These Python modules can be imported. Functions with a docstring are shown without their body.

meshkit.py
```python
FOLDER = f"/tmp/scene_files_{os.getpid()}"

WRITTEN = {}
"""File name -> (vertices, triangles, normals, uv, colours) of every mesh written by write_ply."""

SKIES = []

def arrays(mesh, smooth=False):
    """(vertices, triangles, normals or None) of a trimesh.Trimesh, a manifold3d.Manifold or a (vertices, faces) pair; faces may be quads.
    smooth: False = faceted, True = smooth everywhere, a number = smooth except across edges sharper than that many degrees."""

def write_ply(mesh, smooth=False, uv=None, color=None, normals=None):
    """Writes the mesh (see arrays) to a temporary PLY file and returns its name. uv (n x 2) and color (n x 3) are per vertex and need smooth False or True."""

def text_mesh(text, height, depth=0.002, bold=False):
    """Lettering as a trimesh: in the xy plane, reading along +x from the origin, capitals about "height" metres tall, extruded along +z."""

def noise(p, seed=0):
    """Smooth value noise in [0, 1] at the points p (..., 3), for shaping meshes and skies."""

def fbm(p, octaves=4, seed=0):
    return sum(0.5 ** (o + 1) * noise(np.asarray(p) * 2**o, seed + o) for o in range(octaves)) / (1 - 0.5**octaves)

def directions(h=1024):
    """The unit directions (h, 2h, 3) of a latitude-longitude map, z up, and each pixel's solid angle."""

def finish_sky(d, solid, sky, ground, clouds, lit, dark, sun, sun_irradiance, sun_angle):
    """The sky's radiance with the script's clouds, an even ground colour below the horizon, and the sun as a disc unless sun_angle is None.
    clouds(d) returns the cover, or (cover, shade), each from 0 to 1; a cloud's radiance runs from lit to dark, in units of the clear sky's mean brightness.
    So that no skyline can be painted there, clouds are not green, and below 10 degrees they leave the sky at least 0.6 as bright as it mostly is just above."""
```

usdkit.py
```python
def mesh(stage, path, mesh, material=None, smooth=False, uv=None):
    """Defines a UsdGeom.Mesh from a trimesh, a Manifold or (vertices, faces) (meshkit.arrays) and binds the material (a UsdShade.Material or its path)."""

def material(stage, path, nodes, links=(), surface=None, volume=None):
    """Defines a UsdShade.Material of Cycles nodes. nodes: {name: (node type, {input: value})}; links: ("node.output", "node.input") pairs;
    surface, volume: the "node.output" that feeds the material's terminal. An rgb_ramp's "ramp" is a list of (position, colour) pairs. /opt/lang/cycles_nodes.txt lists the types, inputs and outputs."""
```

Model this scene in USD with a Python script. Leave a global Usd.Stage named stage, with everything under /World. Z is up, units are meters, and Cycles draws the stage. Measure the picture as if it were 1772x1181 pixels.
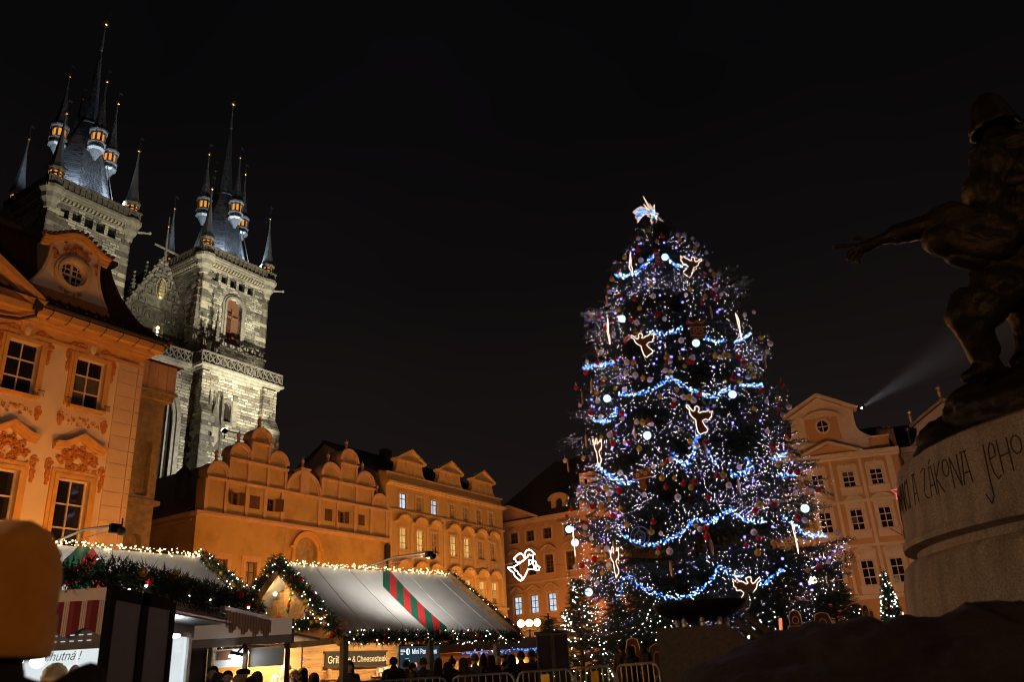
import math, random
import numpy as np, trimesh, manifold3d as m3, shapely
from shapely.geometry import Polygon, box as sbox, Point, LineString
from shapely import affinity
from shapely.ops import unary_union
import usdkit, meshkit
from pxr import Usd, UsdGeom, UsdLux, UsdShade, Gf, Sdf, Vt

stage = Usd.Stage.CreateInMemory()
UsdGeom.SetStageUpAxis(stage, "Z"); UsdGeom.SetStageMetersPerUnit(stage, 1.0)
world = UsdGeom.Xform.Define(stage, "/World"); stage.SetDefaultPrim(world.GetPrim())
UsdGeom.Scope.Define(stage, "/World/Looks")
PI = math.pi

# ------------------------------------------------------------------ camera (tilted up and rolled a little, as the photograph is)
PITCH, ROLL, EYE = math.radians(22.4588), math.radians(-3.4669), 0.95
cp, sp, cr, sr = math.cos(PITCH), math.sin(PITCH), math.cos(ROLL), math.sin(ROLL)
FWD = np.array([0, cp, sp]); UP0 = np.array([0, -sp, cp]); RT0 = np.array([1.0, 0, 0])
RT = cr * RT0 + sr * UP0; UP = -sr * RT0 + cr * UP0
cam = UsdGeom.Camera.Define(stage, "/World/camera")
M = Gf.Matrix4d(*RT, 0, *UP, 0, *(-FWD), 0, 0, 0, EYE, 1)
cam.AddTransformOp().Set(M)
cam.CreateHorizontalApertureAttr(36.0); cam.CreateVerticalApertureAttr(24.0)
cam.CreateFocalLengthAttr(36.0 * 1421.9 / 1772)
cam.CreateFStopAttr(3.2); cam.CreateFocusDistanceAttr(44.0)
cam.CreateClippingRangeAttr(Gf.Vec2f(0.05, 2000))
cam.CreateExposureAttr(0.0)

# ------------------------------------------------------------------ night sky and a trace of moonlight
usdkit.material(stage, "/World/Looks/night_sky", {
    "tc": ("texture_coordinate", {}), "sep": ("separate_xyz", {}),
    "sky": ("sky_texture", {"sky_type": "single_scattering", "sun_disc": False, "sun_elevation": 0.02, "sun_rotation": 2.6}),
    "ramp": ("rgb_ramp", {"ramp": [(0.0, (0.145, 0.085, 0.075)), (0.12, (0.115, 0.066, 0.064)), (0.26, (0.066, 0.044, 0.044)), (0.45, (0.030, 0.023, 0.025)), (0.6, (0.019, 0.016, 0.018)), (1.0, (0.012, 0.011, 0.013))]}),
    "nz": ("noise_texture", {"scale": 2.2, "detail": 3.0, "roughness": 0.5}),
    "nr": ("map_range", {"from_min": 0.3, "from_max": 0.7, "to_min": 0.82, "to_max": 1.18}),
    "mul": ("vector_math", {"math_type": "scale"}),
    "mix": ("mix", {"mix_type": "add", "fac": 0.004}),
    "bg": ("background_shader", {"strength": 0.13})},
    [("tc.generated", "sep.vector"), ("sep.z", "ramp.fac"), ("tc.generated", "nz.vector"), ("nz.fac", "nr.value"),
     ("ramp.color", "mul.vector1"), ("nr.result", "mul.scale"), ("mul.vector", "mix.color1"), ("sky.color", "mix.color2"), ("mix.color", "bg.color")],
    surface="bg.background")
dome = UsdLux.DomeLight.Define(stage, "/World/sky")
UsdShade.MaterialBindingAPI.Apply(dome.GetPrim()).Bind(UsdShade.Material.Get(stage, "/World/Looks/night_sky"))
dome.GetPrim().SetCustomDataByKey("kind", "structure")
moon = UsdLux.DistantLight.Define(stage, "/World/moon")
moon.CreateNormalizeAttr(True); moon.CreateIntensityAttr(0.004); moon.CreateAngleAttr(0.5); moon.CreateColorAttr(Gf.Vec3f(1.0, 0.96, 0.9))
moon.AddRotateXYZOp().Set(Gf.Vec3f(40, 0, 60))

# ------------------------------------------------------------------ materials
def mat(name, col, rough=0.7, metal=0.0, amt=0.15, scale=1.5, bump=0.0, bscale=30.0, spec=0.3, big=0.0, bigscale=0.25, stain=None, extra=None, coat=0.0):
    """principled; base colour varied by noise at two scales, optional relief"""
    n = {"geo": ("geometry", {}), "tc": ("texture_coordinate", {}),
         "n1": ("noise_texture", {"scale": scale, "detail": 6.0, "roughness": 0.62}),
         "r1": ("rgb_ramp", {"ramp": [(0.28, tuple(c * (1 - amt) for c in col)), (0.72, tuple(min(1, c * (1 + amt)) for c in col))]}),
         "p": ("principled_bsdf", {"roughness": rough, "metallic": metal, "specular_ior_level": spec, "coat_weight": coat})}
    l = [("geo.position", "n1.vector"), ("n1.fac", "r1.fac")]
    out = "r1.color"
    if big:
        s = stain or tuple(c * 0.55 for c in col)
        n["n2"] = ("noise_texture", {"scale": bigscale, "detail": 8.0, "roughness": 0.7})
        n["m2"] = ("map_range", {"from_min": 0.5, "from_max": 0.72, "to_min": 0.0, "to_max": big, "clamp": True})
        n["x2"] = ("mix", {"mix_type": "mix", "color2": s})
        l += [("geo.position", "n2.vector"), ("n2.fac", "m2.value"), ("m2.result", "x2.fac"), (out, "x2.color1")]
        out = "x2.color"
    l.append((out, "p.base_color"))
    if bump:
        n["n3"] = ("noise_texture", {"scale": bscale, "detail": 4.0, "roughness": 0.6})
        n["b"] = ("bump", {"strength": bump, "distance": 0.03})
        l += [("geo.position", "n3.vector"), ("n3.fac", "b.height"), ("b.normal", "p.normal")]
    return usdkit.material(stage, "/World/Looks/" + name, n, l, surface="p.BSDF")

def emit(name, col, strength):
    return usdkit.material(stage, "/World/Looks/" + name, {"e": ("emission", {"color": col, "strength": strength})}, [], surface="e.emission")

def lit_pane(name, col, strength, amt=0.5, scale=1.1):
    return usdkit.material(stage, "/World/Looks/" + name, {
        "geo": ("geometry", {}), "n": ("noise_texture", {"scale": scale, "detail": 3.0}),
        "r": ("rgb_ramp", {"ramp": [(0.3, tuple(c * (1 - amt) for c in col)), (0.62, col)]}),
        "e": ("emission", {"strength": strength}), "g": ("glossy_bsdf", {"roughness": 0.05, "color": (0.3, 0.3, 0.3)}), "a": ("add_closure", {})},
        [("geo.position", "n.vector"), ("n.fac", "r.fac"), ("r.color", "e.color"), ("e.emission", "a.closure1"), ("g.BSDF", "a.closure2")], surface="a.closure")

def brick(name, c1, c2, mortar, bw, rh, ms, rough=0.85, bias=0.0, strength=0.6, var=0.35):
    """masonry courses on object coordinates, with a larger mottling; for walls too far off to pick stones apart"""
    return usdkit.material(stage, "/World/Looks/" + name, {
        "tc": ("texture_coordinate", {}), "sep": ("separate_xyz", {}), "sum": ("math", {"math_type": "add"}), "com": ("combine_xyz", {}),
        "dn": ("noise_texture", {"scale": 1.3, "detail": 3.0}), "dv": ("vector_math", {"math_type": "scale", "scale": 0.22}), "da": ("vector_math", {"math_type": "add"}),
        "br": ("brick_texture", {"scale": 1.0, "brick_width": bw, "row_height": rh, "mortar_size": ms, "mortar_smooth": 0.3, "bias": bias, "color1": c1, "color2": c2, "mortar": mortar, "squash": 1.4, "squash_frequency": 3}),
        "n": ("noise_texture", {"scale": 0.35, "detail": 7.0, "roughness": 0.7}), "mr": ("map_range", {"from_min": 0.32, "from_max": 0.68, "to_min": 1 - var, "to_max": 1 + var}),
        "nf": ("noise_texture", {"scale": 5.0, "detail": 5.0, "roughness": 0.7}), "mrf": ("map_range", {"from_min": 0.3, "from_max": 0.7, "to_min": 0.75, "to_max": 1.25}),
        "mm": ("math", {"math_type": "multiply"}), "sc": ("vector_math", {"math_type": "scale"}),
        "b": ("bump", {"strength": strength, "distance": 0.06, "invert": True}), "p": ("principled_bsdf", {"roughness": rough, "specular_ior_level": 0.2})},
        [("tc.object", "dn.vector"), ("dn.color", "dv.vector1"), ("tc.object", "da.vector1"), ("dv.vector", "da.vector2"), ("da.vector", "sep.vector"),
         ("sep.x", "sum.value1"), ("sep.y", "sum.value2"), ("sum.value", "com.x"), ("sep.z", "com.y"), ("com.vector", "br.vector"),
         ("tc.object", "n.vector"), ("n.fac", "mr.value"), ("tc.object", "nf.vector"), ("nf.fac", "mrf.value"), ("mr.result", "mm.value1"), ("mrf.result", "mm.value2"),
         ("br.color", "sc.vector1"), ("mm.value", "sc.scale"), ("sc.vector", "p.base_color"), ("br.fac", "b.height"), ("b.normal", "p.normal")], surface="p.BSDF")

W = {}
W["cobble"] = usdkit.material(stage, "/World/Looks/cobble", {
    "geo": ("geometry", {}), "v": ("voronoi_texture", {"scale": 7.0, "feature": "distance_to_edge"}), "vc": ("voronoi_texture", {"scale": 7.0}),
    "r": ("rgb_ramp", {"ramp": [(0.0, (0.02, 0.02, 0.02)), (0.06, (0.09, 0.085, 0.08)), (1, (0.13, 0.12, 0.11))]}), "b": ("bump", {"strength": 0.8, "distance": 0.03}),
    "p": ("principled_bsdf", {"roughness": 0.45})},
    [("geo.position", "v.vector"), ("v.distance", "r.fac"), ("r.color", "p.base_color"), ("v.distance", "b.height"), ("b.normal", "p.normal")], surface="p.BSDF")
W["pinkplaster"] = mat("peach_plaster", (0.70, 0.55, 0.45), 0.85, amt=0.08, scale=0.9, bump=0.12, bscale=60, big=0.18, bigscale=0.5)
W["ochretrim"] = mat("ochre_trim", (0.62, 0.345, 0.13), 0.8, amt=0.12, scale=2, bump=0.1, bscale=50)
W["rusttrim"] = mat("terracotta_stucco", (0.50, 0.185, 0.045), 0.8, amt=0.3, scale=7, bump=0.25, bscale=35)
W["quoin"] = mat("quoin_plaster", (0.64, 0.47, 0.36), 0.85, amt=0.10, scale=1.1, bump=0.12, bscale=60)
W["palewood"] = mat("painted_window_wood", (0.62, 0.52, 0.44), 0.55, amt=0.08, scale=9)
W["roofdark"] = mat("dark_roof_tiles", (0.09, 0.035, 0.025), 0.8, amt=0.35, scale=6, bump=0.5, bscale=14)
W["roofgrey"] = mat("grey_roof_slate", (0.045, 0.04, 0.04), 0.75, amt=0.3, scale=3, bump=0.3, bscale=10)
W["lead"] = mat("dark_lead_flashing", (0.05, 0.045, 0.04), 0.5, metal=0.4, amt=0.25, scale=5)
W["oldstone"] = mat("weathered_sandstone", (0.34, 0.25, 0.15), 0.9, amt=0.35, scale=3.5, bump=0.6, bscale=16, big=0.6, bigscale=0.7)
W["ochreplaster"] = mat("ochre_plaster", (0.52, 0.34, 0.15), 0.9, amt=0.12, scale=0.8, bump=0.12, bscale=40, big=0.8, bigscale=0.45, stain=(0.31, 0.18, 0.07))
W["salmonband"] = mat("salmon_plaster_bands", (0.58, 0.37, 0.26), 0.85, amt=0.10, scale=2, bump=0.1, bscale=50, big=0.25, bigscale=0.8)
W["yellowplaster"] = mat("yellow_plaster", (0.58, 0.38, 0.16), 0.9, amt=0.10, scale=0.8, bump=0.1, bscale=40, big=0.35, bigscale=0.4, stain=(0.42, 0.26, 0.1))
W["yellowtrim"] = mat("pale_yellow_trim", (0.60, 0.42, 0.22), 0.85, amt=0.10, scale=2)
W["shutter"] = mat("brown_shutter", (0.12, 0.06, 0.03), 0.6, amt=0.3, scale=8)
W["brownpink"] = mat("brown_pink_plaster", (0.36, 0.21, 0.14), 0.9, amt=0.12, scale=0.8, bump=0.1, bscale=40, big=0.3, bigscale=0.4)
W["duskytrim"] = mat("dusky_trim", (0.42, 0.29, 0.20), 0.85, amt=0.12, scale=2)
W["tanplaster"] = mat("tan_plaster", (0.50, 0.27, 0.12), 0.9, amt=0.10, scale=0.8, bump=0.1, bscale=40, big=0.25, bigscale=0.4)
W["creamtrim"] = mat("cream_stucco", (0.60, 0.46, 0.33), 0.85, amt=0.10, scale=2.5, bump=0.15, bscale=20)
W["towerstone"] = brick("tower_masonry", (0.62, 0.585, 0.46), (0.15, 0.135, 0.11), (0.10, 0.09, 0.07), 0.85, 0.30, 0.035, bias=-0.12, strength=1.0, var=0.62)
W["basestone"] = brick("base_masonry", (0.56, 0.50, 0.36), (0.16, 0.13, 0.11), (0.09, 0.08, 0.07), 1.0, 0.36, 0.035, bias=-0.05, strength=1.0, var=0.62)
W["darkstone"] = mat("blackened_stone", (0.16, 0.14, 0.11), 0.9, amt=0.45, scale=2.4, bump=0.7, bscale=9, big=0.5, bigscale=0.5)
W["greystone"] = mat("grey_stone_trim", (0.30, 0.27, 0.21), 0.9, amt=0.35, scale=2.0, bump=0.5, bscale=8)
W["palestone"] = mat("pale_stone_block", (0.50, 0.45, 0.32), 0.9, amt=0.25, scale=1.5, bump=0.4, bscale=9)
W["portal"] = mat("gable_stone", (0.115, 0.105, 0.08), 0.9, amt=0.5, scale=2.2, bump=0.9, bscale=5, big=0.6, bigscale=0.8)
W["slate"] = brick("spire_slate", (0.10, 0.105, 0.115), (0.06, 0.065, 0.075), (0.025, 0.025, 0.03), 0.35, 0.28, 0.035, rough=0.42, strength=0.6, var=0.25)
W["gold"] = mat("gilded_ball", (0.75, 0.48, 0.14), 0.25, metal=1.0, amt=0.1, scale=4)
W["madonna"] = mat("gilded_relief", (0.85, 0.66, 0.35), 0.35, metal=0.7, amt=0.3, scale=4, bump=0.6, bscale=5)
W["spirecopper"] = mat("turret_sheet", (0.14, 0.15, 0.16), 0.45, metal=0.3, amt=0.2, scale=3)
W["darkglass"] = usdkit.material(stage, "/World/Looks/dark_window_glass", {
    "geo": ("geometry", {}), "n": ("noise_texture", {"scale": 1.6, "detail": 1.0}), "b": ("bump", {"strength": 0.10, "distance": 0.03}),
    "p": ("principled_bsdf", {"base_color": (0.012, 0.011, 0.012), "roughness": 0.03, "specular_ior_level": 0.7})},
    [("geo.position", "n.vector"), ("n.fac", "b.height"), ("b.normal", "p.normal")], surface="p.BSDF")
W["dullglass"] = mat("dull_window_glass", (0.03, 0.022, 0.018), 0.2, amt=0.5, scale=1.2, spec=0.5)
W["greycurtain"] = mat("grey_curtain_behind_glass", (0.085, 0.075, 0.07), 0.25, amt=0.35, scale=3.0, spec=0.6)
W["curtain"] = mat("curtained_glass", (0.30, 0.25, 0.20), 0.4, amt=0.5, scale=2.5)
W["litwhite"] = lit_pane("cool_lit_pane", (0.72, 0.85, 1.0), 0.95, 0.55, 1.6)
W["litwarm"] = lit_pane("warm_lit_pane", (1.0, 0.66, 0.22), 0.75, 0.35, 1.2)
W["litdim"] = lit_pane("dim_lit_pane", (0.8, 0.45, 0.14), 0.42, 0.5, 1.5)
W["glowamber"] = emit("amber_lantern_glow", (1.0, 0.36, 0.05), 0.9)
W["glowspot"] = emit("niche_lamp", (1.0, 0.75, 0.4), 5.0)
W["woodlouvre"] = mat("reddish_louvres", (0.20, 0.09, 0.05), 0.7, amt=0.25, scale=6)
W["white"] = usdkit.material(stage, "/World/Looks/white_tarpaulin", {
    "geo": ("geometry", {}), "tc": ("texture_coordinate", {}), "sep": ("separate_xyz", {}),
    "n": ("noise_texture", {"scale": 1.1, "detail": 5.0}), "r": ("rgb_ramp", {"ramp": [(0.3, (0.62, 0.61, 0.60)), (0.7, (0.80, 0.79, 0.77))]}),
    "wv": ("wave_texture", {"scale": 0.25, "distortion": 2.5, "detail": 2.0}), "b": ("bump", {"strength": 0.25, "distance": 0.04}),
    "p": ("principled_bsdf", {"roughness": 0.42, "specular_ior_level": 0.35})},
    [("tc.object", "n.vector"), ("n.fac", "r.fac"), ("r.color", "p.base_color"), ("tc.object", "wv.vector"), ("wv.fac", "b.height"), ("b.normal", "p.normal")], surface="p.BSDF")
W["red"] = mat("red_tarpaulin", (0.55, 0.035, 0.04), 0.5, amt=0.1)
W["green"] = mat("green_tarpaulin", (0.02, 0.12, 0.07), 0.5, amt=0.1)
W["awnred"] = mat("dark_red_awning", (0.22, 0.025, 0.03), 0.7, amt=0.1)
W["awncream"] = mat("cream_awning", (0.60, 0.52, 0.42), 0.7, amt=0.08)
W["wood"] = usdkit.material(stage, "/World/Looks/spruce_boards", {
    "tc": ("texture_coordinate", {}), "mp": ("mapping", {"scale": (1.0, 1.0, 9.0)}), "n": ("noise_texture", {"scale": 2.0, "detail": 6.0, "distortion": 0.6}),
    "r": ("rgb_ramp", {"ramp": [(0.3, (0.36, 0.19, 0.07)), (0.7, (0.56, 0.34, 0.15))]}), "p": ("principled_bsdf", {"roughness": 0.6})},
    [("tc.object", "mp.vector"), ("mp.vector", "n.vector"), ("n.fac", "r.fac"), ("r.color", "p.base_color")], surface="p.BSDF")
W["greywood"] = mat("grey_painted_timber", (0.14, 0.125, 0.11), 0.7, amt=0.2, scale=4)
W["darkwood"] = mat("dark_timber", (0.05, 0.03, 0.02), 0.7, amt=0.3, scale=4)
W["chalk"] = mat("slate_board", (0.03, 0.028, 0.025), 0.7, amt=0.2)
W["chalkwhite"] = mat("chalk_lettering", (0.75, 0.72, 0.65), 0.8, amt=0.05)
W["black"] = mat("black_paint", (0.012, 0.012, 0.014), 0.5, amt=0.1)
W["boardface"] = mat("dusky_blue_panel", (0.10, 0.10, 0.17), 0.45, amt=0.10, scale=2)
W["metal"] = mat("galvanised_steel", (0.42, 0.42, 0.42), 0.35, metal=0.9, amt=0.15, scale=6)
W["darkmetal"] = mat("dark_steel", (0.05, 0.05, 0.055), 0.4, metal=0.7, amt=0.15, scale=6)
W["fir"] = mat("fir_needles", (0.018, 0.045, 0.020), 0.55, amt=0.45, scale=3.0, spec=0.4)
W["firbig"] = mat("spruce_needles", (0.024, 0.052, 0.042), 0.55, amt=0.5, scale=1.2, spec=0.4)
W["bark"] = mat("bark", (0.06, 0.04, 0.028), 0.9, amt=0.3, scale=6, bump=0.5, bscale=20)
W["redball"] = mat("red_bauble", (0.62, 0.014, 0.022), 0.16, metal=0.2, amt=0.05, coat=0.6)
W["goldball"] = mat("gold_bauble", (0.80, 0.52, 0.06), 0.2, metal=0.6, amt=0.05, coat=0.4)
W["whiteball"] = mat("white_bauble", (0.82, 0.76, 0.84), 0.25, metal=0.1, amt=0.05, coat=0.3)
W["plate"] = mat("dark_brown_plate", (0.09, 0.05, 0.025), 0.7)
W["ginger"] = mat("gingerbread", (0.24, 0.10, 0.05), 0.7, amt=0.15, scale=8)
W["icing"] = mat("icing", (0.70, 0.62, 0.55), 0.6, amt=0.05)
W["pink"] = mat("pink_ornament", (0.45, 0.12, 0.16), 0.5, amt=0.1)
W["bronze"] = mat("dark_bronze", (0.030, 0.022, 0.015), 0.5, metal=0.65, amt=0.55, scale=3.5, bump=0.5, bscale=14, big=0.6, bigscale=1.6, stain=(0.03, 0.042, 0.03))
W["granite"] = usdkit.material(stage, "/World/Looks/brown_granite", {
    "geo": ("geometry", {}), "n": ("noise_texture", {"scale": 0.9, "detail": 6.0, "roughness": 0.65}), "g": ("noise_texture", {"scale": 70.0, "detail": 2.0}),
    "mp": ("mapping", {"scale": (2.6, 2.6, 0.16)}), "st": ("noise_texture", {"scale": 1.6, "detail": 4.0}),
    "r": ("rgb_ramp", {"ramp": [(0.25, (0.22, 0.17, 0.115)), (0.75, (0.38, 0.30, 0.205))]}),
    "gr": ("map_range", {"from_min": 0.3, "from_max": 0.7, "to_min": 0.6, "to_max": 1.4}), "sm": ("map_range", {"from_min": 0.42, "from_max": 0.72, "to_min": 1.15, "to_max": 0.55, "clamp": True}),
    "mm": ("math", {"math_type": "multiply"}), "s": ("vector_math", {"math_type": "scale"}), "b": ("bump", {"strength": 0.25, "distance": 0.01}), "p": ("principled_bsdf", {"roughness": 0.6, "specular_ior_level": 0.35})},
    [("geo.position", "n.vector"), ("n.fac", "r.fac"), ("geo.position", "g.vector"), ("g.fac", "gr.value"), ("geo.position", "mp.vector"), ("mp.vector", "st.vector"), ("st.fac", "sm.value"),
     ("gr.result", "mm.value1"), ("sm.result", "mm.value2"), ("r.color", "s.vector1"), ("mm.value", "s.scale"), ("s.vector", "p.base_color"), ("g.fac", "b.height"), ("b.normal", "p.normal")], surface="p.BSDF")
W["engraved"] = mat("engraved_letters", (0.035, 0.025, 0.016), 0.9, amt=0.2)
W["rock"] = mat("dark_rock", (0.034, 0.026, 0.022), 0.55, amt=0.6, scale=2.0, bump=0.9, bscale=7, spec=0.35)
W["skin"] = mat("skin", (0.55, 0.33, 0.24), 0.5, amt=0.06)
W["mustard"] = usdkit.material(stage, "/World/Looks/mustard_knit", {
    "tc": ("texture_coordinate", {}), "sep": ("separate_xyz", {}), "wv": ("wave_texture", {"scale": 9.0, "bands_direction": "z", "distortion": 0.6}), "n": ("noise_texture", {"scale": 12.0, "detail": 4.0}),
    "r": ("rgb_ramp", {"ramp": [(0.3, (0.46, 0.19, 0.012)), (0.7, (0.62, 0.27, 0.025))]}), "b": ("bump", {"strength": 0.08, "distance": 0.004}), "p": ("principled_bsdf", {"roughness": 0.9, "sheen_weight": 0.3})},
    [("tc.object", "wv.vector"), ("tc.object", "n.vector"), ("n.fac", "r.fac"), ("r.color", "p.base_color"), ("wv.fac", "b.height"), ("b.normal", "p.normal")], surface="p.BSDF")
COATS = {"black": (0.012, 0.012, 0.014), "navy": (0.015, 0.018, 0.035), "brown": (0.07, 0.04, 0.025), "grey": (0.07, 0.07, 0.075), "maroon": (0.10, 0.015, 0.02), "camel": (0.24, 0.14, 0.07), "pale pink": (0.5, 0.28, 0.27), "dark green": (0.02, 0.035, 0.02), "cream": (0.55, 0.48, 0.40), "red": (0.30, 0.03, 0.03), "blond": (0.42, 0.28, 0.12), "dark brown": (0.03, 0.018, 0.012)}
for k, c in COATS.items():
    W["cloth " + k] = mat("cloth_" + k.replace(" ", "_"), c, 0.85, amt=0.3, scale=9)
W["bulbwarm"] = emit("warm_white_bulb", (1.0, 0.84, 0.74), 9.0)
W["bulbtree"] = emit("tree_white_bulb", (1.0, 0.80, 0.76), 11.0)
W["bulbtreeblue"] = emit("tree_violet_bulb", (0.30, 0.22, 1.0), 12.0)
W["bulbgold"] = emit("golden_bulb", (1.0, 0.72, 0.34), 7.0)
W["bulbblue"] = emit("ice_blue_bulb", (0.045, 0.19, 1.0), 4.2)
W["bulbicy"] = emit("icy_white_bulb", (0.50, 0.74, 1.0), 5.0)
W["bulbviolet"] = emit("violet_bulb", (0.13, 0.11, 1.0), 5.0)
W["globe"] = emit("white_light_globe", (0.50, 0.84, 1.0), 1.7)
W["neon"] = emit("warm_neon_tube", (1.0, 0.68, 0.48), 2.3)
W["neonwhite"] = emit("white_neon_tube", (1.0, 0.90, 0.86), 5.0)
W["sodium"] = emit("sodium_globe", (1.0, 0.60, 0.18), 30.0)

# ------------------------------------------------------------------ naming, frames, prims
USED = {}
GROUND = -0.1      # the square lies a step below the level the heights are measured from
def numbered(parent, name):
    k = USED.get((parent, name), 0); USED[(parent, name)] = k + 1
    return f"{parent}/{name}" + (f"_{k:03d}" if k else "")

FR = {"world": (0.0, (0, 0)), "town": (57.7205, (0, 0)), "e": (-32.2795, (0, 0)), "d": (-16.0, (0, 0)),
      "s1": (53.0, (-7.5, 19.3)), "s2": (49.0, (-6.0, 21.4))}
class T:
    def __init__(s, path, off): s.path, s.off = path, np.asarray(off, float)
def tag(prim, label=None, cat=None, group=None, kind=None):
    for k, v in (("label", label), ("category", cat), ("group", group), ("kind", kind)):
        if v: prim.SetCustomDataByKey(k, v)
def to_world(frame, p):
    a, o = FR[frame]; a = math.radians(a); c, s = math.cos(a), math.sin(a)
    return np.array([c * p[0] - s * p[1] + o[0], s * p[0] + c * p[1] + o[1], p[2]])
def thing(name, label, cat, frame="world", base=(0, 0, 0), group=None, kind=None, rz=0.0):
    path = numbered("/World", name)
    x = UsdGeom.Xform.Define(stage, path)
    w = to_world(frame, base)
    x.AddTranslateOp().Set(Gf.Vec3d(*map(float, w))); x.AddRotateZOp().Set(FR[frame][0] + rz)
    tag(x.GetPrim(), label, cat, group, kind)
    return T(path, base)
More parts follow.
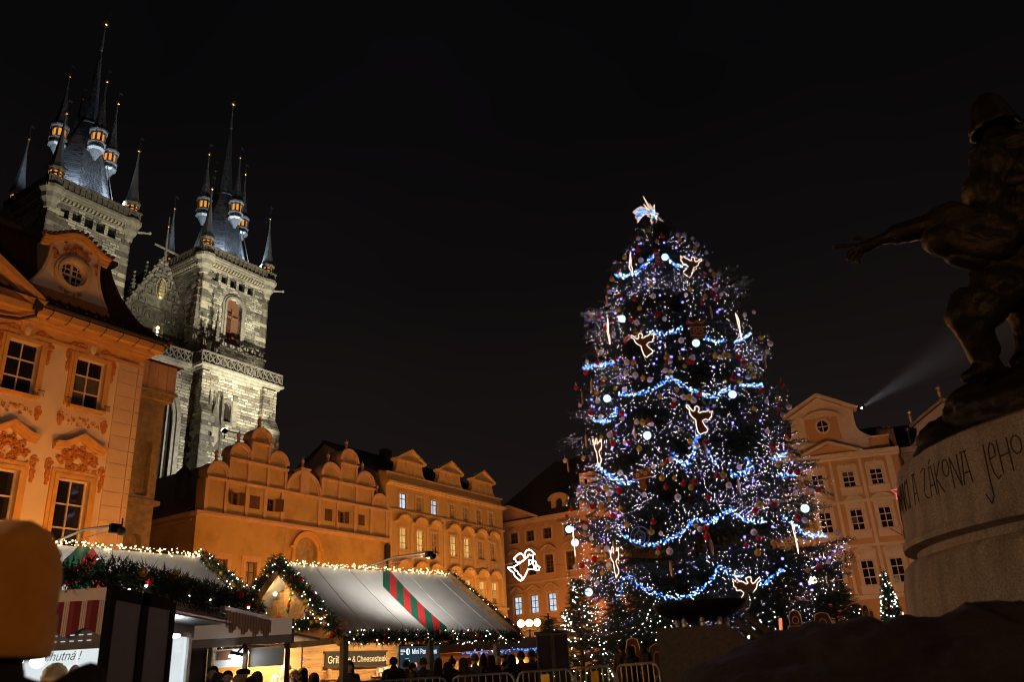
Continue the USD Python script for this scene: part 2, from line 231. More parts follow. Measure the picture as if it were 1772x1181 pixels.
class MB:
    def __init__(s): s.v, s.f, s.n = [], [], 0
    def add(s, v, f):
        v = np.asarray(v, float).reshape(-1, 3); f = np.asarray(f, int)
        if f.size and f.shape[1] == 4: f = np.vstack([f[:, [0, 1, 2]], f[:, [0, 2, 3]]])
        if len(v): s.v.append(v); s.f.append(f.reshape(-1, 3) + s.n); s.n += len(v)
        return s
    def tm(s, m): return s.add(m.vertices, m.faces)
    def box(s, x0, x1, y0, y1, z0, z1):
        v = [(x, y, z) for x in (x0, x1) for y in (y0, y1) for z in (z0, z1)]
        return s.add(v, [(0, 1, 3, 2), (4, 6, 7, 5), (0, 4, 5, 1), (2, 3, 7, 6), (0, 2, 6, 4), (1, 5, 7, 3)])
    def poly(s, pg, y0, y1):
        """shapely polygon in (x, z), extruded from y0 to y1"""
        for g in getattr(pg, "geoms", [pg]):
            if g.is_empty or g.area < 1e-6: continue
            m = trimesh.creation.extrude_polygon(g, abs(y1 - y0), engine="earcut")
            v = np.asarray(m.vertices); s.add(np.column_stack([v[:, 0], max(y0, y1) - v[:, 2], v[:, 1]]), m.faces)
        return s
    def tube(s, pts, r, n=6, caps=True):
        p = np.asarray(pts, float); rr = np.broadcast_to(np.asarray(r, float), (len(p),))
        t = np.gradient(p, axis=0); t /= np.linalg.norm(t, axis=1, keepdims=True) + 1e-12
        ref = np.array([0.13, 0.21, 0.97]) if abs(np.mean(np.abs(t[:, 2]))) < 0.85 else np.array([0.97, 0.2, 0.1])
        a = np.cross(t, ref); a /= np.linalg.norm(a, axis=1, keepdims=True) + 1e-12; b = np.cross(t, a)
        g = np.arange(n) * 2 * PI / n
        v = p[:, None] + rr[:, None, None] * (np.cos(g)[None, :, None] * a[:, None] + np.sin(g)[None, :, None] * b[:, None])
        i, j = np.meshgrid(np.arange(len(p) - 1), np.arange(n), indexing="ij")
        f = np.stack([i * n + j, i * n + (j + 1) % n, (i + 1) * n + (j + 1) % n, (i + 1) * n + j], -1).reshape(-1, 4)
        f = np.vstack([f[:, [0, 1, 2]], f[:, [0, 2, 3]]])
        v = v.reshape(-1, 3)
        if caps:
            k = len(v); v = np.vstack([v, p[0], p[-1]]); l = (len(p) - 1) * n
            f = np.vstack([f, [(k, (q + 1) % n, q) for q in range(n)], [(k + 1, l + q, l + (q + 1) % n) for q in range(n)]])
        return s.add(v, f)
    def lathe(s, prof, c=(0, 0, 0), n=12, sx=1.0, sy=1.0):
        p = np.asarray(prof, float); g = np.arange(n) * 2 * PI / n
        v = np.stack([p[:, :1] * np.cos(g) * sx, p[:, :1] * np.sin(g) * sy, np.repeat(p[:, 1:2], n, 1)], -1).reshape(-1, 3) + np.asarray(c, float)
        i, j = np.meshgrid(np.arange(len(p) - 1), np.arange(n), indexing="ij")
        f = np.stack([i * n + j, i * n + (j + 1) % n, (i + 1) * n + (j + 1) % n, (i + 1) * n + j], -1).reshape(-1, 4)
        return s.add(v, f)
    def sph(s, c, r, sub=1, scale=(1, 1, 1)):
        m = ICO[sub]; return s.add(np.asarray(m.vertices) * r * np.asarray(scale) + np.asarray(c, float), m.faces)
    def prism(s, a, b, w, h, up=(0, 0, 1)):
        """bar from a to b, w across, h along up"""
        a, b = np.asarray(a, float), np.asarray(b, float); d = (b - a) / (np.linalg.norm(b - a) + 1e-12)
        x = np.cross(d, up); x /= np.linalg.norm(x) + 1e-12; z = np.cross(x, d)
        v = [q + i * w / 2 * x + k * h / 2 * z for q in (a, b) for i in (-1, 1) for k in (-1, 1)]
        return s.add(v, [(0, 1, 3, 2), (4, 6, 7, 5), (0, 4, 5, 1), (2, 3, 7, 6), (0, 2, 6, 4), (1, 5, 7, 3)])
    def arr(s): return (np.vstack(s.v), np.vstack(s.f)) if s.v else (np.zeros((0, 3)), np.zeros((0, 3), int))
    def build(s, name, material, parent=None, smooth=False, label=None, cat=None, group=None, kind=None, frame=None):
        v, f = s.arr(); v[:, 2] = np.where(np.abs(v[:, 2]) < 0.006, GROUND, v[:, 2])
        if isinstance(parent, T): v = v - parent.off; pp = parent.path; off = parent.off
        elif parent is None: pp, off = "/World", np.zeros(3)
        path = numbered(pp, name)
        if parent is None and frame is None:      # a one-mesh thing: stand the prim at its own base
            c = np.array([(v[:, 0].min() + v[:, 0].max()) / 2, (v[:, 1].min() + v[:, 1].max()) / 2, v[:, 2].min()])
            m = usdkit.mesh(stage, path, (v - c, f), W[material] if isinstance(material, str) else material, smooth)
            m.AddTranslateOp().Set(Gf.Vec3d(*map(float, c))); off = c
        else:
            m = usdkit.mesh(stage, path, (v, f), W[material] if isinstance(material, str) else material, smooth)
        tag(m.GetPrim(), label, cat, group, kind)
        return T(path, off)
ICO = {k: trimesh.creation.icosphere(k) for k in (0, 1, 2, 3)}
ICO[-1] = trimesh.Trimesh([(1, 0, 0), (-1, 0, 0), (0, 1, 0), (0, -1, 0), (0, 0, 1), (0, 0, -1)], [(0, 2, 4), (2, 1, 4), (1, 3, 4), (3, 0, 4), (2, 0, 5), (1, 2, 5), (3, 1, 5), (0, 3, 5)])
_copies = {}
def copy_of(src, name, frame, pos, rz=0, scale=1.0, label=None, cat=None, group=None, rot=None):
    path = numbered("/World", name); x = UsdGeom.Xform.Define(stage, path)
    x.AddTranslateOp().Set(Gf.Vec3d(*map(float, to_world(frame, pos)))); x.AddRotateZOp().Set(FR[frame][0] + rz)
    if scale != 1.0: x.AddScaleOp().Set(Gf.Vec3f(scale, scale, scale))
    x.GetPrim().GetReferences().AddInternalReference(src); x.GetPrim().SetInstanceable(True)
    tag(x.GetPrim(), label, cat, group)
    return T(path, pos)
def ellipse(cx, cz, rx, rz, n=40): return affinity.scale(Point(cx, cz).buffer(1, n // 4), rx, rz, origin=(cx, cz))
def archpoly(x0, x1, z0, zt, pointed=False):
    """opening with a round or pointed head reaching zt"""
    w = (x1 - x0) / 2; cx = (x0 + x1) / 2
    if pointed:
        h = w * 1.5; zs = zt - h
        return Polygon([(x0, z0), (x1, z0), (x1, zs)] + [(cx + w * math.cos(a) ** 0.8 if a < PI / 2 else cx, zs + h * math.sin(a) ** 0.9) for a in np.linspace(0.05, PI / 2, 7)] + [(cx - w * math.cos(a) ** 0.8, zs + h * math.sin(a) ** 0.9) for a in np.linspace(PI / 2 - 0.2, 0.0, 7)])
    zs = zt - w
    return Polygon([(x0, z0), (x1, z0)] + [(cx + w * math.cos(a), zs + w * math.sin(a)) for a in np.linspace(0, PI, 17)])
def window(t, x0, x1, z0, z1, y, rows=(0.34,), cols=2, glass="darkglass", frame="palewood", fw=0.07, rec=0.16, mw=0.05, glasses=None, sill=None, sillmat=None, ajar=None):
    """a window set back in its opening: frame > pane for each light, sill"""
    m = MB(); yf, yb = y + rec, y + rec + 0.07
    m.box(x0, x0 + fw, yf, yb, z0, z1).box(x1 - fw, x1, yf, yb, z0, z1).box(x0 + fw, x1 - fw, yf, yb, z1 - fw, z1).box(x0 + fw, x1 - fw, yf, yb, z0, z0 + fw)
    xs = np.linspace(x0 + fw, x1 - fw, cols + 1); zz = [z0 + fw] + [z1 - (z1 - z0) * r for r in sorted(rows, reverse=True)] + [z1 - fw]
    for x in xs[1:-1]: m.box(x - mw / 2, x + mw / 2, yf - 0.004, yb, z0 + fw, z1 - fw)
    for k, z in enumerate(zz[1:-1]): m.box(x0 + fw, x1 - fw, yf - 0.008, yb - 0.006, z - mw * 0.6, z + mw * 0.6)
    w = m.build("window", frame, t)
    k = 0
    for i in range(cols):
        for j in range(len(zz) - 1):
            pm = MB().box(xs[i], xs[i + 1], yb - 0.035, yb - 0.02, zz[j], zz[j + 1])
            if ajar: pm.v[0][:, 1] += (pm.v[0][:, 0] - xs[i]) * ajar[i % len(ajar)]      # casement not quite shut
            pm.build("pane", (glasses[k] if glasses else glass), w); k += 1
    if sill: MB().box(x0 - 0.12, x1 + 0.12, y - sill, y + 0.1, z0 - 0.11, z0 - 0.005).build("sill", sillmat or frame, w)
    return w
def facade(t, pg, holes, y, mat_, th=0.45, name="wall"):
    for h in holes: pg = pg.difference(h)
    return MB().poly(pg, y, y + th).build(name, mat_, t)
def surround(t, x0, x1, z0, z1, y, w, d, m_, name="window_surround", ears=0.0, top=None):
    o = sbox(x0 - w, z0 - (0 if ears == -1 else w * 0.6), x1 + w, z1 + (top or w)).difference(sbox(x0, z0, x1, z1))
    o2 = sbox(x0 - w * 0.55, z0 - (0 if ears == -1 else w * 0.3), x1 + w * 0.55, z1 + w * 0.5).difference(sbox(x0, z0, x1, z1))
    b = MB().poly(o, y - d, y + 0.02); b.poly(o2, y - d * 1.7, y - d + 0.003)
    return b.build(name, m_, t)
def scroll(cx, cz, r, turns=1.35, a0=0.0, flip=1, n=26):
    th = np.linspace(0, turns * 2 * PI, n); rad = r * (1 - 0.72 * th / th[-1])
    return np.column_stack([cx + flip * rad * np.cos(a0 + th), np.zeros(n), cz + rad * np.sin(a0 + th)])
def rococo(m, cx, cz, w, h, y, seed=0, both=True):
    """a stucco cartouche: C-scrolls, shell ribs and leaf knobs, mirrored about cx"""
    R = random.Random(seed)
    for fl in ((1, -1) if both else (1,)):
        for (dx, dz, r, a0, tu) in ((0.30, 0.18, 0.20, 2.6, 1.3), (0.42, -0.16, 0.15, 0.4, 1.2), (0.16, -0.34, 0.15, 4.0, 1.3), (0.12, 0.34, 0.13, 1.2, 1.2), (0.27, -0.02, 0.12, 5.2, 1.1)):
            p = scroll(cx + fl * dx * w, cz + dz * h, r * h, tu, a0, fl); p[:, 1] = y - 0.05
            m.tube(p, np.linspace(0.055, 0.02, len(p)) * h * 0.9, 5)
        for _ in range(14):
            x, z = cx + fl * R.uniform(0.03, 0.5) * w, cz + R.uniform(-0.48, 0.48) * h
            m.sph((x, y - 0.03, z), R.uniform(0.035, 0.07) * h, 1, (R.uniform(0.7, 1.6), 0.7, R.uniform(0.7, 1.6)))
    for k in range(7):
        a = PI / 2 + (k - 3) * 0.33; m.tube([(cx, y - 0.04, cz), (cx + 0.24 * h * math.cos(a), y - 0.09, cz + 0.05 * h + 0.26 * h * math.sin(a)), (cx + 0.34 * h * math.cos(a), y - 0.03, cz + 0.05 * h + 0.37 * h * math.sin(a))], [0.02 * h, 0.045 * h, 0.02 * h], 5)
def pendant(m, x, z0, z1, y, seed=0):
    R = random.Random(seed); n = 12
    for k in range(n):
        t_ = k / (n - 1); wd = 0.13 * (1 - t_) + 0.025
        for _ in range(3): m.sph((x + R.uniform(-wd, wd), y - 0.03, z1 + (z0 - z1) * t_), R.uniform(0.035, 0.07), 1, (1, 0.7, 1.3))
    p = scroll(x, z1, 0.16, 1.2, 1.0); p[:, 1] = y - 0.04; m.tube(p, 0.03, 5)
def finial(m, x, y, z, s=1.0):
    m.lathe([(0.22 * s, z), (0.24 * s, z + 0.06 * s), (0.10 * s, z + 0.22 * s), (0.09 * s, z + 0.36 * s), (0.17 * s, z + 0.40 * s), (0.10 * s, z + 0.47 * s), (0.16 * s, z + 0.60 * s), (0.15 * s, z + 0.72 * s), (0.06 * s, z + 0.82 * s), (0.03 * s, z + 0.95 * s), (0.0, z + 0.96 * s)], (x, y, 0), 10)
# ------------------------------------------------------------------ ground
g = np.linspace(-1, 1, 41); gx, gy = np.meshgrid(np.sign(g) * np.abs(g) ** 1.6 * 400, np.sign(g) * np.abs(g) ** 1.6 * 400 + 40, indexing="ij")
i, j = np.meshgrid(np.arange(40), np.arange(40), indexing="ij"); q = np.stack([i * 41 + j, (i + 1) * 41 + j, (i + 1) * 41 + j + 1, i * 41 + j + 1], -1).reshape(-1, 4)
MB().add(np.stack([gx, gy, np.zeros_like(gx)], -1), q).build("ground", "cobble", kind="structure", frame="world")

# ------------------------------------------------------------------ rococo palace, far left
Y = 33.0
pal = thing("palace", "pink and orange rococo palace with stucco scrolls and a round dormer window", "palace", "town", (15, Y, 0))
ups = [(11.75, 13.05), (14.56, 15.84), (17.37, 18.69)]
holes = [sbox(a, 12.6, b, 14.84) for a, b in ups] + [sbox(a, 6.75, b, 9.57) for a, b in ups]
facade(pal, sbox(8.5, 0, 20.4, 15.3), holes, Y, "pinkplaster", 0.5)
MB().box(20.4 - 0.5, 20.4, Y + 0.5, Y + 12, 0, 15.3).build("side_wall", "pinkplaster", pal)
for zc in [z for z in np.arange(0.2, 15.0, 0.608)]:
    b = MB().box(19.30, 20.2, Y - 0.05, Y + 0.02, zc, zc + 0.575); b.box(20.23, 20.47, Y - 0.07, Y + 0.5, zc, zc + 0.575)
    b.build("quoin_stone", "quoin", pal)
c = MB()
for z0, z1, d in ((15.06, 15.2, 0.10), (15.2, 15.62, 0.05), (15.62, 15.74, 0.22), (15.74, 15.92, 0.34), (15.92, 16.22, 0.62)):
    c.box(8.5, 20.4 + d, Y - d, Y + 12, z0, z1)
c.build("cornice", "ochretrim", pal)
gt = MB(); gt.tube([(15.2, Y - 0.78, 16.30), (20.9, Y - 0.78, 16.30), (21.2, Y - 0.6, 16.30), (21.2, Y + 10, 16.30)], 0.10, 8); gt.build("gutter", "lead", pal)
for x in np.arange(15.7, 20.7, 0.78):
    MB().tube([(x, Y - 0.05, 15.95), (x, Y - 0.45, 15.86), (x, Y - 0.82, 16.02), (x, Y - 0.88, 16.28)], 0.018, 4).build("gutter_hook", "lead", pal)
MB().box(14.95, 15.25, Y - 0.85, Y - 0.55, 16.0, 16.5).tube([(15.1, Y - 0.7, 16.0), (15.1, Y - 0.66, 15.75), (14.6, Y - 0.45, 15.5), (12.0, Y - 0.4, 15.1)], 0.07, 8).build("rain_hopper", "lead", pal)
# flared mansard roof, hipped on the right: a strip swept round the corner
prof = [(-0.95, 16.36), (-0.55, 16.62), (0.0, 17.1), (0.5, 17.8), (0.95, 18.7), (1.25, 19.6), (1.4, 20.25)]
v, f = [], []
for d, z in prof: v += [(5, Y + d, z), (20.35 - d, Y + d, z), (20.35 - d, Y + 12, z)]
for k in range(len(prof) - 1):
    for h_ in range(2): f.append((k * 3 + h_, k * 3 + h_ + 1, k * 3 + h_ + 4, k * 3 + h_ + 3))
rf = MB().add(v, f).build("roof", "roofdark", pal, smooth=40)
rl = MB()
for x in np.arange(9.0, 19.0, 0.42): rl.tube([(x, Y + d - 0.03, z + 0.03) for d, z in prof], 0.035, 4)
for y_ in np.arange(0.3, 8, 0.42): rl.tube([(20.35 - d + 0.03, Y + max(y_, d), z + 0.03) for d, z in prof], 0.035, 4)
rl.build("tile_ribs", "roofdark", rf, kind="stuff")
MB().box(5, 19.15, Y + 1.1, Y + 3.6, 20.2, 20.42).box(16.5, 19.15, Y + 1.0, Y + 12, 20.2, 20.42).build("roof_edge", "roofgrey", rf)
MB().add([(5, Y + 1.2, 20.42), (18.9, Y + 1.2, 20.42), (15.5, Y + 6, 22.3), (5, Y + 6, 22.3), (18.9, Y + 11, 20.42)], [(0, 1, 2), (0, 2, 3), (1, 4, 2)]).build("upper_roof", "roofdark", rf)
# dormer with an oval window, volute sides and a swept pediment
dx, dz = 16.56, 18.38
def vol(sgn):
    out = []
    for t_ in np.linspace(0, 1, 12):
        out.append((dx + sgn * (1.06 + 0.62 * (1 - t_) ** 2.6), 17.35 + 2.2 * t_))
    return out
left, right = vol(-1), vol(1)
topc = [(dx + 1.35 * s_, 19.62 + 0.62 * math.cos(s_ * PI / 2) ** 2) for s_ in np.linspace(1, -1, 15)]
body = Polygon([(dx - 1.72, 16.85), (dx + 1.72, 16.85), (dx + 1.72, 17.35)] + right + [(dx + 1.2, 19.6)] + topc + [(dx - 1.2, 19.6)] + left[::-1] + [(dx - 1.72, 17.35)]).buffer(0)
body = body.difference(ellipse(dx, dz, 0.56, 0.60))
dm = MB().poly(body, Y - 0.12, Y + 0.25).build("dormer", "pinkplaster", pal)
MB().box(dx - 1.0, dx + 1.0, Y + 0.25, Y + 3.0, 17, 20.0).build("dormer_body", "pinkplaster", dm)
MB().poly(ellipse(dx, dz, 0.82, 0.86).difference(ellipse(dx, dz, 0.57, 0.61)), Y - 0.24, Y - 0.1).poly(ellipse(dx, dz, 0.70, 0.74).difference(ellipse(dx, dz, 0.57, 0.61)), Y - 0.32, Y - 0.237).build("oval_surround", "creamtrim", dm)
mu = MB().poly(ellipse(dx, dz, 0.58, 0.62).difference(ellipse(dx, dz, 0.50, 0.54)), Y + 0.02, Y + 0.08)
mu.box(dx - 0.045, dx + 0.045, Y + 0.0, Y + 0.07, dz - 0.55, dz + 0.55).box(dx - 0.52, dx + 0.52, Y + 0.003, Y + 0.073, dz - 0.045, dz + 0.045)
for a in (-0.27, 0.27): mu.box(dx + a - 0.014, dx + a + 0.014, Y + 0.02, Y + 0.06, dz - 0.48, dz + 0.48).box(dx - 0.48, dx + 0.48, Y + 0.024, Y + 0.064, dz + a - 0.014, dz + a + 0.014)
mu.build("oval_window_frame", "palewood", dm)
MB().poly(ellipse(dx, dz, 0.57, 0.61), Y + 0.08, Y + 0.1).build("oval_pane", "darkglass", dm)
for dd, rr, up_ in ((0.42, 0.12, 0.0), (0.30, 0.09, -0.16), (0.2, 0.07, -0.28)):
    MB().tube([(p_[0] * 1.0 + (p_[0] - dx) * 0.12, Y - dd + 0.15, p_[1] + 0.02 + up_) for p_ in topc], rr, 6).build("pediment_moulding", "ochretrim", dm)
for a, b in ((-1, left), (1, right)):
    MB().tube([(x + a * 0.02, Y - 0.14, z) for x, z in b] + [(b[-1][0], Y - 0.14, 19.62)], 0.075, 6).build("volute", "creamtrim", dm)
cap = MB()
for k, p_ in enumerate(topc):
    if k % 1 == 0: cap.sph((p_[0] + (p_[0] - dx) * 0.15, Y - 0.3, p_[1] + 0.16), 0.10, 1, (1.0, 1.8, 0.8))
cap.build("cap_tiles", "roofdark", dm)
o = MB(); rococo(o, dx + 0.05, 19.4, 1.2, 0.75, Y - 0.12, 5); rococo(o, dx, 17.62, 1.1, 0.5, Y - 0.12, 6); rococo(o, dx + 0.95, 18.95, 0.4, 0.5, Y - 0.12, 16, False); rococo(o, dx - 0.95, 19.05, 0.4, 0.5, Y - 0.12, 17, False)
o.build("stucco_ornament", "rusttrim", dm)
MB().box(dx - 1.85, dx + 1.85, Y - 0.22, Y + 0.2, 16.85, 17.12).box(dx - 1.78, dx + 1.78, Y - 0.16, Y + 0.2, 17.12, 17.36).build("dormer_plinth", "rusttrim", dm)
# triangular pediment of the central bay, cut by the picture's left edge
MB().poly(Polygon([(7.2, 16.25), (15.05, 16.25), (11.1, 18.65)]), Y - 0.35, Y + 1).build("pediment", "ochretrim", pal)
for a, b in (((15.35, 16.32), (11.1, 18.92)), ((11.1, 18.92), (7.0, 16.35))):
    MB().prism((a[0], Y - 0.55, a[1]), (b[0], Y - 0.55, b[1]), 0.7, 0.24, (0, 0, 1)).prism((a[0] - 0.05, Y - 0.45, a[1] - 0.2), (b[0], Y - 0.45, b[1] - 0.2), 0.5, 0.16).build("raking_cornice", "ochretrim", pal)
for wi, (a, b) in enumerate(ups):
    cx = (a + b) / 2
    w = window(pal, a, b, 12.6, 14.84, Y, rows=(0.34, 0.67), cols=2, sill=0.3, sillmat="ochretrim", glasses=["greycurtain", "greycurtain", "darkglass", "darkglass", "greycurtain", "darkglass"] if wi == 2 else None)
    surround(pal, a, b, 12.6, 14.84, Y, 0.26, 0.07, "ochretrim", ears=-1)
    k = MB().box(cx - 0.30, cx + 0.24, Y - 0.10, Y, 14.95, 15.62); k.build("lintel_panel", "ochretrim", pal)
    MB().sph((cx - 0.03, Y - 0.10, 15.28), 0.17, 2, (0.8, 0.35, 1.35)).build("oval_boss", "pinkplaster", pal)
    for s_ in (-1, 1):
        o = MB()
        for (ox, oz, r) in ((0.55, 15.18, 0.22), (0.9, 15.1, 0.18)):
            p = scroll(cx + s_ * ox, oz, r, 1.4, 0.6, s_); p[:, 1] = Y - 0.06; o.tube(p, np.linspace(0.055, 0.02, len(p)), 5)
        pendant(o, cx + s_ * 0.98, 14.1, 14.95, Y, wi * 3 + s_ + 40)
        R = random.Random(wi * 7 + s_)
        for _ in range(16): o.sph((cx + s_ * R.uniform(0.35, 0.98), Y - 0.04, R.uniform(15.0, 15.42)), R.uniform(0.03, 0.08), 1, (1.2, 0.8, 1))
        o.build("lintel_ornament", "rusttrim", pal)
    o = MB(); rococo(o, cx + 0.02, 12.0, 1.5, 0.42, Y, 60 + wi)
    for s_ in (-1, 1): pendant(o, cx + s_ * 0.95, 11.75, 12.1, Y, 70 + wi * 2 + s_)
    o.build("apron_garland", "rusttrim", pal)
    MB().box(cx - 1.02, cx + 1.02, Y - 0.035, Y, 11.95, 12.42).build("apron_panel", "quoin", pal)
    for s_ in (-1, 1):
        gr = MB(); x0 = a - 0.32 if s_ < 0 else b + 0.06
        for k in range(6): gr.box(x0 + k * 0.048, x0 + k * 0.048 + 0.012, Y - 0.26, Y - 0.248, 12.62, 12.86)
        gr.box(x0 - 0.01, x0 + 0.27, Y - 0.265, Y - 0.243, 12.86, 12.88); gr.build("bird_spike", "lead", pal)
    window(pal, a, b, 6.75, 9.57, Y, rows=(0.355, 0.69), cols=2, ajar=(0.055, 0.085))
    surround(pal, a, b, 6.75, 9.57, Y, 0.3, 0.08, "ochretrim", ears=-1, top=0.34)
    hood = [(cx - 1.08, 10.92), (cx - 0.72, 10.95), (cx + 0.02, 11.42), (cx + 0.74, 11.02), (cx + 1.08, 10.98)]
    h = MB()
    for (x0, z0), (x1, z1) in zip(hood[:-1], hood[1:]):
        h.prism((x0, Y - 0.19, z0), (x1, Y - 0.19, z1), 0.42, 0.09); h.prism((x0, Y - 0.13, z0 - 0.10), (x1, Y - 0.13, z1 - 0.10), 0.28, 0.11); h.prism((x0, Y - 0.07, z0 - 0.2), (x1, Y - 0.07, z1 - 0.2), 0.16, 0.1)
    h.build("window_hood", "ochretrim", pal)
    o = MB(); rococo(o, cx, 10.42, 1.75, 1.05, Y - 0.03, 80 + wi); rococo(o, cx, 10.3, 0.9, 0.8, Y - 0.06, 90 + wi)
    for s_ in (-1, 1): pendant(o, cx + s_ * 1.12, 9.25, 10.1, Y, 100 + wi * 2 + s_)
    o.build("cartouche", "rusttrim", pal)
    MB().sph((cx, Y - 0.06, 10.42), 0.24, 2, (1.0, 0.4, 1.1)).build("cartouche_shield", "quoin", pal)

# ------------------------------------------------------------------ gothic stone house beside it
sh = thing("stone_house", "narrow old sandstone house with pointed blind niches beside the pink palace", "house", "town", (21.7, 34.5, 0))
nich = [archpoly(21.75, 22.35, 9.75, 12.45, True), archpoly(21.7, 22.35, 5.2, 8.0, True), archpoly(20.75, 21.1, 9.75, 12.45, True), archpoly(20.75, 21.15, 5.2, 8.0, True)]
facade(sh, sbox(20.45, 0, 22.75, 14.6), nich, 34.5, "oldstone", 0.35)
MB().box(20.45, 22.75, 34.86, 45.5, 0, 14.6).build("house_body", "oldstone", sh)
MB().box(20.45, 22.95, 34.3, 45, 9.35, 9.55).build("string_course", "oldstone", sh)
MB().box(20.45, 23.0, 34.2, 45, 14.35, 14.65).box(20.45, 23.1, 34.05, 45, 14.65, 14.8).build("house_cornice", "oldstone", sh)
for k in range(5):
    MB().box(20.5 + k * 0.50, 20.97 + k * 0.50, 34.12, 34.3, 14.82, 16.1).build("timber_panel", "salmonband", sh)
MB().box(20.5, 23.0, 34.3, 45, 14.8, 16.1).build("gallery_wall", "salmonband", sh)
MB().add([(20.4, 33.9, 16.12), (23.2, 33.9, 16.12), (23.2, 45, 16.12), (20.4, 45, 16.12), (20.4, 39, 17.0), (23.2, 39, 17.0)], [(0, 1, 5), (0, 5, 4), (3, 4, 5), (3, 5, 2), (1, 2, 5), (0, 4, 3)]).build("low_roof", "roofdark", sh)

# ------------------------------------------------------------------ gabled school house
Y = 44.0
sc = thing("gabled_house", "ochre house with two stepped Renaissance gables of round lobes topped by urns", "house", "town", (41, Y, 0))
low = [(33.62, 34.52), (35.98, 36.88), (38.38, 39.28), (43.2, 44.1), (45.7, 46.6), (47.9, 48.8)]
niche = archpoly(40.05, 42.1, 8.4, 11.05)
facade(sc, sbox(32.0, 0, 49.4, 11.5), [sbox(a, 7.0, b, 9.02) for a, b in low] + [niche], Y, "ochreplaster", 0.5)
for a, b in low:
    window(sc, a, b, 7.0, 9.02, Y, rows=(0.32,), cols=2, glass="curtain", frame="shutter", rec=0.2, fw=0.06)
    surround(sc, a, b, 7.0, 9.02, Y, 0.33, 0.05, "salmonband", ears=-1, top=0.34)
MB().box(31.9, 49.6, Y - 0.18, Y + 0.4, 11.5, 11.62).box(31.8, 49.7, Y - 0.32, Y + 0.4, 11.62, 11.78).build("main_cornice", "salmonband", sc)
MB().box(32.0, 32.4, Y + 0.5, Y + 14, 0, 11.5).build("side_wall", "ochreplaster", sc)
MB().box(31.8, 32.4, Y + 0.4, Y + 14, 11.5, 11.78).box(31.9, 32.4, Y + 0.4, Y + 14, 11.2, 11.35).build("side_cornice", "salmonband", sc)
def lobe(x0, x1, zb, zt):
    r = (x1 - x0) / 2; return unary_union([sbox(x0, zb - 0.05, x1, zt - r), Point((x0 + x1) / 2, zt - r).buffer(r, 12).intersection(sbox(x0 - 1, zt - r - 0.001, x1 + 1, zt + 1))])
lobes = [(32.52, 34.16, 13.95, 15.05), (34.16, 35.80, 15.47, 16.6), (37.4, 39.05, 15.47, 16.62), (35.82, 37.46, 16.87, 18.0), (39.05, 42.25, 13.95, 15.62), (42.33, 44.2, 15.42, 16.72), (46.0, 47.92, 15.42, 16.66), (44.24, 46.06, 16.92, 18.12), (47.72, 49.56, 13.93, 15.16)]
att = unary_union([sbox(32.4, 11.7, 49.6, 13.95), sbox(34.12, 13.9, 39.05, 15.47), sbox(42.3, 13.9, 47.95, 15.45), sbox(35.8, 15.4, 37.5, 16.9), sbox(44.2, 15.4, 46.1, 16.95)] + [lobe(*l) for l in lobes])
awin = [(34.62, 35.12, 12.5, 13.34), (36.0, 36.86, 12.47, 13.33), (37.5, 38.15, 12.48, 13.33), (42.81, 43.58, 12.46, 13.33), (44.35, 44.85, 12.47, 13.32), (46.3, 47.02, 12.52, 13.34)]
facade(sc, att, [sbox(a, c_, b, d_) for a, b, c_, d_ in awin], Y + 0.02, "ochreplaster", 0.75, "gable_wall")
for x0, x1, zb, zt in lobes:
    r = (x1 - x0) / 2; cx = (x0 + x1) / 2; zc = zt - r
    ring = Point(cx, zc).buffer(r + 0.06, 14).difference(Point(cx, zc).buffer(r - 0.22, 14)).intersection(sbox(x0 - 1, zc, x1 + 1, zt + 1))
    ring2 = Point(cx, zc).buffer(r + 0.10, 14).difference(Point(cx, zc).buffer(r - 0.08, 14)).intersection(sbox(x0 - 1, zc, x1 + 1, zt + 1))
    MB().poly(ring, Y - 0.08, Y + 0.85).poly(ring2, Y - 0.14, Y - 0.078).build("arch_moulding", "salmonband", sc)
    if x0 != 39.05:
        m = MB(); finial(m, cx, Y + 0.3, zt + 0.06, 0.95); m.build("urn", "salmonband", sc)
def band(x0, x1, z, h=0.16, d=0.13):
    MB().box(x0, x1, Y - d, Y + 0.03, z, z + h).box(x0 - 0.03, x1 + 0.03, Y - d - 0.07, Y + 0.03, z + h * 0.55, z + h).build("string_course", "salmonband", sc)
for a in ((32.5, 49.65, 13.88), (34.12, 39.1, 15.40), (42.3, 47.98, 15.36), (35.8, 37.5, 16.80), (44.2, 46.1, 16.86)): band(*a)
for x in (32.55, 34.06, 35.72, 37.25, 38.74, 42.2, 44.05, 45.9, 47.66, 49.45): MB().box(x - 0.13, x + 0.13, Y - 0.09, Y + 0.03, 11.78, 13.88).build("pilaster", "salmonband", sc)
for x in (34.25, 35.75, 37.4, 38.95, 42.43, 44.15, 46.0, 47.82): MB().box(x - 0.11, x + 0.11, Y - 0.085, Y + 0.03, 14.04, 15.40).build("pilaster", "salmonband", sc)
for x in (35.93, 37.36, 44.33, 45.96): MB().box(x - 0.10, x + 0.10, Y - 0.085, Y + 0.03, 15.56, 16.82).build("pilaster", "salmonband", sc)
MB().box(40.25, 41.06, Y - 0.16, Y + 0.6, 14.04, 15.75).box(40.18, 41.13, Y - 0.22, Y + 0.66, 15.75, 15.9).build("gable_pier", "salmonband", sc)
m = MB(); finial(m, 40.65, Y + 0.2, 15.9, 0.9); m.build("urn", "salmonband", sc)
m = MB(); finial(m, 40.65, Y - 0.05, 14.6, 0.5); m.build("key_ornament", "shutter", sc)
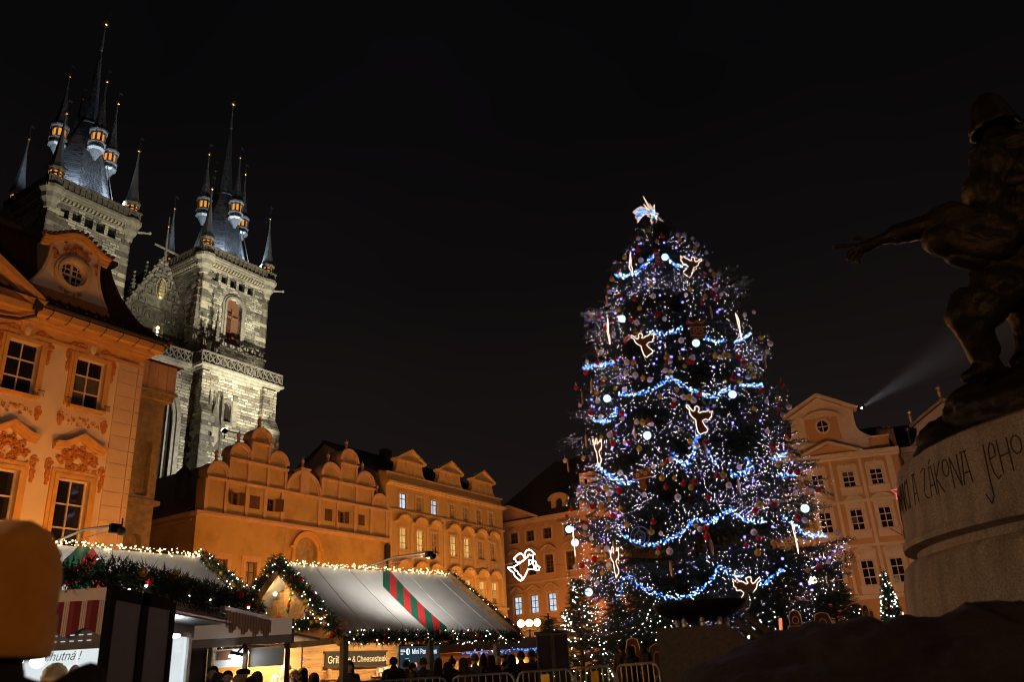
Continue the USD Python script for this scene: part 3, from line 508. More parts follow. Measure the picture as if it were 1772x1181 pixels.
for k, (a, b, c_, d_) in enumerate(awin):
    if k in (0, 2, 4): window(sc, a, b, c_, d_, Y, rows=(0.4,), cols=2, glass="dullglass", frame="shutter", rec=0.2, fw=0.04, mw=0.03)
    else:
        for s_ in (0, 1): 
            x0 = a + s_ * (b - a) / 2; MB().box(x0 + 0.01, x0 + (b - a) / 2 - 0.01, Y + 0.04, Y + 0.09, c_, d_).build("shutter", "shutter", sc)
for (hx, ang, wd) in ((34.6, 150, 0.33), (35.14, 30, 0.33), (38.17, 38, 0.55), (44.33, 160, 0.28), (44.87, 25, 0.3)):
    a = math.radians(ang); zz = [w_ for w_ in awin if abs(w_[0] - hx) < 0.1 or abs(w_[1] - hx) < 0.1][0]
    MB().prism((hx, Y - 0.02, (zz[2] + zz[3]) / 2), (hx + wd * math.cos(a), Y - 0.02 - wd * math.sin(a), (zz[2] + zz[3]) / 2), 0.04, zz[3] - zz[2]).build("shutter", "shutter", sc)
MB().poly(niche.buffer(0.28).intersection(sbox(39, 8.4, 43, 12)).difference(niche), Y - 0.14, Y + 0.02).poly(niche.buffer(0.38).difference(niche.buffer(0.2)).intersection(sbox(39.4, 10.3, 42.8, 12)), Y - 0.24, Y - 0.138).box(39.55, 39.9, Y - 0.22, Y, 10.2, 10.36).box(42.25, 42.6, Y - 0.22, Y, 10.2, 10.36).build("niche_frame", "ochretrim", sc)
MB().poly(niche, Y + 0.18, Y + 0.3).build("painted_niche", "oldstone", sc)
MB().tube([(39.1, Y - 0.1, 11.5), (39.05, Y - 0.14, 9), (38.9, Y - 0.14, 6), (38.85, Y - 0.1, 0)], 0.02, 4).build("cable", "creamtrim", sc)
MB().tube([(49.35, Y - 0.2, 11.4), (49.35, Y - 0.2, 0)], 0.09, 8).build("downpipe", "lead", sc)
MB().box(49.15, 49.55, Y - 0.36, Y - 0.08, 10.1, 11.3).build("rain_hopper", "lead", sc)
for x0, xr, x1 in ((32.4, 36.6, 40.6), (40.6, 45.1, 49.5)):
    ze = 11.8
    MB().add([(x0 - 0.5, Y + 0.8, ze), (xr, Y + 0.8, 16.5), (x1, Y + 0.8, ze + 1), (x0 - 0.5, Y + 15, ze), (xr, Y + 15, 16.5), (x1, Y + 15, ze + 1)], [(0, 1, 4), (0, 4, 3), (1, 2, 5), (1, 5, 4), (3, 4, 5)]).build("roof", "roofdark", sc)
MB().box(33.3, 33.95, Y + 3.6, Y + 4.3, 13, 15.0).add([(33.2, Y + 3.5, 15.0), (34.05, Y + 3.5, 15.0), (34.05, Y + 4.4, 15.0), (33.2, Y + 4.4, 15.0), (33.62, Y + 3.95, 15.7)], [(0, 1, 4), (1, 2, 4), (2, 3, 4), (3, 0, 4)]).build("chimney", "roofgrey", sc)
MB().box(32.4, 49.4, Y + 14, Y + 14.4, 0, 11.7).build("back_wall", "ochreplaster", sc)

# ------------------------------------------------------------------ yellow house with three small gables
ye = thing("yellow_house", "tall yellow ochre house with three small pedimented gables and some lit windows", "house", "town", (57.8, Y, 0))
cols = [51.0, 53.12, 55.07, 57.65, 59.62, 61.72, 63.67]; wd = 0.95
zr = [(14.45, 15.71), (11.19, 12.91), (7.42, 9.32)]
holes = [sbox(x, z0, x + wd, z1) for x in cols for z0, z1 in zr]
facade(ye, sbox(49.4, 0, 66.05, 16.2), holes, Y + 0.01, "yellowplaster", 0.5)
MB().box(49.4, 49.8, Y + 0.5, Y + 13, 0, 17.4).box(65.65, 66.05, Y + 0.5, Y + 13, 0, 17.2).build("side_wall", "yellowplaster", ye)
MB().add([(49.42, Y + 0.5, 17.3), (49.42, Y + 13, 17.3), (49.42, Y + 7, 20.9)], [(0, 2, 1)]).build("fire_wall", "creamtrim", ye)
lit = {(0, 0): "litwhite", (0, 2): "litwhite", (1, 0): "litwarm", (1, 1): "litwarm", (1, 3): "litwarm", (1, 4): "litwarm", (2, 3): "litwarm", (2, 4): "litdim", (2, 5): "litdim", (2, 6): "litdim"}
for r_, (z0, z1) in enumerate(zr):
    for k, x in enumerate(cols):
        g_ = lit.get((r_, k), "curtain")
        gs = [g_] * 6
        if g_ == "litdim": gs = ["curtain", "litdim", "litwarm"] * 2
        window(ye, x, x + wd, z0, z1, Y, rows=(0.36,) if r_ == 0 else (0.36, 0.7), cols=2, glasses=gs, frame="yellowtrim" if g_ != "litwhite" else "greywood", rec=0.12, fw=0.06, mw=0.055, sill=0.12 if r_ else None, sillmat="yellowtrim")
        surround(ye, x, x + wd, z0, z1, Y, 0.17, 0.04, "yellowtrim", ears=-1)
        if r_:
            cx = x + wd / 2; zc = z1 + 0.35; rr = 0.86
            arc = [(cx + rr * math.cos(a), Y - 0.16, zc + 0.72 * rr * math.sin(a)) for a in np.linspace(PI * 0.06, PI * 0.94, 13)]
            m = MB()
            for p0, p1 in zip(arc[:-1], arc[1:]): m.prism(p0, p1, 0.36, 0.10); m.prism(np.array(p0) - (0, -0.07, 0.1), np.array(p1) - (0, -0.07, 0.1), 0.2, 0.1)
            for s_ in (-1, 1): m.box(cx + s_ * (rr + 0.05) - 0.13, cx + s_ * (rr + 0.05) + 0.13, Y - 0.34, Y, zc + 0.02, zc + 0.14)
            m.build("arched_hood", "yellowtrim", ye)
            MB().box(x - 0.1, x + wd + 0.1, Y - 0.05, Y, z0 - 0.75, z0 - 0.2).build("apron_panel", "yellowtrim", ye)
for x in (49.9, 52.55, 54.6, 56.85, 59.1, 61.15, 63.2, 65.6): MB().box(x - 0.16, x + 0.16, Y - 0.06, Y + 0.02, 7.3, 14.1).build("pilaster", "yellowtrim", ye)
for z0, z1, d in ((14.1, 14.26, 0.14), (7.0, 7.18, 0.16), (16.2, 16.3, 0.2), (16.3, 16.46, 0.42)):
    MB().box(49.4, 66.05 + d * 0.6, Y - d, Y + 0.5, z0, z1).build("cornice", "yellowtrim", ye)
for x in np.arange(50.2, 65.5, 2.05):
    MB().poly(sbox(x, 5.2, x + 1.5, 6.6).difference(sbox(x + 0.15, 5.35, x + 1.35, 6.45)), Y - 0.05, Y + 0.01).poly(sbox(x, 2.4, x + 1.5, 4.9).difference(sbox(x + 0.15, 2.55, x + 1.35, 4.75)), Y - 0.05, Y + 0.01).build("base_panel", "yellowtrim", ye)
par = sbox(49.4, 16.46, 66.0, 17.2); gs_ = []
for gx_, hw in ((52.45, 1.65), (57.95, 1.55), (63.0, 1.6)):
    sw = [(gx_ + hw * 0.98 + 0.95 * (1 - math.sin(a)), 17.15 + 1.05 * (1 - math.cos(a))) for a in np.linspace(0, PI / 2, 8)]
    sw2 = [(2 * gx_ - x, z) for x, z in sw][::-1]
    gs_.append(Polygon([(gx_ + hw + 1.0, 17.1)] + sw + [(gx_ + hw, 18.5), (gx_, 19.4), (gx_ - hw, 18.5)] + sw2 + [(gx_ - hw - 1.0, 17.1)]).buffer(0))
facade(ye, unary_union([par] + gs_), [], Y + 0.05, "yellowplaster", 0.45, "parapet")
for gx_, hw in ((52.45, 1.65), (57.95, 1.55), (63.0, 1.6)):
    m = MB().box(gx_ - hw - 0.15, gx_ + hw + 0.15, Y - 0.2, Y + 0.55, 18.38, 18.5)
    for s_ in (-1, 1): m.prism((gx_ + s_ * (hw + 0.2), Y + 0.15, 18.52), (gx_, Y + 0.15, 19.5), 0.85, 0.16)
    m.build("gable_pediment", "yellowtrim", ye)
    MB().poly(sbox(gx_ - 0.6, 17.3, gx_ + 0.6, 18.4).difference(sbox(gx_ - 0.42, 17.4, gx_ + 0.42, 18.25)), Y - 0.03, Y + 0.06).build("blind_window", "yellowtrim", ye)
MB().box(49.4, 66.05, Y - 0.1, Y + 0.5, 17.14, 17.26).build("parapet_rail", "yellowtrim", ye)
MB().add([(49.0, Y + 0.5, 17.1), (66.3, Y + 0.5, 17.1), (66.3, Y + 7, 20.9), (49.0, Y + 7, 20.9), (66.3, Y + 14, 17.1), (49.0, Y + 14, 17.1), (49.0, Y + 0.5, 17.35), (49.0, Y + 7, 21.15), (66.3, Y + 7, 21.15), (66.3, Y + 0.5, 17.35)], [(6, 9, 8), (6, 8, 7), (3, 2, 4), (3, 4, 5), (0, 3, 7), (0, 7, 6), (1, 9, 8), (1, 8, 2)]).build("roof", "roofgrey", ye)
MB().box(55.0, 55.8, Y + 5, Y + 5.8, 19, 21.2).build("chimney", "roofgrey", ye)

# ------------------------------------------------------------------ brown-pink palace behind the hanging angel (front faces left-to-right across the end of the square)
YE = 70.0
br = thing("pink_palace", "dim brown pink palace with dark hipped roof and three white lit windows", "palace", "e", (-41, YE, 0))
ec = [-45.82, -43.92, -41.93, -39.55, -37.5, -35.4]
ez = [(13.55, 14.6), (10.32, 12.05), (6.78, 8.46)]
doors = [archpoly(-44.0, -42.55, 0, 5.05), sbox(-45.95, 0, -45.05, 4.55), archpoly(-41.5, -40.1, 0, 5.0)]
facade(br, sbox(-49, 0, -33.0, 15.4), [sbox(x, a, x + 0.92, b) for x in ec for a, b in ez] + doors, YE, "brownpink", 0.5)
for r_, (a, b) in enumerate(ez):
    for k, x in enumerate(ec):
        g_ = ["litwhite"] * 6 if r_ == 2 and k < 3 else ["dullglass"] * 6
        window(br, x, x + 0.92, a, b, YE, rows=(0.5,) if r_ == 0 else (0.32, 0.68), cols=2, glasses=g_, frame="darkwood" if r_ == 2 else "shutter", rec=0.15, fw=0.06, mw=0.05, sill=0.14, sillmat="duskytrim")
        surround(br, x, x + 0.92, a, b, YE, 0.2, 0.05, "duskytrim", ears=-1)
        cx = x + 0.46
        m = MB()
        if r_ == 0: m.poly(Polygon([(cx - 0.3, b + 0.2), (cx + 0.3, b + 0.2), (cx + 0.15, b + 0.48), (cx - 0.15, b + 0.48)]), YE - 0.1, YE)
        else:
            for p0, p1 in zip(*(lambda A_: (A_[:-1], A_[1:]))([(cx + 0.8 * s_, YE - 0.12, b + 0.45 + 0.42 * math.cos(s_ * PI / 2) ** (1.0 if r_ == 1 else 1.6)) for s_ in np.linspace(-1, 1, 11)])): m.prism(p0, p1, 0.26, 0.12)
            rococo(m, cx, b + 0.48, 1.1, 0.5, YE, 7 * k + r_)
        m.build("window_crest", "duskytrim", br)
MB().poly(doors[0], YE + 0.3, YE + 0.35).build("lit_arch_pane", "litwhite", br)
m = MB().poly(doors[0].difference(doors[0].buffer(-0.1)), YE + 0.2, YE + 0.3); m.box(-43.33, -43.22, YE + 0.19, YE + 0.3, 0, 4.9).box(-43.95, -42.6, YE + 0.193, YE + 0.303, 3.6, 3.72); m.build("arch_door_frame", "palewood", br)
MB().poly(doors[2], YE + 0.3, YE + 0.35).build("dark_arch_pane", "dullglass", br)
MB().poly(doors[1], YE + 0.3, YE + 0.35).build("lit_door", "litwhite", br)
MB().box(-45.95, -45.05, YE + 0.2, YE + 0.28, 3.3, 3.5).box(-45.53, -45.47, YE + 0.203, YE + 0.283, 0, 4.5).build("door_bars", "darkwood", br)
rus = sbox(-49, 0.3, -33, 5.7)
for d_ in doors: rus = rus.difference(d_.buffer(0.12))
for k in range(9): MB().poly(rus.intersection(sbox(-50, 0.35 + k * 0.6, -30, 0.88 + k * 0.6)), YE - 0.06, YE + 0.01).build("rusticated_course", "duskytrim", br)
for z0, z1, d in ((5.85, 6.1, 0.16), (9.55, 9.72, 0.12), (15.3, 15.45, 0.25), (15.45, 15.7, 0.5)): MB().box(-49, -33, YE - d, YE + 0.5, z0, z1).build("cornice", "duskytrim", br)
MB().poly(Polygon([(-48.9, 15.7), (-42.4, 15.7), (-45.65, 17.15)]), YE - 0.2, YE + 1.0).build("pediment", "brownpink", br)
for s_ in (-1, 1): MB().prism((-45.65 + s_ * 3.4, YE - 0.3, 15.75), (-45.65, YE - 0.3, 17.3), 0.6, 0.22).build("raking_cornice", "duskytrim", br)
MB().add([(-49.5, YE - 0.4, 15.7), (-33, YE - 0.4, 15.7), (-33, YE + 6, 22.6), (-43.6, YE + 6, 22.6), (-49.5, YE + 13, 15.7), (-33, YE + 13, 15.7)], [(0, 1, 2), (0, 2, 3), (0, 3, 4), (3, 2, 5), (3, 5, 4)]).build("hipped_roof", "roofgrey", br)
MB().box(-49, -33, YE + 12.5, YE + 13, 0, 15.5).build("back_wall", "brownpink", br)
dmr = archpoly(-40.5, -39.75, 16.35, 17.35)
MB().poly(unary_union([sbox(-41.0, 15.9, -39.25, 17.2), Polygon([(-41.05, 17.2), (-39.2, 17.2)] + [(-40.12 + 0.95 * math.cos(a), 17.2 + 0.55 * math.sin(a)) for a in np.linspace(0.1, PI - 0.1, 9)])]).difference(dmr), YE + 0.3, YE + 0.7).box(-40.9, -39.35, YE + 0.7, YE + 2.6, 15.9, 17.3).build("dormer", "duskytrim", br)
MB().poly(dmr, YE + 0.5, YE + 0.56).build("dormer_pane", "dullglass", br)
m = MB()
for p0, p1 in zip(*(lambda A_: (A_[:-1], A_[1:]))([(-40.12 + 1.08 * math.cos(a), YE + 0.3, 17.2 + 0.6 * math.sin(a)) for a in np.linspace(0, PI, 11)])): m.prism(p0, p1, 0.5, 0.12)
m.build("dormer_hood", "duskytrim", br)
MB().box(-42.9, -42.3, YE + 2.2, YE + 2.8, 16.5, 18.5).box(-44.2, -42.2, YE + 0.6, YE + 1.6, 15.9, 16.65).build("chimney", "duskytrim", br)
tn = thing("tan_house", "small lit ochre house top peeping out at the tree's left side", "house", "e", (-35.8, YE - 1.5, 0))
facade(tn, sbox(-36.9, 0, -32.5, 17.2), [sbox(-35.7, 15.3, -35.05, 16.6), sbox(-34.0, 15.3, -33.4, 16.6)], YE - 1.5, "tanplaster", 0.4)
for x in (-35.7, -34.0): window(tn, x, x + 0.63, 15.3, 16.6, YE - 1.5, glass="dullglass", frame="shutter", rec=0.1)
MB().box(-37.0, -32.4, YE - 1.7, YE - 1.0, 17.2, 17.4).build("cornice", "duskytrim", tn)
MB().box(-36.75, -35.3, YE - 1.3, YE + 0.6, 17.4, 18.9).build("roof_turret", "tanplaster", tn)
MB().box(-36.2, -35.95, YE - 1.33, YE - 1.28, 17.8, 18.3).build("turret_window", "dullglass", tn)
MB().lathe([(1.15, 18.9), (0.9, 19.3), (0.4, 19.8), (0.12, 20.0), (0.1, 20.4), (0.0, 20.5)], (-36.0, YE - 0.4, 0), 8).build("turret_roof", "roofdark", tn)

# ------------------------------------------------------------------ two-tone house right of the tree
YD = 68.0
ho = thing("two_tone_house", "brown and cream baroque house with an oval attic window, right of the tree", "house", "d", (5.9, YD, 0))
dc = [(2.0, 2.9), (4.2, 5.1), (6.45, 7.38), (8.48, 9.40)]
dz = [(13.3, 14.55), (10.0, 11.6), (5.98, 7.8)]
facade(ho, sbox(0.4, 0, 10.75, 15.5), [sbox(a, c_, b, d_) for a, b in dc for c_, d_ in dz] + [sbox(4.9, 0, 6.6, 4.2)], YD, "tanplaster", 0.5)
MB().box(4.9, 6.6, YD + 0.2, YD + 0.3, 0, 4.2).build("dark_doorway", "darkwood", ho)
MB().box(10.35, 10.75, YD + 0.5, YD + 12, 0, 15.5).build("side_wall", "tanplaster", ho)
for r_, (z0, z1) in enumerate(dz):
    for k, (a, b) in enumerate(dc):
        cx = (a + b) / 2
        window(ho, a, b, z0, z1, YD, rows=(0.34, 0.67) if r_ < 2 else (0.33, 0.68), cols=2, glasses=[("greycurtain" if (k * 5 + r_ * 3 + q_ * q_) % 7 == 0 else "darkglass") for q_ in range(6)], frame="creamtrim", rec=0.12, fw=0.07, mw=0.06)
        surround(ho, a, b, z0, z1, YD, 0.24, 0.07, "creamtrim", ears=-1, top=0.3)
        m = MB()
        if r_ == 0:
            m.poly(Polygon([(cx - 0.72, z1 + 0.3), (cx + 0.72, z1 + 0.3), (cx + 0.6, z1 + 0.55), (cx - 0.6, z1 + 0.55)]), YD - 0.08, YD); rococo(m, cx, z1 + 0.5, 1.0, 0.4, YD - 0.06, k)
        else:
            A_ = [(cx + 0.78 * s_, YD - 0.12, z1 + 0.62 + (0.36 if k % 2 else 0.44) * math.cos(s_ * PI / 2) ** (0.7 if k % 2 else 1.7)) for s_ in np.linspace(-1, 1, 13)]
            for p0, p1 in zip(A_[:-1], A_[1:]): m.prism(p0, p1, 0.26, 0.12)
            m.poly(Polygon([(p_[0], p_[2] - 0.03) for p_ in A_] + [(cx + 0.7, z1 + 0.3), (cx - 0.7, z1 + 0.3)]), YD - 0.06, YD)
            rococo(m, cx, z1 + 0.62, 1.1, 0.5, YD - 0.06, k + 11 * r_)
        m.build("window_crest", "creamtrim", ho)
        MB().poly(sbox(a - 0.3, z0 - 0.62, b + 0.3, z0 - 0.12).buffer(-0.06).buffer(0.06), YD - 0.07, YD).box(a - 0.36, b + 0.36, YD - 0.16, YD, z0 - 0.12, z0 - 0.03).build("sill_apron", "creamtrim", ho)
for x, w_ in ((7.93, 0.22), (5.75, 0.2), (3.5, 0.22), (10.05, 0.44), (1.3, 0.4)): MB().box(x - w_ / 2, x + w_ / 2, YD - 0.1, YD + 0.01, 5.0, 15.4).build("pilaster_strip", "creamtrim", ho)
for z0, z1, d in ((12.05, 12.28, 0.13), (8.75, 8.95, 0.13), (5.0, 5.3, 0.18), (15.4, 15.58, 0.25), (15.58, 15.92, 0.5)): MB().box(0.3, 10.85, YD - d, YD + 0.5, z0, z1).build("band_course", "creamtrim", ho)
MB().poly(Polygon([(3.7, 15.9), (8.1, 15.9), (5.88, 16.75)]), YD - 0.18, YD + 0.4).build("pediment", "tanplaster", ho)
for s_ in (-1, 1): MB().prism((5.88 + s_ * 2.4, YD - 0.28, 15.92), (5.88, YD - 0.28, 16.88), 0.6, 0.2).build("raking_cornice", "creamtrim", ho)
MB().box(1.4, 8.95, YD + 0.15, YD + 0.6, 15.92, 17.05).build("attic_wall", "creamtrim", ho)
MB().box(8.95, 10.4, YD + 0.25, YD + 0.6, 15.92, 17.0).build("attic_panel", "tanplaster", ho)
MB().box(8.9, 10.5, YD + 0.12, YD + 0.7, 17.0, 17.1).build("attic_coping", "creamtrim", ho)
ov = ellipse(5.83, 18.38, 0.42, 0.5)
def vd(s_): return [(5.85 + s_ * (2.42 + 1.15 * (1 - t_) ** 3), 17.05 + 1.4 * t_) for t_ in np.linspace(0, 1, 9)]
gb = Polygon(vd(1) + [(8.27, 19.3), (3.43, 19.3)] + vd(-1)[::-1]).buffer(0)
facade(ho, gb, [ov, sbox(4.5, 17.12, 7.02, 19.1)], YD + 0.2, "creamtrim", 0.4, "attic_gable")
facade(ho, sbox(4.5, 17.12, 7.02, 19.1), [ov], YD + 0.24, "tanplaster", 0.3, "attic_gable_panel")
MB().poly(ellipse(5.83, 18.38, 0.56, 0.64).difference(ov), YD + 0.12, YD + 0.25).build("oval_surround", "creamtrim", ho)
MB().poly(ov, YD + 0.4, YD + 0.44).build("oval_pane", "darkglass", ho)
MB().box(5.80, 5.86, YD + 0.33, YD + 0.4, 17.9, 18.88).box(5.42, 6.24, YD + 0.335, YD + 0.4, 18.35, 18.41).build("oval_bars", "creamtrim", ho)
m = MB(); rococo(m, 5.8, 19.2, 1.9, 0.6, YD + 0.2, 3); m.build("crest_ornament", "creamtrim", ho)
A_ = [(5.83 + 1.35 * s_, YD + 0.05, 19.12 + 0.42 * math.cos(s_ * PI / 2)) for s_ in np.linspace(-1, 1, 11)]
m = MB()
for p0, p1 in zip(A_[:-1], A_[1:]): m.prism(p0, p1, 0.4, 0.14)
m.build("arched_moulding", "creamtrim", ho)
MB().poly(Polygon([(3.2, 19.3), (8.5, 19.3), (5.78, 20.75)]), YD + 0.15, YD + 0.7).build("top_pediment", "creamtrim", ho)
for s_ in (-1, 1): MB().prism((5.8 + s_ * 2.85, YD + 0.2, 19.42), (5.8, YD + 0.2, 20.95), 0.95, 0.2).build("top_raking_cornice", "creamtrim", ho)
MB().add([(0.2, YD - 0.2, 15.92), (10.9, YD + 0.6, 15.92), (10.9, YD + 6, 19.2), (0.2, YD + 6, 19.2), (10.9, YD + 13, 15.9), (0.2, YD + 13, 15.9), (3.4, YD + 0.6, 19.4), (8.2, YD + 0.6, 19.4), (5.8, YD + 0.6, 20.8), (3.4, YD + 6, 19.4), (8.2, YD + 6, 19.4), (5.8, YD + 6, 20.8)], [(0, 1, 2), (0, 2, 3), (3, 2, 4), (3, 4, 5), (6, 8, 11), (6, 11, 9), (8, 7, 10), (8, 10, 11)]).build("roof", "roofgrey", ho)
m = MB().box(10.1, 11.35, YD + 3, YD + 4, 14, 18.2)
for k in range(3): m.lathe([(0.2, 18.2), (0.16, 18.5), (0.0, 18.52)], (10.3 + k * 0.4, YD + 3.5, 0), 8)
m.build("chimney", "brownpink", ho)
MB().tube([(8.95, YD + 0.2, 10.0), (9.4, YD - 2.6, 9.0)], 0.03, 5).build("flag_wire", "lead", ho)
# second house behind with gilt statues on its gable
Y2 = 72.0
h2 = thing("pale_gabled_house", "pale stone gable with small statues peeping above the monument's edge", "house", "d", (14.5, Y2, 0))
K = 72 / 68
facade(h2, sbox(11.7, 0, 20, 16.2), [], Y2, "creamtrim", 0.5)
MB().box(11.6, 20, Y2 - 0.5, Y2 + 0.5, 16.2, 16.65).box(11.7, 20, Y2 - 0.2, Y2 + 0.5, 15.4, 15.6).build("cornice", "creamtrim", h2)
gp = Polygon([(12.3, 16.65), (18.9, 16.65), (18.3, 17.1), (17.9, 17.9), (17.85, 18.35), (13.3, 18.35), (13.25, 17.9), (12.9, 17.1)])
MB().poly(gp, Y2, Y2 + 0.5).build("gable_body", "creamtrim", h2)
MB().box(13.9, 14.5, Y2 - 0.15, Y2, 16.7, 18.3).box(16.6, 17.2, Y2 - 0.15, Y2, 16.7, 18.3).build("gable_pilaster", "duskytrim", h2)
MB().poly(Polygon([(13.1, 18.35), (18.1, 18.35), (15.6, 20.0)]), Y2 - 0.1, Y2 + 0.6).build("gable_pediment", "creamtrim", h2)
for s_ in (-1, 1): MB().prism((15.6 + s_ * 2.75, Y2 - 0.15, 18.4), (15.6, Y2 - 0.15, 20.2), 0.8, 0.2).build("raking_cornice", "duskytrim", h2)
for x, z in ((13.0, 18.5), (15.6, 20.25)):
    m = MB().lathe([(0.2, z), (0.22, z + 0.12), (0.10, z + 0.2), (0.14, z + 0.5), (0.18, z + 0.75), (0.09, z + 0.85), (0.07, z + 0.9)], (x, Y2 + 0.1, 0), 8); m.sph((x, Y2 + 0.1, z + 1.06), 0.22, 1); m.build("statuette", "madonna", h2)
MB().sph((12.55, Y2 + 0.1, 18.2), 0.2, 1).tube([(12.55, Y2 + 0.1, 16.6), (12.55, Y2 + 0.1, 18.1)], 0.07, 5).build("gilt_finial", "gold", h2)
MB().add([(11.6, Y2 + 0.4, 16.6), (20, Y2 + 0.4, 16.6), (20, Y2 + 6, 20), (11.6, Y2 + 6, 20)], [(0, 1, 2), (0, 2, 3)]).build("roof", "roofgrey", h2)
# ------------------------------------------------------------------ twin-towered gothic church
VF, VB = 77.4, 85.4
def turret(t, u, v, zb, zt, r, roofz, ballz, tipz, corbel, mats=("darkstone", "spirecopper")):
    """octagonal lantern turret with lit openings, sheet roof, gilt ball and vane"""
    m = MB()
    if corbel: m.lathe([(0.12, zb - 1.75), (0.3, zb - 1.3), (r * 0.8, zb - 0.55), (r * 1.12, zb - 0.35), (r * 1.12, zb - 0.2), (r * 0.92, zb - 0.2), (r * 0.92, zb + 0.35), (r * 1.15, zb + 0.35), (r * 1.15, zb + 0.5), (r, zb + 0.5)], (u, v, 0), 8)
    else: m.lathe([(r * 1.0, zb - 0.3), (r * 1.0, zb + 0.5), (r * 1.12, zb + 0.5), (r * 1.12, zb + 0.6), (r, zb + 0.6)], (u, v, 0), 8)
    m.lathe([(r * 0.78, zb + 0.5), (r * 0.78, zt - 0.2)], (u, v, 0), 8)
    for k in range(8):
        a = (k + 0.0) * PI / 4; m.tube([(u + r * 0.93 * math.cos(a), v + r * 0.93 * math.sin(a), zb + 0.5), (u + r * 0.93 * math.cos(a), v + r * 0.93 * math.sin(a), zt)], 0.09, 4)
    m.lathe([(r * 0.8, zt - 0.25), (r * 1.16, zt - 0.2), (r * 1.2, zt), (r * 0.9, zt + 0.02)], (u, v, 0), 8)
    tw = m.build("turret", mats[0], t)
    gl = MB()
    for k in range(8):
        a = (k + 0.5) * PI / 4; c_ = np.array([u + r * 0.735 * math.cos(a), v + r * 0.735 * math.sin(a), 0])
        tg = np.array([-math.sin(a), math.cos(a), 0]); nm = np.array([math.cos(a), math.sin(a), 0])
        for (z0, z1) in (((zb + 0.75, zt - 0.45),) if corbel else ((zb + 0.8, zb + 1.3), (zb + 1.55, zt - 0.4))):
            pts = [c_ + s_ * tg * r * 0.17 + nm * o_ + np.array([0, 0, z]) for o_ in (-0.02, 0.02) for s_ in (-1, 1) for z in (z0, z1)]
            gl.add(pts, [(0, 1, 3, 2), (4, 6, 7, 5), (0, 4, 5, 1), (2, 3, 7, 6), (0, 2, 6, 4), (1, 5, 7, 3)])
    gl.build("lit_opening", "glowamber", tw)
    h = roofz - zt
    MB().lathe([(r * 1.15, zt), (r * 0.86, zt + 0.12 * h), (r * 0.55, zt + 0.4 * h), (0.12, roofz), (0.07, ballz)], (u, v, 0), 8).build("turret_roof", mats[1], tw)
    MB().sph((u, v, ballz), 0.27 if corbel else 0.25, 2).build("gilt_ball", "gold", tw)
    MB().tube([(u, v, ballz), (u, v, tipz)], 0.04, 4).box(u, u + 0.42, v - 0.02, v + 0.02, tipz - 0.28, tipz - 0.06).build("vane", "lead", tw)
def quoins(t, x0, x1, y0, y1, z0, z1, seed, corner, h=0.52):
    """alternating long and short corner stones, standing a little proud"""
    R = random.Random(seed); z = z0; k = 0
    while z < z1 - 0.1:
        lw = R.uniform(1.5, 2.3) if k % 2 else R.uniform(0.8, 1.2); lv = R.uniform(0.8, 1.1) if k % 2 else R.uniform(1.4, 2.0)
        a, b = (x0 - 0.05, x0 + lw) if corner == 0 else (x1 - lw, x1 + 0.05)
        hh = h * R.uniform(0.85, 1.1)
        m = MB().box(a, b, y0 - 0.05, y0 + 0.1, z, min(z + hh - 0.04, z1))
        xa, xb = (x0 - 0.05, x0 + 0.1) if corner == 0 else (x1 - 0.1, x1 + 0.05)
        m.box(xa, xb, y0 - 0.05, y0 + lv, z + 0.003, min(z + hh - 0.043, z1)); m.build("quoin_stone", R.choice(["darkstone", "darkstone", "darkstone", "greystone", "palestone"]), t)
        z += hh; k += 1
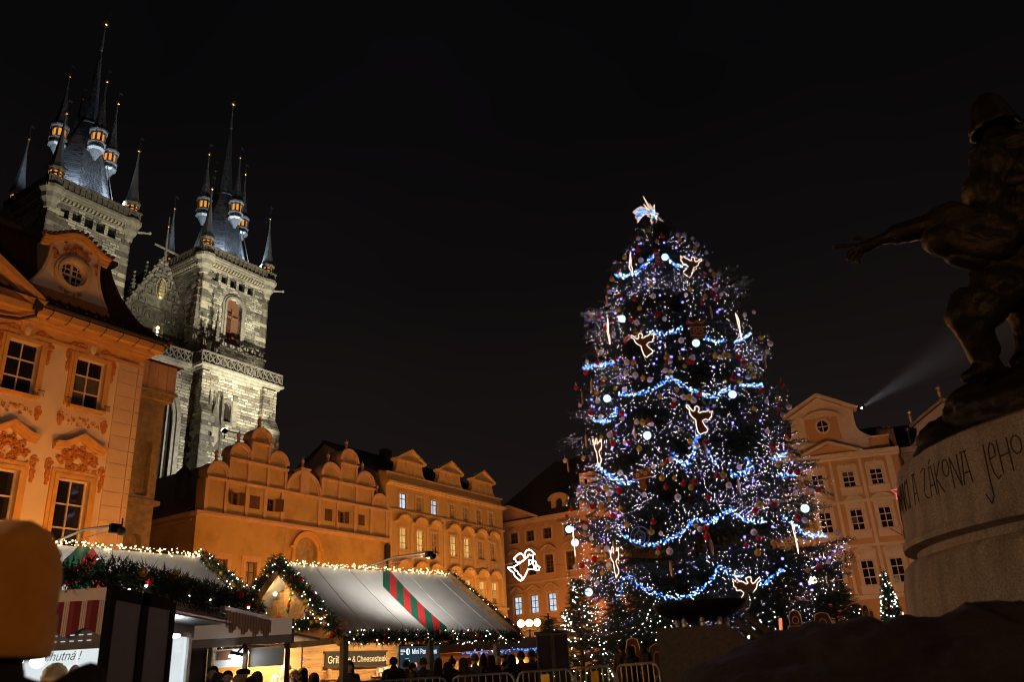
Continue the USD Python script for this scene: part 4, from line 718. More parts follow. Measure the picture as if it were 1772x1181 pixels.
def tower(label, u0, u1, full):
    t = thing("bell_tower", label, "church tower", "town", ((u0 + u1) / 2, VF, 0))
    cu, cv = (u0 + u1) / 2, (VF + VB) / 2
    win = archpoly(cu - 1.25, cu + 0.95, 40.3, 46.5); op = [sbox(u0 + 1.3 + k * 1.32, 47.9 - (0.0 if k != 1 else -0.1), u0 + 2.2 + k * 1.32, 49.1) for k in range(5)]
    facade(t, sbox(u0, 0, u1, 50.0), [win] + op, VF, "towerstone", 0.7)
    MB().box(u0, u0 + 0.7, VF + 0.7, VB, 0, 50.0).box(u1 - 0.7, u1, VF + 0.7, VB, 0, 50.0).box(u0 + 0.7, u1 - 0.7, VB - 0.7, VB, 0, 50).build("side_wall", "towerstone", t)
    MB().poly(win, VF + 0.45, VF + 0.5).build("window_backing", "woodlouvre", t)
    lv = MB()
    for k in range(14): lv.prism((cu - 1.1, VF + 0.32, 40.6 + k * 0.3), (cu - 0.15, VF + 0.32, 40.6 + k * 0.3), 0.2, 0.05, (0, -0.6, 1))
    lv.box(cu - 0.22, cu - 0.08, VF + 0.3, VF + 0.45, 40.4, 45.0).box(cu - 1.15, cu + 0.85, VF + 0.3, VF + 0.44, 44.0, 44.2); lv.build("louvres", "woodlouvre", t)
    MB().poly(archpoly(cu - 1.85, cu + 1.55, 40.0, 47.0).difference(win), VF - 0.10, VF + 0.1).poly(archpoly(cu - 1.55, cu + 1.25, 40.15, 46.75).difference(win), VF - 0.2, VF - 0.098).build("window_arch", "greystone", t)
    MB().box(cu - 1.9, cu + 1.6, VF - 0.25, VF + 0.3, 39.95, 40.3).build("window_sill", "greystone", t)
    for k, o_ in enumerate(op):
        a, z0, b, z1 = o_.bounds; MB().box(a, b, VF + 0.5, VF + 0.55, z0, z1).build("dark_opening", "black", t)
    quoins(t, u0, u1, VF, VB, 36.5, 50.0, 3 if full else 4, 0); quoins(t, u0, u1, VF, VB, 36.5, 50.0, 5 if full else 6, 1)
    for z0, z1, d in ((39.65, 39.9, 0.22), (49.4, 49.6, 0.15), (49.95, 50.15, 0.3), (50.15, 50.4, 0.5), (50.4, 50.75, 0.7)): MB().box(u0 - d, u1 + d, VF - d, VB + d, z0, z1).build("cornice", "greystone", t)
    dn = MB()
    for x in np.arange(u0 + 0.2, u1, 0.42): dn.box(x, x + 0.2, VF - 0.4, VF - 0.02, 49.65, 49.93)
    for y in np.arange(VF, VB, 0.42): dn.box(u0 - 0.4, u0 - 0.02, y, y + 0.2, 49.65, 49.93)
    dn.build("dentils", "palestone", t, kind="stuff")
    pr = MB()
    for x in np.arange(u0 - 0.4, u1 + 0.4, 0.62): pr.box(x, x + 0.2, VF - 0.62, VF - 0.42, 50.75, 51.75)
    for y in np.arange(VF - 0.4, VB + 0.3, 0.62): pr.box(u0 - 0.62, u0 - 0.42, y, y + 0.2, 50.75, 51.75)
    pr.box(u0 - 0.66, u1 + 0.66, VF - 0.66, VF - 0.38, 51.75, 51.95).box(u0 - 0.66, u0 - 0.38, VF - 0.38, VB + 0.6, 51.75, 51.95).box(u0 - 0.6, u1 + 0.6, VF - 0.5, VF - 0.46, 50.75, 51.75).box(u0 - 0.5, u0 - 0.46, VF - 0.4, VB + 0.5, 50.75, 51.75)
    pr.build("gallery_parapet", "darkstone", t)
    for (cx_, cy_) in ((u0 + 0.25, VF + 0.25), (u1 - 0.25, VF + 0.25), (u0 + 0.25, VB - 0.25), (u1 - 0.25, VB - 0.25)):
        MB().lathe([(0.15, 47.6), (0.4, 48.3), (0.55, 48.35), (0.62, 48.9), (0.95, 49.4), (1.0, 49.95), (1.3, 50.4), (1.3, 50.75), (0.9, 50.78)], (cx_, cy_, 0), 10).build("corner_corbel", "greystone", t)
        turret(t, cx_, cy_, 51.0, 53.1, 0.82, 58.4, 60.4, 62.3, False)
    MB().tube([(u1 + 0.6, VF - 0.2, 49.7), (u1 + 1.7, VF - 0.6, 49.9)], [0.16, 0.1], 6).sph((u1 + 1.8, VF - 0.65, 49.95), 0.2, 1).build("gargoyle", "greystone", t)
    # wedge spire: rectangular foot, ring at 63 m, needle to the ball
    a, b, c_ = 3.35, 2.75, 0.98
    rings = [(51.0, 3.9, 3.2), (53.5, 3.35, 2.75), (58.0, 2.35, 1.95), (63.0, 0.98, 0.9)]
    def ring(z, x, y):
        k = 0.42; return [(cu + x, cv - y * k, z), (cu + x, cv + y * k, z), (cu + x * k, cv + y, z), (cu - x * k, cv + y, z), (cu - x, cv + y * k, z), (cu - x, cv - y * k, z), (cu - x * k, cv - y, z), (cu + x * k, cv - y, z)]
    v = sum([ring(*r_) for r_ in rings], []); f = [(r_ * 8 + k, r_ * 8 + (k + 1) % 8, (r_ + 1) * 8 + (k + 1) % 8, (r_ + 1) * 8 + k) for r_ in range(3) for k in range(8)]
    MB().add(v, f).build("spire", "slate", t)
    MB().lathe([(1.02, 62.9), (1.1, 63.0), (1.1, 63.12), (1.0, 63.2), (0.62, 67), (0.28, 72), (0.11, 74.0)], (cu, cv, 0), 8).build("needle", "slate", t)
    MB().lathe([(0.12, 74.0), (0.19, 74.1), (0.06, 77.9)], (cu, cv, 0), 8).build("finial_rod", "spirecopper", t)
    MB().sph((cu, cv, 78.4), 0.48, 2).build("gilt_ball", "gold", t)
    MB().tube([(cu, cv, 78.8), (cu, cv, 80.6)], 0.05, 5).box(cu - 0.1, cu + 0.7, cv - 0.02, cv + 0.02, 80.0, 80.45).build("star_vane", "gold", t)
    for (x, y) in ((cu, cv - 2.55), (cu - 3.0, cv), (cu + 3.0, cv), (cu, cv + 2.55)): turret(t, x, y, 58.9, 61.0, 0.86, 66.0, 68.2, 69.9, True, ("spirecopper", "slate"))
    for x in (cu + 2.2,):
        MB().tube([(x + 1.15, cv - 2.2, 52), (x - 0.15, cv - 1.55, 58.0)], 0.05, 5).build("ladder_rail", "metal", t)
    return t
tower("lit stone church tower with black spire and turrets at the far left edge", 35.4, 44.6, False)
tw = tower("floodlit church tower right of the steep gable, with a tall arched louvred window", 54.2, 64.1, True)

ch = thing("church", "pale lit gothic church front under the towers with pierced balustrade and dark gable", "church", "town", (54, 76, 0))
BV = 75.6
bw = archpoly(57.2, 58.3, 30.0, 32.3)
facade(ch, sbox(54.2, 0, 64.2, 35.6), [bw], BV, "basestone", 0.6)
MB().box(54.2, 54.8, BV + 0.6, 87, 0, 35.6).box(63.6, 64.2, BV + 0.6, 87, 0, 35.6).build("side_wall", "basestone", ch)
MB().poly(bw, BV + 0.35, BV + 0.4).build("window_pane", "dullglass", ch)
MB().poly(archpoly(56.8, 58.7, 29.8, 32.7).difference(bw), BV - 0.08, BV + 0.1).build("window_surround", "darkstone", ch)
for z in np.arange(29.6, 33.0, 0.62):
    for s_ in (-1, 1): MB().box(57.75 + s_ * 1.05 - 0.33, 57.75 + s_ * 1.05 + 0.33, BV - 0.1, BV, z, z + 0.58).build("window_stone", "greystone" if int(z * 10) % 3 else "darkstone", ch)
for z0, z1, d in ((28.6, 28.85, 0.22), (35.1, 35.35, 0.3), (35.35, 35.65, 0.6), (35.65, 35.9, 0.95)): MB().box(54.2 - d, 64.2 + d, BV - d, 87, z0, z1).build("cornice", "greystone", ch)
MB().box(54.1, 64.4, BV - 0.4, VF, 35.9, 35.98).build("walkway", "greystone", ch)
def balustrade(x0, x1, y, z0, z1, axis="x", n=None):
    n = n or max(1, int(round(abs(x1 - x0) / 0.95)))
    for k in range(n):
        a, b = x0 + (x1 - x0) * k / n, x0 + (x1 - x0) * (k + 1) / n
        P_ = (lambda s_, z: (s_, y, z)) if axis == "x" else (lambda s_, z: (y, s_, z))
        m = MB()
        up = (0, 1, 0) if axis == "x" else (1, 0, 0)
        m.prism(P_(a, z0), P_(a, z1), 0.12, 0.16, up); m.prism(P_(a, z0 + 0.1), P_(b, z1 - 0.1), 0.13, 0.12, up); m.prism(P_(a, z1 - 0.1), P_(b, z0 + 0.1), 0.13, 0.125, up); m.prism(P_((a + b) / 2 - 0.0, z0), P_((a + b) / 2, z1), 0.06, 0.08, up)
        m.prism(P_(a, z0 + 0.05), P_(b, z0 + 0.05), 0.2, 0.12, (0, 0, 1)); m.prism(P_(a, z1), P_(b, z1), 0.26, 0.16, (0, 0, 1))
        m.build("balustrade_panel", "darkstone", ch)
balustrade(53.3, 64.95, BV - 0.75, 35.9, 37.3); balustrade(BV - 0.75, 80, 53.3, 35.9, 37.3, "y"); balustrade(BV - 0.75, 84, 64.95, 35.9, 37.3, "y")
# buttresses
for (x0, x1, d) in ((62.2, 64.4, 1.3), (53.6, 54.9, 1.2)):
    MB().box(x0, x1, BV - d, BV, 0, 30.2).add([(x0, BV - d, 30.2), (x1, BV - d, 30.2), (x1, BV, 32.4), (x0, BV, 32.4), (x0, BV, 30.2), (x1, BV, 30.2)], [(0, 1, 2), (0, 2, 3), (0, 3, 4), (1, 5, 2)]).box(x0 + 0.1, x1 - 0.1, BV - d * 0.5, BV, 30.2, 35.1).build("buttress", "basestone", ch)
    quoins(ch, x0, x1, BV - d, BV, 18, 30.0, int(x0), 0 if x0 < 60 else 1, 0.6)
quoins(ch, 54.2, 64.2, BV, 87, 30.5, 35.0, 9, 0, 0.6)
# gothic tabernacle with a shield on the front
tb = MB().box(55.25, 56.65, BV - 0.5, BV, 26.2, 29.2).poly(Polygon([(55.25, 29.2), (56.65, 29.2), (55.95, 32.0)]), BV - 0.45, BV)
for x in (55.10, 56.80): tb.box(x - 0.14, x + 0.14, BV - 0.6, BV, 25.6, 31.2).add([(x - 0.2, BV - 0.65, 31.2), (x + 0.2, BV - 0.65, 31.2), (x + 0.2, BV - 0.1, 31.2), (x - 0.2, BV - 0.1, 31.2), (x, BV - 0.35, 33.4)], [(0, 1, 4), (1, 2, 4), (2, 3, 4), (3, 0, 4)])
tb.tube([(55.95, BV - 0.3, 31.5), (55.95, BV - 0.3, 33.0)], [0.15, 0.05], 5)
tb.build("tabernacle", "darkstone", ch)
MB().poly(Polygon([(55.50, 28.9), (56.40, 28.9), (56.40, 27.4), (55.95, 26.6), (55.50, 27.4)]), BV - 0.6, BV - 0.5).build("shield", "palestone", ch)
# west wall between the towers with the tall window, and the steep gable above it
ww = archpoly(46.5, 52.2, 10.0, 33.0, True)
facade(ch, sbox(44.6, 0, 54.6, 35.5), [ww], 76.8, "basestone", 0.6, "west_wall")
m = MB().poly(ww.buffer(0.5).intersection(sbox(44, 8, 55, 40)).difference(ww), 76.6, 76.85).poly(ww.difference(ww.buffer(-0.35)), 76.85, 77.1)
m.build("great_window_arch", "greystone", ch)
gm = MB()
for x in np.linspace(46.5, 52.2, 7)[1:-1]: gm.box(x - 0.1, x + 0.1, 77.05, 77.25, 10, 31.0)
gm.build("mullion", "greystone", ch)
MB().poly(ww, 77.3, 77.35).build("great_window_pane", "dullglass", ch)
MB().box(44.6, 54.6, 76.3, 78, 35.5, 35.9).build("cornice", "greystone", ch)
balustrade(44.7, 54.0, 76.4, 35.9, 37.3)
GV = 80.0
gab = Polygon([(45.2, 37.9), (56.2, 37.9), (55.2, 40.2), (50.55, 49.4), (46.0, 40.6)])
gw = archpoly(50.2, 51.5, 38.6, 41.6)
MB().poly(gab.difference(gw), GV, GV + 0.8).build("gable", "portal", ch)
MB().poly(gw, GV + 0.5, GV + 0.6).build("gable_niche", "portal", ch)
rg = MB(); R = random.Random(11)
for r_ in range(7):
    z = 38.3 + r_ * 1.5; hw = 4.9 * (1 - (z - 38) / 11.6); n = max(2, int(hw * 2 / 1.25))
    rg.box(50.6 - hw, 50.6 + hw, GV - 0.12, GV, z, z + 0.14)
    for k in range(n):
        x = 50.6 - hw + (k + 0.5) * 2 * hw / n
        if abs(x - 50.7) < 0.9 and r_ < 5: continue
        rg.poly(archpoly(x - 0.5, x + 0.5, z + 0.2, z + 1.4, True).difference(archpoly(x - 0.36, x + 0.36, z + 0.2, z + 1.2, True)), GV - 0.14, GV)
        for _ in range(2): rg.sph((x + R.uniform(-0.2, 0.2), GV - 0.05, z + R.uniform(0.4, 0.9)), R.uniform(0.1, 0.2), 1)
rg.build("blind_tracery", "portal", ch)
for s_ in (-1, 1):
    for k in range(9):
        t_ = (k + 0.5) / 9; x, z = 50.55 + s_ * 5.0 * (1 - t_), 40.0 + 9.4 * t_
        MB().sph((x, GV, z + 0.12), 0.26, 1, (1, 1, 1.2)).sph((x + s_ * 0.2, GV, z + 0.3), 0.18, 1).build("crocket", "darkstone", ch)
    MB().prism((50.55 + s_ * 5.2, GV + 0.4, 39.9), (50.55, GV + 0.4, 49.7), 1.0, 0.3).build("gable_coping", "darkstone", ch)
def pinnacle(x, y, z0, z1, w, name="pinnacle"):
    m = MB().box(x - w, x + w, y - w, y + w, z0 - 6, z0); h = z1 - z0
    m.add([(x - w * 1.2, y - w * 1.2, z0), (x + w * 1.2, y - w * 1.2, z0), (x + w * 1.2, y + w * 1.2, z0), (x - w * 1.2, y + w * 1.2, z0), (x, y, z1)], [(0, 1, 4), (1, 2, 4), (2, 3, 4), (3, 0, 4)])
    for k in range(6):
        t_ = (k + 0.5) / 6.5; q_ = w * 1.2 * (1 - t_)
        for a in range(4): m.sph((x + q_ * (1, 1, -1, -1)[a], y + q_ * (1, -1, 1, -1)[a], z0 + h * t_), 0.13, 0)
    m.sph((x, y, z1), 0.16, 1).build(name, "darkstone", ch)
for x, z0, z1 in ((46.2, 42.0, 45.2), (47.5, 43.5, 46.8), (48.9, 45.0, 48.6), (55.3, 41.5, 45.5)): pinnacle(x, GV + 0.6, z0, z1, 0.28)
pinnacle(56.1, 76.4, 37.5, 44.2, 0.34); pinnacle(54.7, 76.8, 37.0, 42.0, 0.3); pinnacle(53.6, 77.2, 40.5, 47.0, 0.34)
MB().tube([(50.9, GV + 0.4, 49.4), (50.9, GV + 0.4, 52.6), (50.9, GV + 0.4, 55.6)], [0.22, 0.12, 0.05], 6).prism((49.4, GV + 0.4, 51.2), (52.6, GV + 0.4, 51.0), 0.14, 0.2).build("gable_cross", "darkstone", ch)
MB().sph((50.9, GV + 0.4, 54.3), 0.22, 1).build("gilt_ball", "gold", ch)
mo = MB()
for z, r in ((44.6, 0.30), (44.95, 0.38), (45.35, 0.36), (45.75, 0.32), (46.1, 0.26), (46.45, 0.2)): mo.sph((50.6, GV - 0.2, z), r, 1, (1.15, 0.6, 1.2))
mo.tube([(50.6 + 0.66 * math.cos(a), GV - 0.1, 45.55 + 1.35 * math.sin(a)) for a in np.linspace(0, 2 * PI, 20)], 0.07, 5)
mo.build("gilded_relief", "madonna", ch)
MB().lathe([(0.14, 39.6), (0.1, 40.0), (0.14, 40.15), (0.08, 40.4)], (50.85, GV + 0.1, 0), 8).sph((50.85, GV + 0.1, 40.7), 0.2, 1).build("niche_lamp", "glowspot", ch)
MB().add([(45.0, GV + 0.8, 39), (56.2, GV + 0.8, 39), (50.55, GV + 0.8, 49), (45.0, 110, 39), (56.2, 110, 39), (50.55, 110, 49)], [(0, 2, 5), (0, 5, 3), (2, 1, 4), (2, 4, 5)]).build("nave_roof", "roofgrey", ch)
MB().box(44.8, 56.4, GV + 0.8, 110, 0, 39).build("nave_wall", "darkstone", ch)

# ------------------------------------------------------------------ lamps that light the buildings
def spot(frame, p, aim, color, inten, cone, soft=0.6, r=0.12, label=None, name="floodlight", fixture=True, cat="floodlight", group=None, fs=1.0):
    a, b = to_world(frame, p), to_world(frame, aim); d = (b - a) / np.linalg.norm(b - a)
    if fixture:
        t = thing(name, label, cat, frame, p, group=group)
        ang, (ox, oy) = FR[frame]; ang = math.radians(-ang)
        dl = np.array([math.cos(ang) * d[0] - math.sin(ang) * d[1], math.sin(ang) * d[0] + math.cos(ang) * d[1], d[2]])
        P0 = np.array(p, float)
        MB().tube([P0 - dl * (0.13 + 0.29 * fs), P0 - dl * (0.13 + 0.27 * fs), P0 - dl * (0.13 + 0.03 * fs), P0 - dl * 0.13], np.array([0.08, 0.2, 0.26, 0.26]) * fs, 10).build("lamp_housing", "darkmetal", t)
        MB().tube([P0 - dl * 0.3, P0 - dl * 0.3 + np.array([0, 0, 0.2 if fs < 1 else -0.6])], 0.04 * fs, 5).build("bracket", "darkmetal", t)
        path = numbered(t.path, "beam")
        base = to_world(frame, p); rot_off = FR[frame][0]
    else: path, rot_off, base = numbered("/World/lamps", "spot"), 0, np.zeros(3)
    l = UsdLux.SphereLight.Define(stage, path)
    l.CreateRadiusAttr(r); l.CreateIntensityAttr(inten); l.CreateColorAttr(Gf.Vec3f(*color)); l.CreateNormalizeAttr(False)
    sh_ = UsdLux.ShapingAPI.Apply(l.GetPrim()); sh_.CreateShapingConeAngleAttr(cone); sh_.CreateShapingConeSoftnessAttr(soft)
    # -z of the light points along d
    z = -d; x = np.cross((0, 0, 1), z); x /= np.linalg.norm(x) + 1e-9; y = np.cross(z, x)
    c_, s_ = math.cos(math.radians(-rot_off)), math.sin(math.radians(-rot_off)); Rz = np.array([[c_, -s_, 0], [s_, c_, 0], [0, 0, 1]])
    x, y, z = Rz @ x, Rz @ y, Rz @ z; tr = a - base
    l.AddTransformOp().Set(Gf.Matrix4d(*x, 0, *y, 0, *z, 0, *tr, 1))
WARMW, COLDW = (1.0, 0.94, 0.73), (0.72, 0.86, 1.0)
spot("town", (62.4, 76.35, 36.7), (60.9, 77.4, 44), (1.0, 0.93, 0.76), 380, 80, 0.9, 0.12, "small floodlight on the church balustrade, right side")
spot("town", (57.2, 76.3, 36.7), (57.6, 77.4, 46), (1.0, 0.93, 0.76), 130, 80, 0.9, 0.12, "small floodlight on the church balustrade, left side")
spot("town", (60.0, 60.5, 15.2), (59.6, 77.4, 46.5), WARMW, 25000, 21, 0.9, 0.3, "big floodlight behind the gabled house roofs, aimed at the right tower")
spot("town", (53.5, 61.5, 14.6), (54.8, 76.8, 31), (1.0, 0.98, 0.86), 8000, 31, 0.9, 0.25, "floodlight aimed at the church front's left edge")
spot("town", (43.0, 56.5, 22.0), (40.5, 77.4, 49), WARMW, 8500, 30, 0.8, 0.3, "big floodlight behind the palace roof, aimed at the left tower")
for cu, nm in ((40.0, "left"), (59.15, "right")):
    spot("town", (cu + 3.35, 77.9, 52.3), (cu + 1.2, 81, 60), COLDW, 8000, 70, 0.9, 0.12, f"cold floodlight on the {nm} tower gallery, right corner")
    spot("town", (cu - 2.2, 77.7, 52.3), (cu - 1.2, 81, 61), COLDW, 3600, 66, 0.9, 0.12, f"cold floodlight on the {nm} tower gallery, front")
    spot("town", (cu - 4.5, 80.5, 52.3), (cu - 1.8, 81.4, 60), COLDW, 3600, 70, 0.9, 0.12, f"cold floodlight on the {nm} tower gallery, left side")
# places on the big tree: (bearing from the side facing the monument in degrees, height, distance from the trunk)
SWAGS = [[(60.9,20.49,2.7),(39.5,19.88,2.89),(26.2,19.64,3.04),(17.0,19.99,2.82),(5.0,20.6,2.68)],[(-5.7,20.45,2.71),(-12.0,19.98,2.83),(-17.3,19.57,3.08),(-25.9,19.74,2.98)],[(13.4,15.76,4.41),(4.3,15.55,4.44),(-2.4,15.57,4.44),(-8.3,15.72,4.42)],[(-18.0,15.27,4.49),(-22.5,14.97,4.53),(-26.9,14.88,4.54),(-32.7,15.11,4.51)],[(-39.4,14.92,4.54),(-46.3,15.26,4.49),(-57.6,15.72,4.42)],[(80.3,15.69,4.65),(58.4,15.18,4.5),(42.8,14.78,4.56),(31.9,14.78,4.56)],[(34.0,12.99,4.86),(27.0,12.77,4.9),(18.0,12.67,4.93),(10.7,12.82,4.89),(3.2,13.23,4.81)],[(3.2,13.23,4.81),(-2.2,12.82,4.9),(-7.3,12.44,4.97),(-12.4,12.12,5.03),(-18.0,12.05,5.05),(-23.8,12.38,4.99),(-27.3,12.48,4.97)],[(-33.9,12.75,4.91),(-41.2,12.72,4.92),(-53.0,12.93,4.87)],[(53.1,12.25,5.01),(46.0,11.88,5.09),(39.9,11.76,5.11),(36.8,12.01,5.06),(34.3,12.32,5.0)],[(6.0,9.53,5.55),(3.8,9.16,5.6),(1.0,8.9,5.65),(-2.1,9.33,5.58),(-4.2,9.85,5.48),(-5.9,10.32,5.4)],[(-8.7,9.61,5.53),(-9.7,9.26,5.59),(-12.3,8.81,5.67)],[(-16.8,8.36,5.75),(-20.6,8.38,5.75),(-25.3,8.6,5.7),(-27.1,8.77,5.67),(-25.5,9.07,5.62)],[(-38.8,9.08,5.63),(-44.2,9.29,5.59),(-49.2,9.47,5.55)],[(48.1,9.88,5.48),(42.6,9.45,5.56),(37.5,9.06,5.63),(31.3,8.7,5.69),(25.9,8.59,5.71),(21.1,8.7,5.69)],[(-39.6,8.44,5.74),(-44.9,8.44,5.74),(-50.3,8.53,5.72)],[(30.4,6.35,6.17),(27.1,6.09,6.14),(23.5,5.92,6.11),(18.7,5.78,6.08),(13.8,5.79,6.08),(10.1,5.92,6.1),(6.5,6.08,6.14),(3.3,6.34,6.17),(1.4,6.59,6.12)],[(1.4,6.59,6.12),(-1.4,6.57,6.12),(-4.5,6.41,6.16),(-7.5,6.48,6.14),(-6.5,6.55,6.12),(-9.6,6.68,6.1),(-13.2,6.94,6.03)],[(-13.2,6.94,6.03),(-15.7,6.64,6.11),(-18.7,6.41,6.15),(-21.9,6.31,6.18),(-26.3,6.36,6.16)],[(-34.6,6.58,6.12),(-38.8,6.18,6.16),(-43.4,5.94,6.11),(-49.6,5.82,6.09),(-59.3,5.88,6.1)],[(44.0,3.78,5.63),(39.5,4.07,5.69),(34.1,4.6,5.82),(31.9,4.72,5.85)],[(31.9,4.72,5.85),(28.7,4.39,5.77),(24.6,4.08,5.7),(20.5,3.84,5.64),(15.6,3.71,5.61),(11.3,3.67,5.6),(6.9,3.69,5.6),(2.4,3.88,5.65),(-2.1,4.18,5.72),(-3.6,4.29,5.75),(-6.3,4.6,5.82)],[(-6.2,4.69,5.84),(-9.0,4.44,5.79),(-11.8,4.34,5.77),(-15.1,4.28,5.75)],[(-21.6,3.96,5.67),(-25.8,4.09,5.7),(-30.0,4.33,5.76),(-33.6,4.55,5.81)]]
GLOBES = [(-5.8,20.5,2.78),(30.0,17.02,4.29),(-13.5,14.91,4.68),(40.5,13.02,5.0),(-26.4,12.21,5.17),(16.4,10.6,5.52),(71.8,7.43,6.11),(58.4,6.57,6.31),(56.5,4.38,5.95),(-45.3,6.95,6.22)]
ANGELS = [(-25.6,19.52,3.21),(28.6,20.18,2.85),(37.1,16.23,4.47),(-40.8,15.73,4.55),(15.1,15.05,4.66),(-6.4,10.89,5.45),(41.1,10.32,5.57),(32.7,5.29,6.16),(52.4,6.41,6.35),(-15.1,3.61,5.76),(-53.1,3.7,5.78),(-34.4,5.64,6.24)]
BAUBLES_r = [(-6.8,21.88,2.47),(22.1,21.3,2.62),(3.1,20.93,2.69),(29.0,21.01,2.68),(48.5,20.5,2.79),(7.1,19.75,3.06),(33.2,18.44,3.81),(20.1,17.92,3.99),(-39.7,18.53,3.78),(-33.6,17.82,4.02),(-22.8,17.13,4.25),(-35.7,17.51,4.12),(-35.2,19.1,3.47),(55.8,17.93,3.99),(37.0,17.12,4.25),(22.6,16.74,4.38),(5.7,16.67,4.41),(42.8,16.84,4.35),(29.9,14.82,4.69),(48.7,15.13,4.65),(8.4,15.42,4.6),(-11.5,16.04,4.5),(67.8,15.21,4.63),(33.6,14.81,4.7),(80.0,14.78,5.0),(44.2,13.93,4.83),(-36.4,14.18,4.79),(-38.5,13.91,4.84),(3.4,14.05,4.82),(-9.8,13.88,4.84),(-7.5,13.95,4.83),(-28.8,13.0,5.01),(-44.7,12.56,5.1),(-80.3,13.61,4.89),(-9.5,12.23,5.17),(66.6,15.17,4.64),(79.9,14.77,5.01),(43.7,13.92,4.84),(53.2,12.64,5.09),(29.1,11.93,5.23),(15.5,11.3,5.37),(33.3,11.1,5.41),(34.0,10.58,5.52),(24.8,10.38,5.56),(-8.0,9.87,5.65),(3.1,11.87,5.25),(-9.9,12.23,5.17),(-28.9,12.99,5.01),(-74.4,13.46,4.91),(-44.6,12.53,5.11),(-36.4,14.18,4.79),(-38.9,13.91,4.84),(8.2,9.25,5.76),(-10.3,8.38,5.93),(9.8,8.11,5.98),(3.0,8.13,5.97),(-1.5,8.17,5.96),(30.0,8.32,5.94),(-38.4,9.68,5.69),(-50.6,10.36,5.57),(-43.4,8.54,5.9),(-48.0,8.58,5.89),(79.7,8.2,6.0),(67.5,8.27,5.95),(45.3,7.92,6.01),(41.4,8.58,5.89),(29.9,8.29,5.94),(48.9,7.26,6.15),(32.9,7.27,6.14),(15.4,6.69,6.28),(9.8,8.1,5.97),(2.8,8.17,5.96),(-5.4,7.44,6.11),(-1.4,8.18,5.96),(54.3,5.5,6.21),(44.4,5.62,6.23),(14.8,5.64,6.24),(-2.8,6.2,6.35),(-2.9,5.88,6.29),(-5.4,7.44,6.11),(-29.9,7.04,6.2),(-21.7,6.79,6.26),(-21.2,5.68,6.24),(-16.4,5.44,6.19),(-48.8,4.53,5.98),(-59.7,7.9,6.02),(-38.4,6.5,6.33)]
BAUBLES_g = [(9.7,22.64,1.97),(-0.0,21.56,2.57),(-25.8,21.61,2.56),(-43.2,21.1,2.66),(40.7,21.24,2.63),(65.1,20.5,2.79),(80.6,20.41,2.86),(8.3,18.64,3.75),(-48.9,19.36,3.31),(-26.4,17.53,4.12),(-17.4,17.99,3.97),(76.1,18.67,3.92),(32.9,17.61,4.1),(16.9,17.27,4.2),(19.8,16.0,4.51),(15.5,16.06,4.5),(33.4,14.38,4.76),(42.2,14.1,4.81),(17.0,13.44,4.91),(22.0,14.38,4.76),(3.6,14.29,4.78),(-3.5,14.16,4.79),(-5.0,13.71,4.87),(-22.4,14.18,4.79),(-30.1,14.23,4.79),(-42.2,13.26,4.95),(-32.3,12.93,5.02),(-42.5,13.75,4.87),(0.5,12.57,5.1),(8.7,12.39,5.13),(49.6,15.76,4.55),(19.5,15.97,4.51),(33.9,14.39,4.76),(21.9,14.37,4.77),(17.1,13.47,4.91),(3.1,14.33,4.77),(-5.1,13.73,4.86),(-3.5,14.18,4.79),(2.8,13.33,4.94),(0.5,12.56,5.1),(-4.6,12.11,5.2),(8.8,12.37,5.14),(49.4,13.57,4.89),(33.9,13.33,4.94),(22.5,12.83,5.04),(41.8,11.1,5.41),(18.1,11.25,5.38),(20.1,10.04,5.62),(-2.1,10.0,5.63),(56.5,10.47,5.55),(10.5,9.15,5.78),(16.5,8.99,5.82),(11.0,8.52,5.9),(0.3,7.95,6.0),(-27.6,14.21,4.79),(-42.4,13.74,4.87),(-32.1,12.91,5.03),(-23.9,12.84,5.04),(-42.3,13.27,4.95),(-55.3,12.24,5.17),(-35.0,11.5,5.33),(-37.9,8.82,5.85),(-12.6,8.37,5.93),(-49.5,10.17,5.6),(-66.8,15.83,4.54),(39.8,7.81,6.03),(29.5,7.54,6.09),(35.1,8.03,5.99),(37.3,8.57,5.89),(35.4,6.81,6.25),(26.2,6.74,6.27),(16.3,6.28,6.38),(38.7,5.67,6.25),(42.0,4.99,6.09),(73.2,5.39,6.19),(15.4,5.44,6.2),(10.9,8.52,5.9),(6.1,8.45,5.91),(0.3,7.98,6.0),(0.5,6.31,6.36),(37.3,5.12,6.12),(-24.0,7.05,6.2),(-35.8,6.9,6.23),(-26.9,5.49,6.2),(-20.3,5.13,6.13),(-42.1,4.44,5.96),(-32.7,5.32,6.16),(-12.9,8.38,5.93),(-47.7,8.0,6.0)]
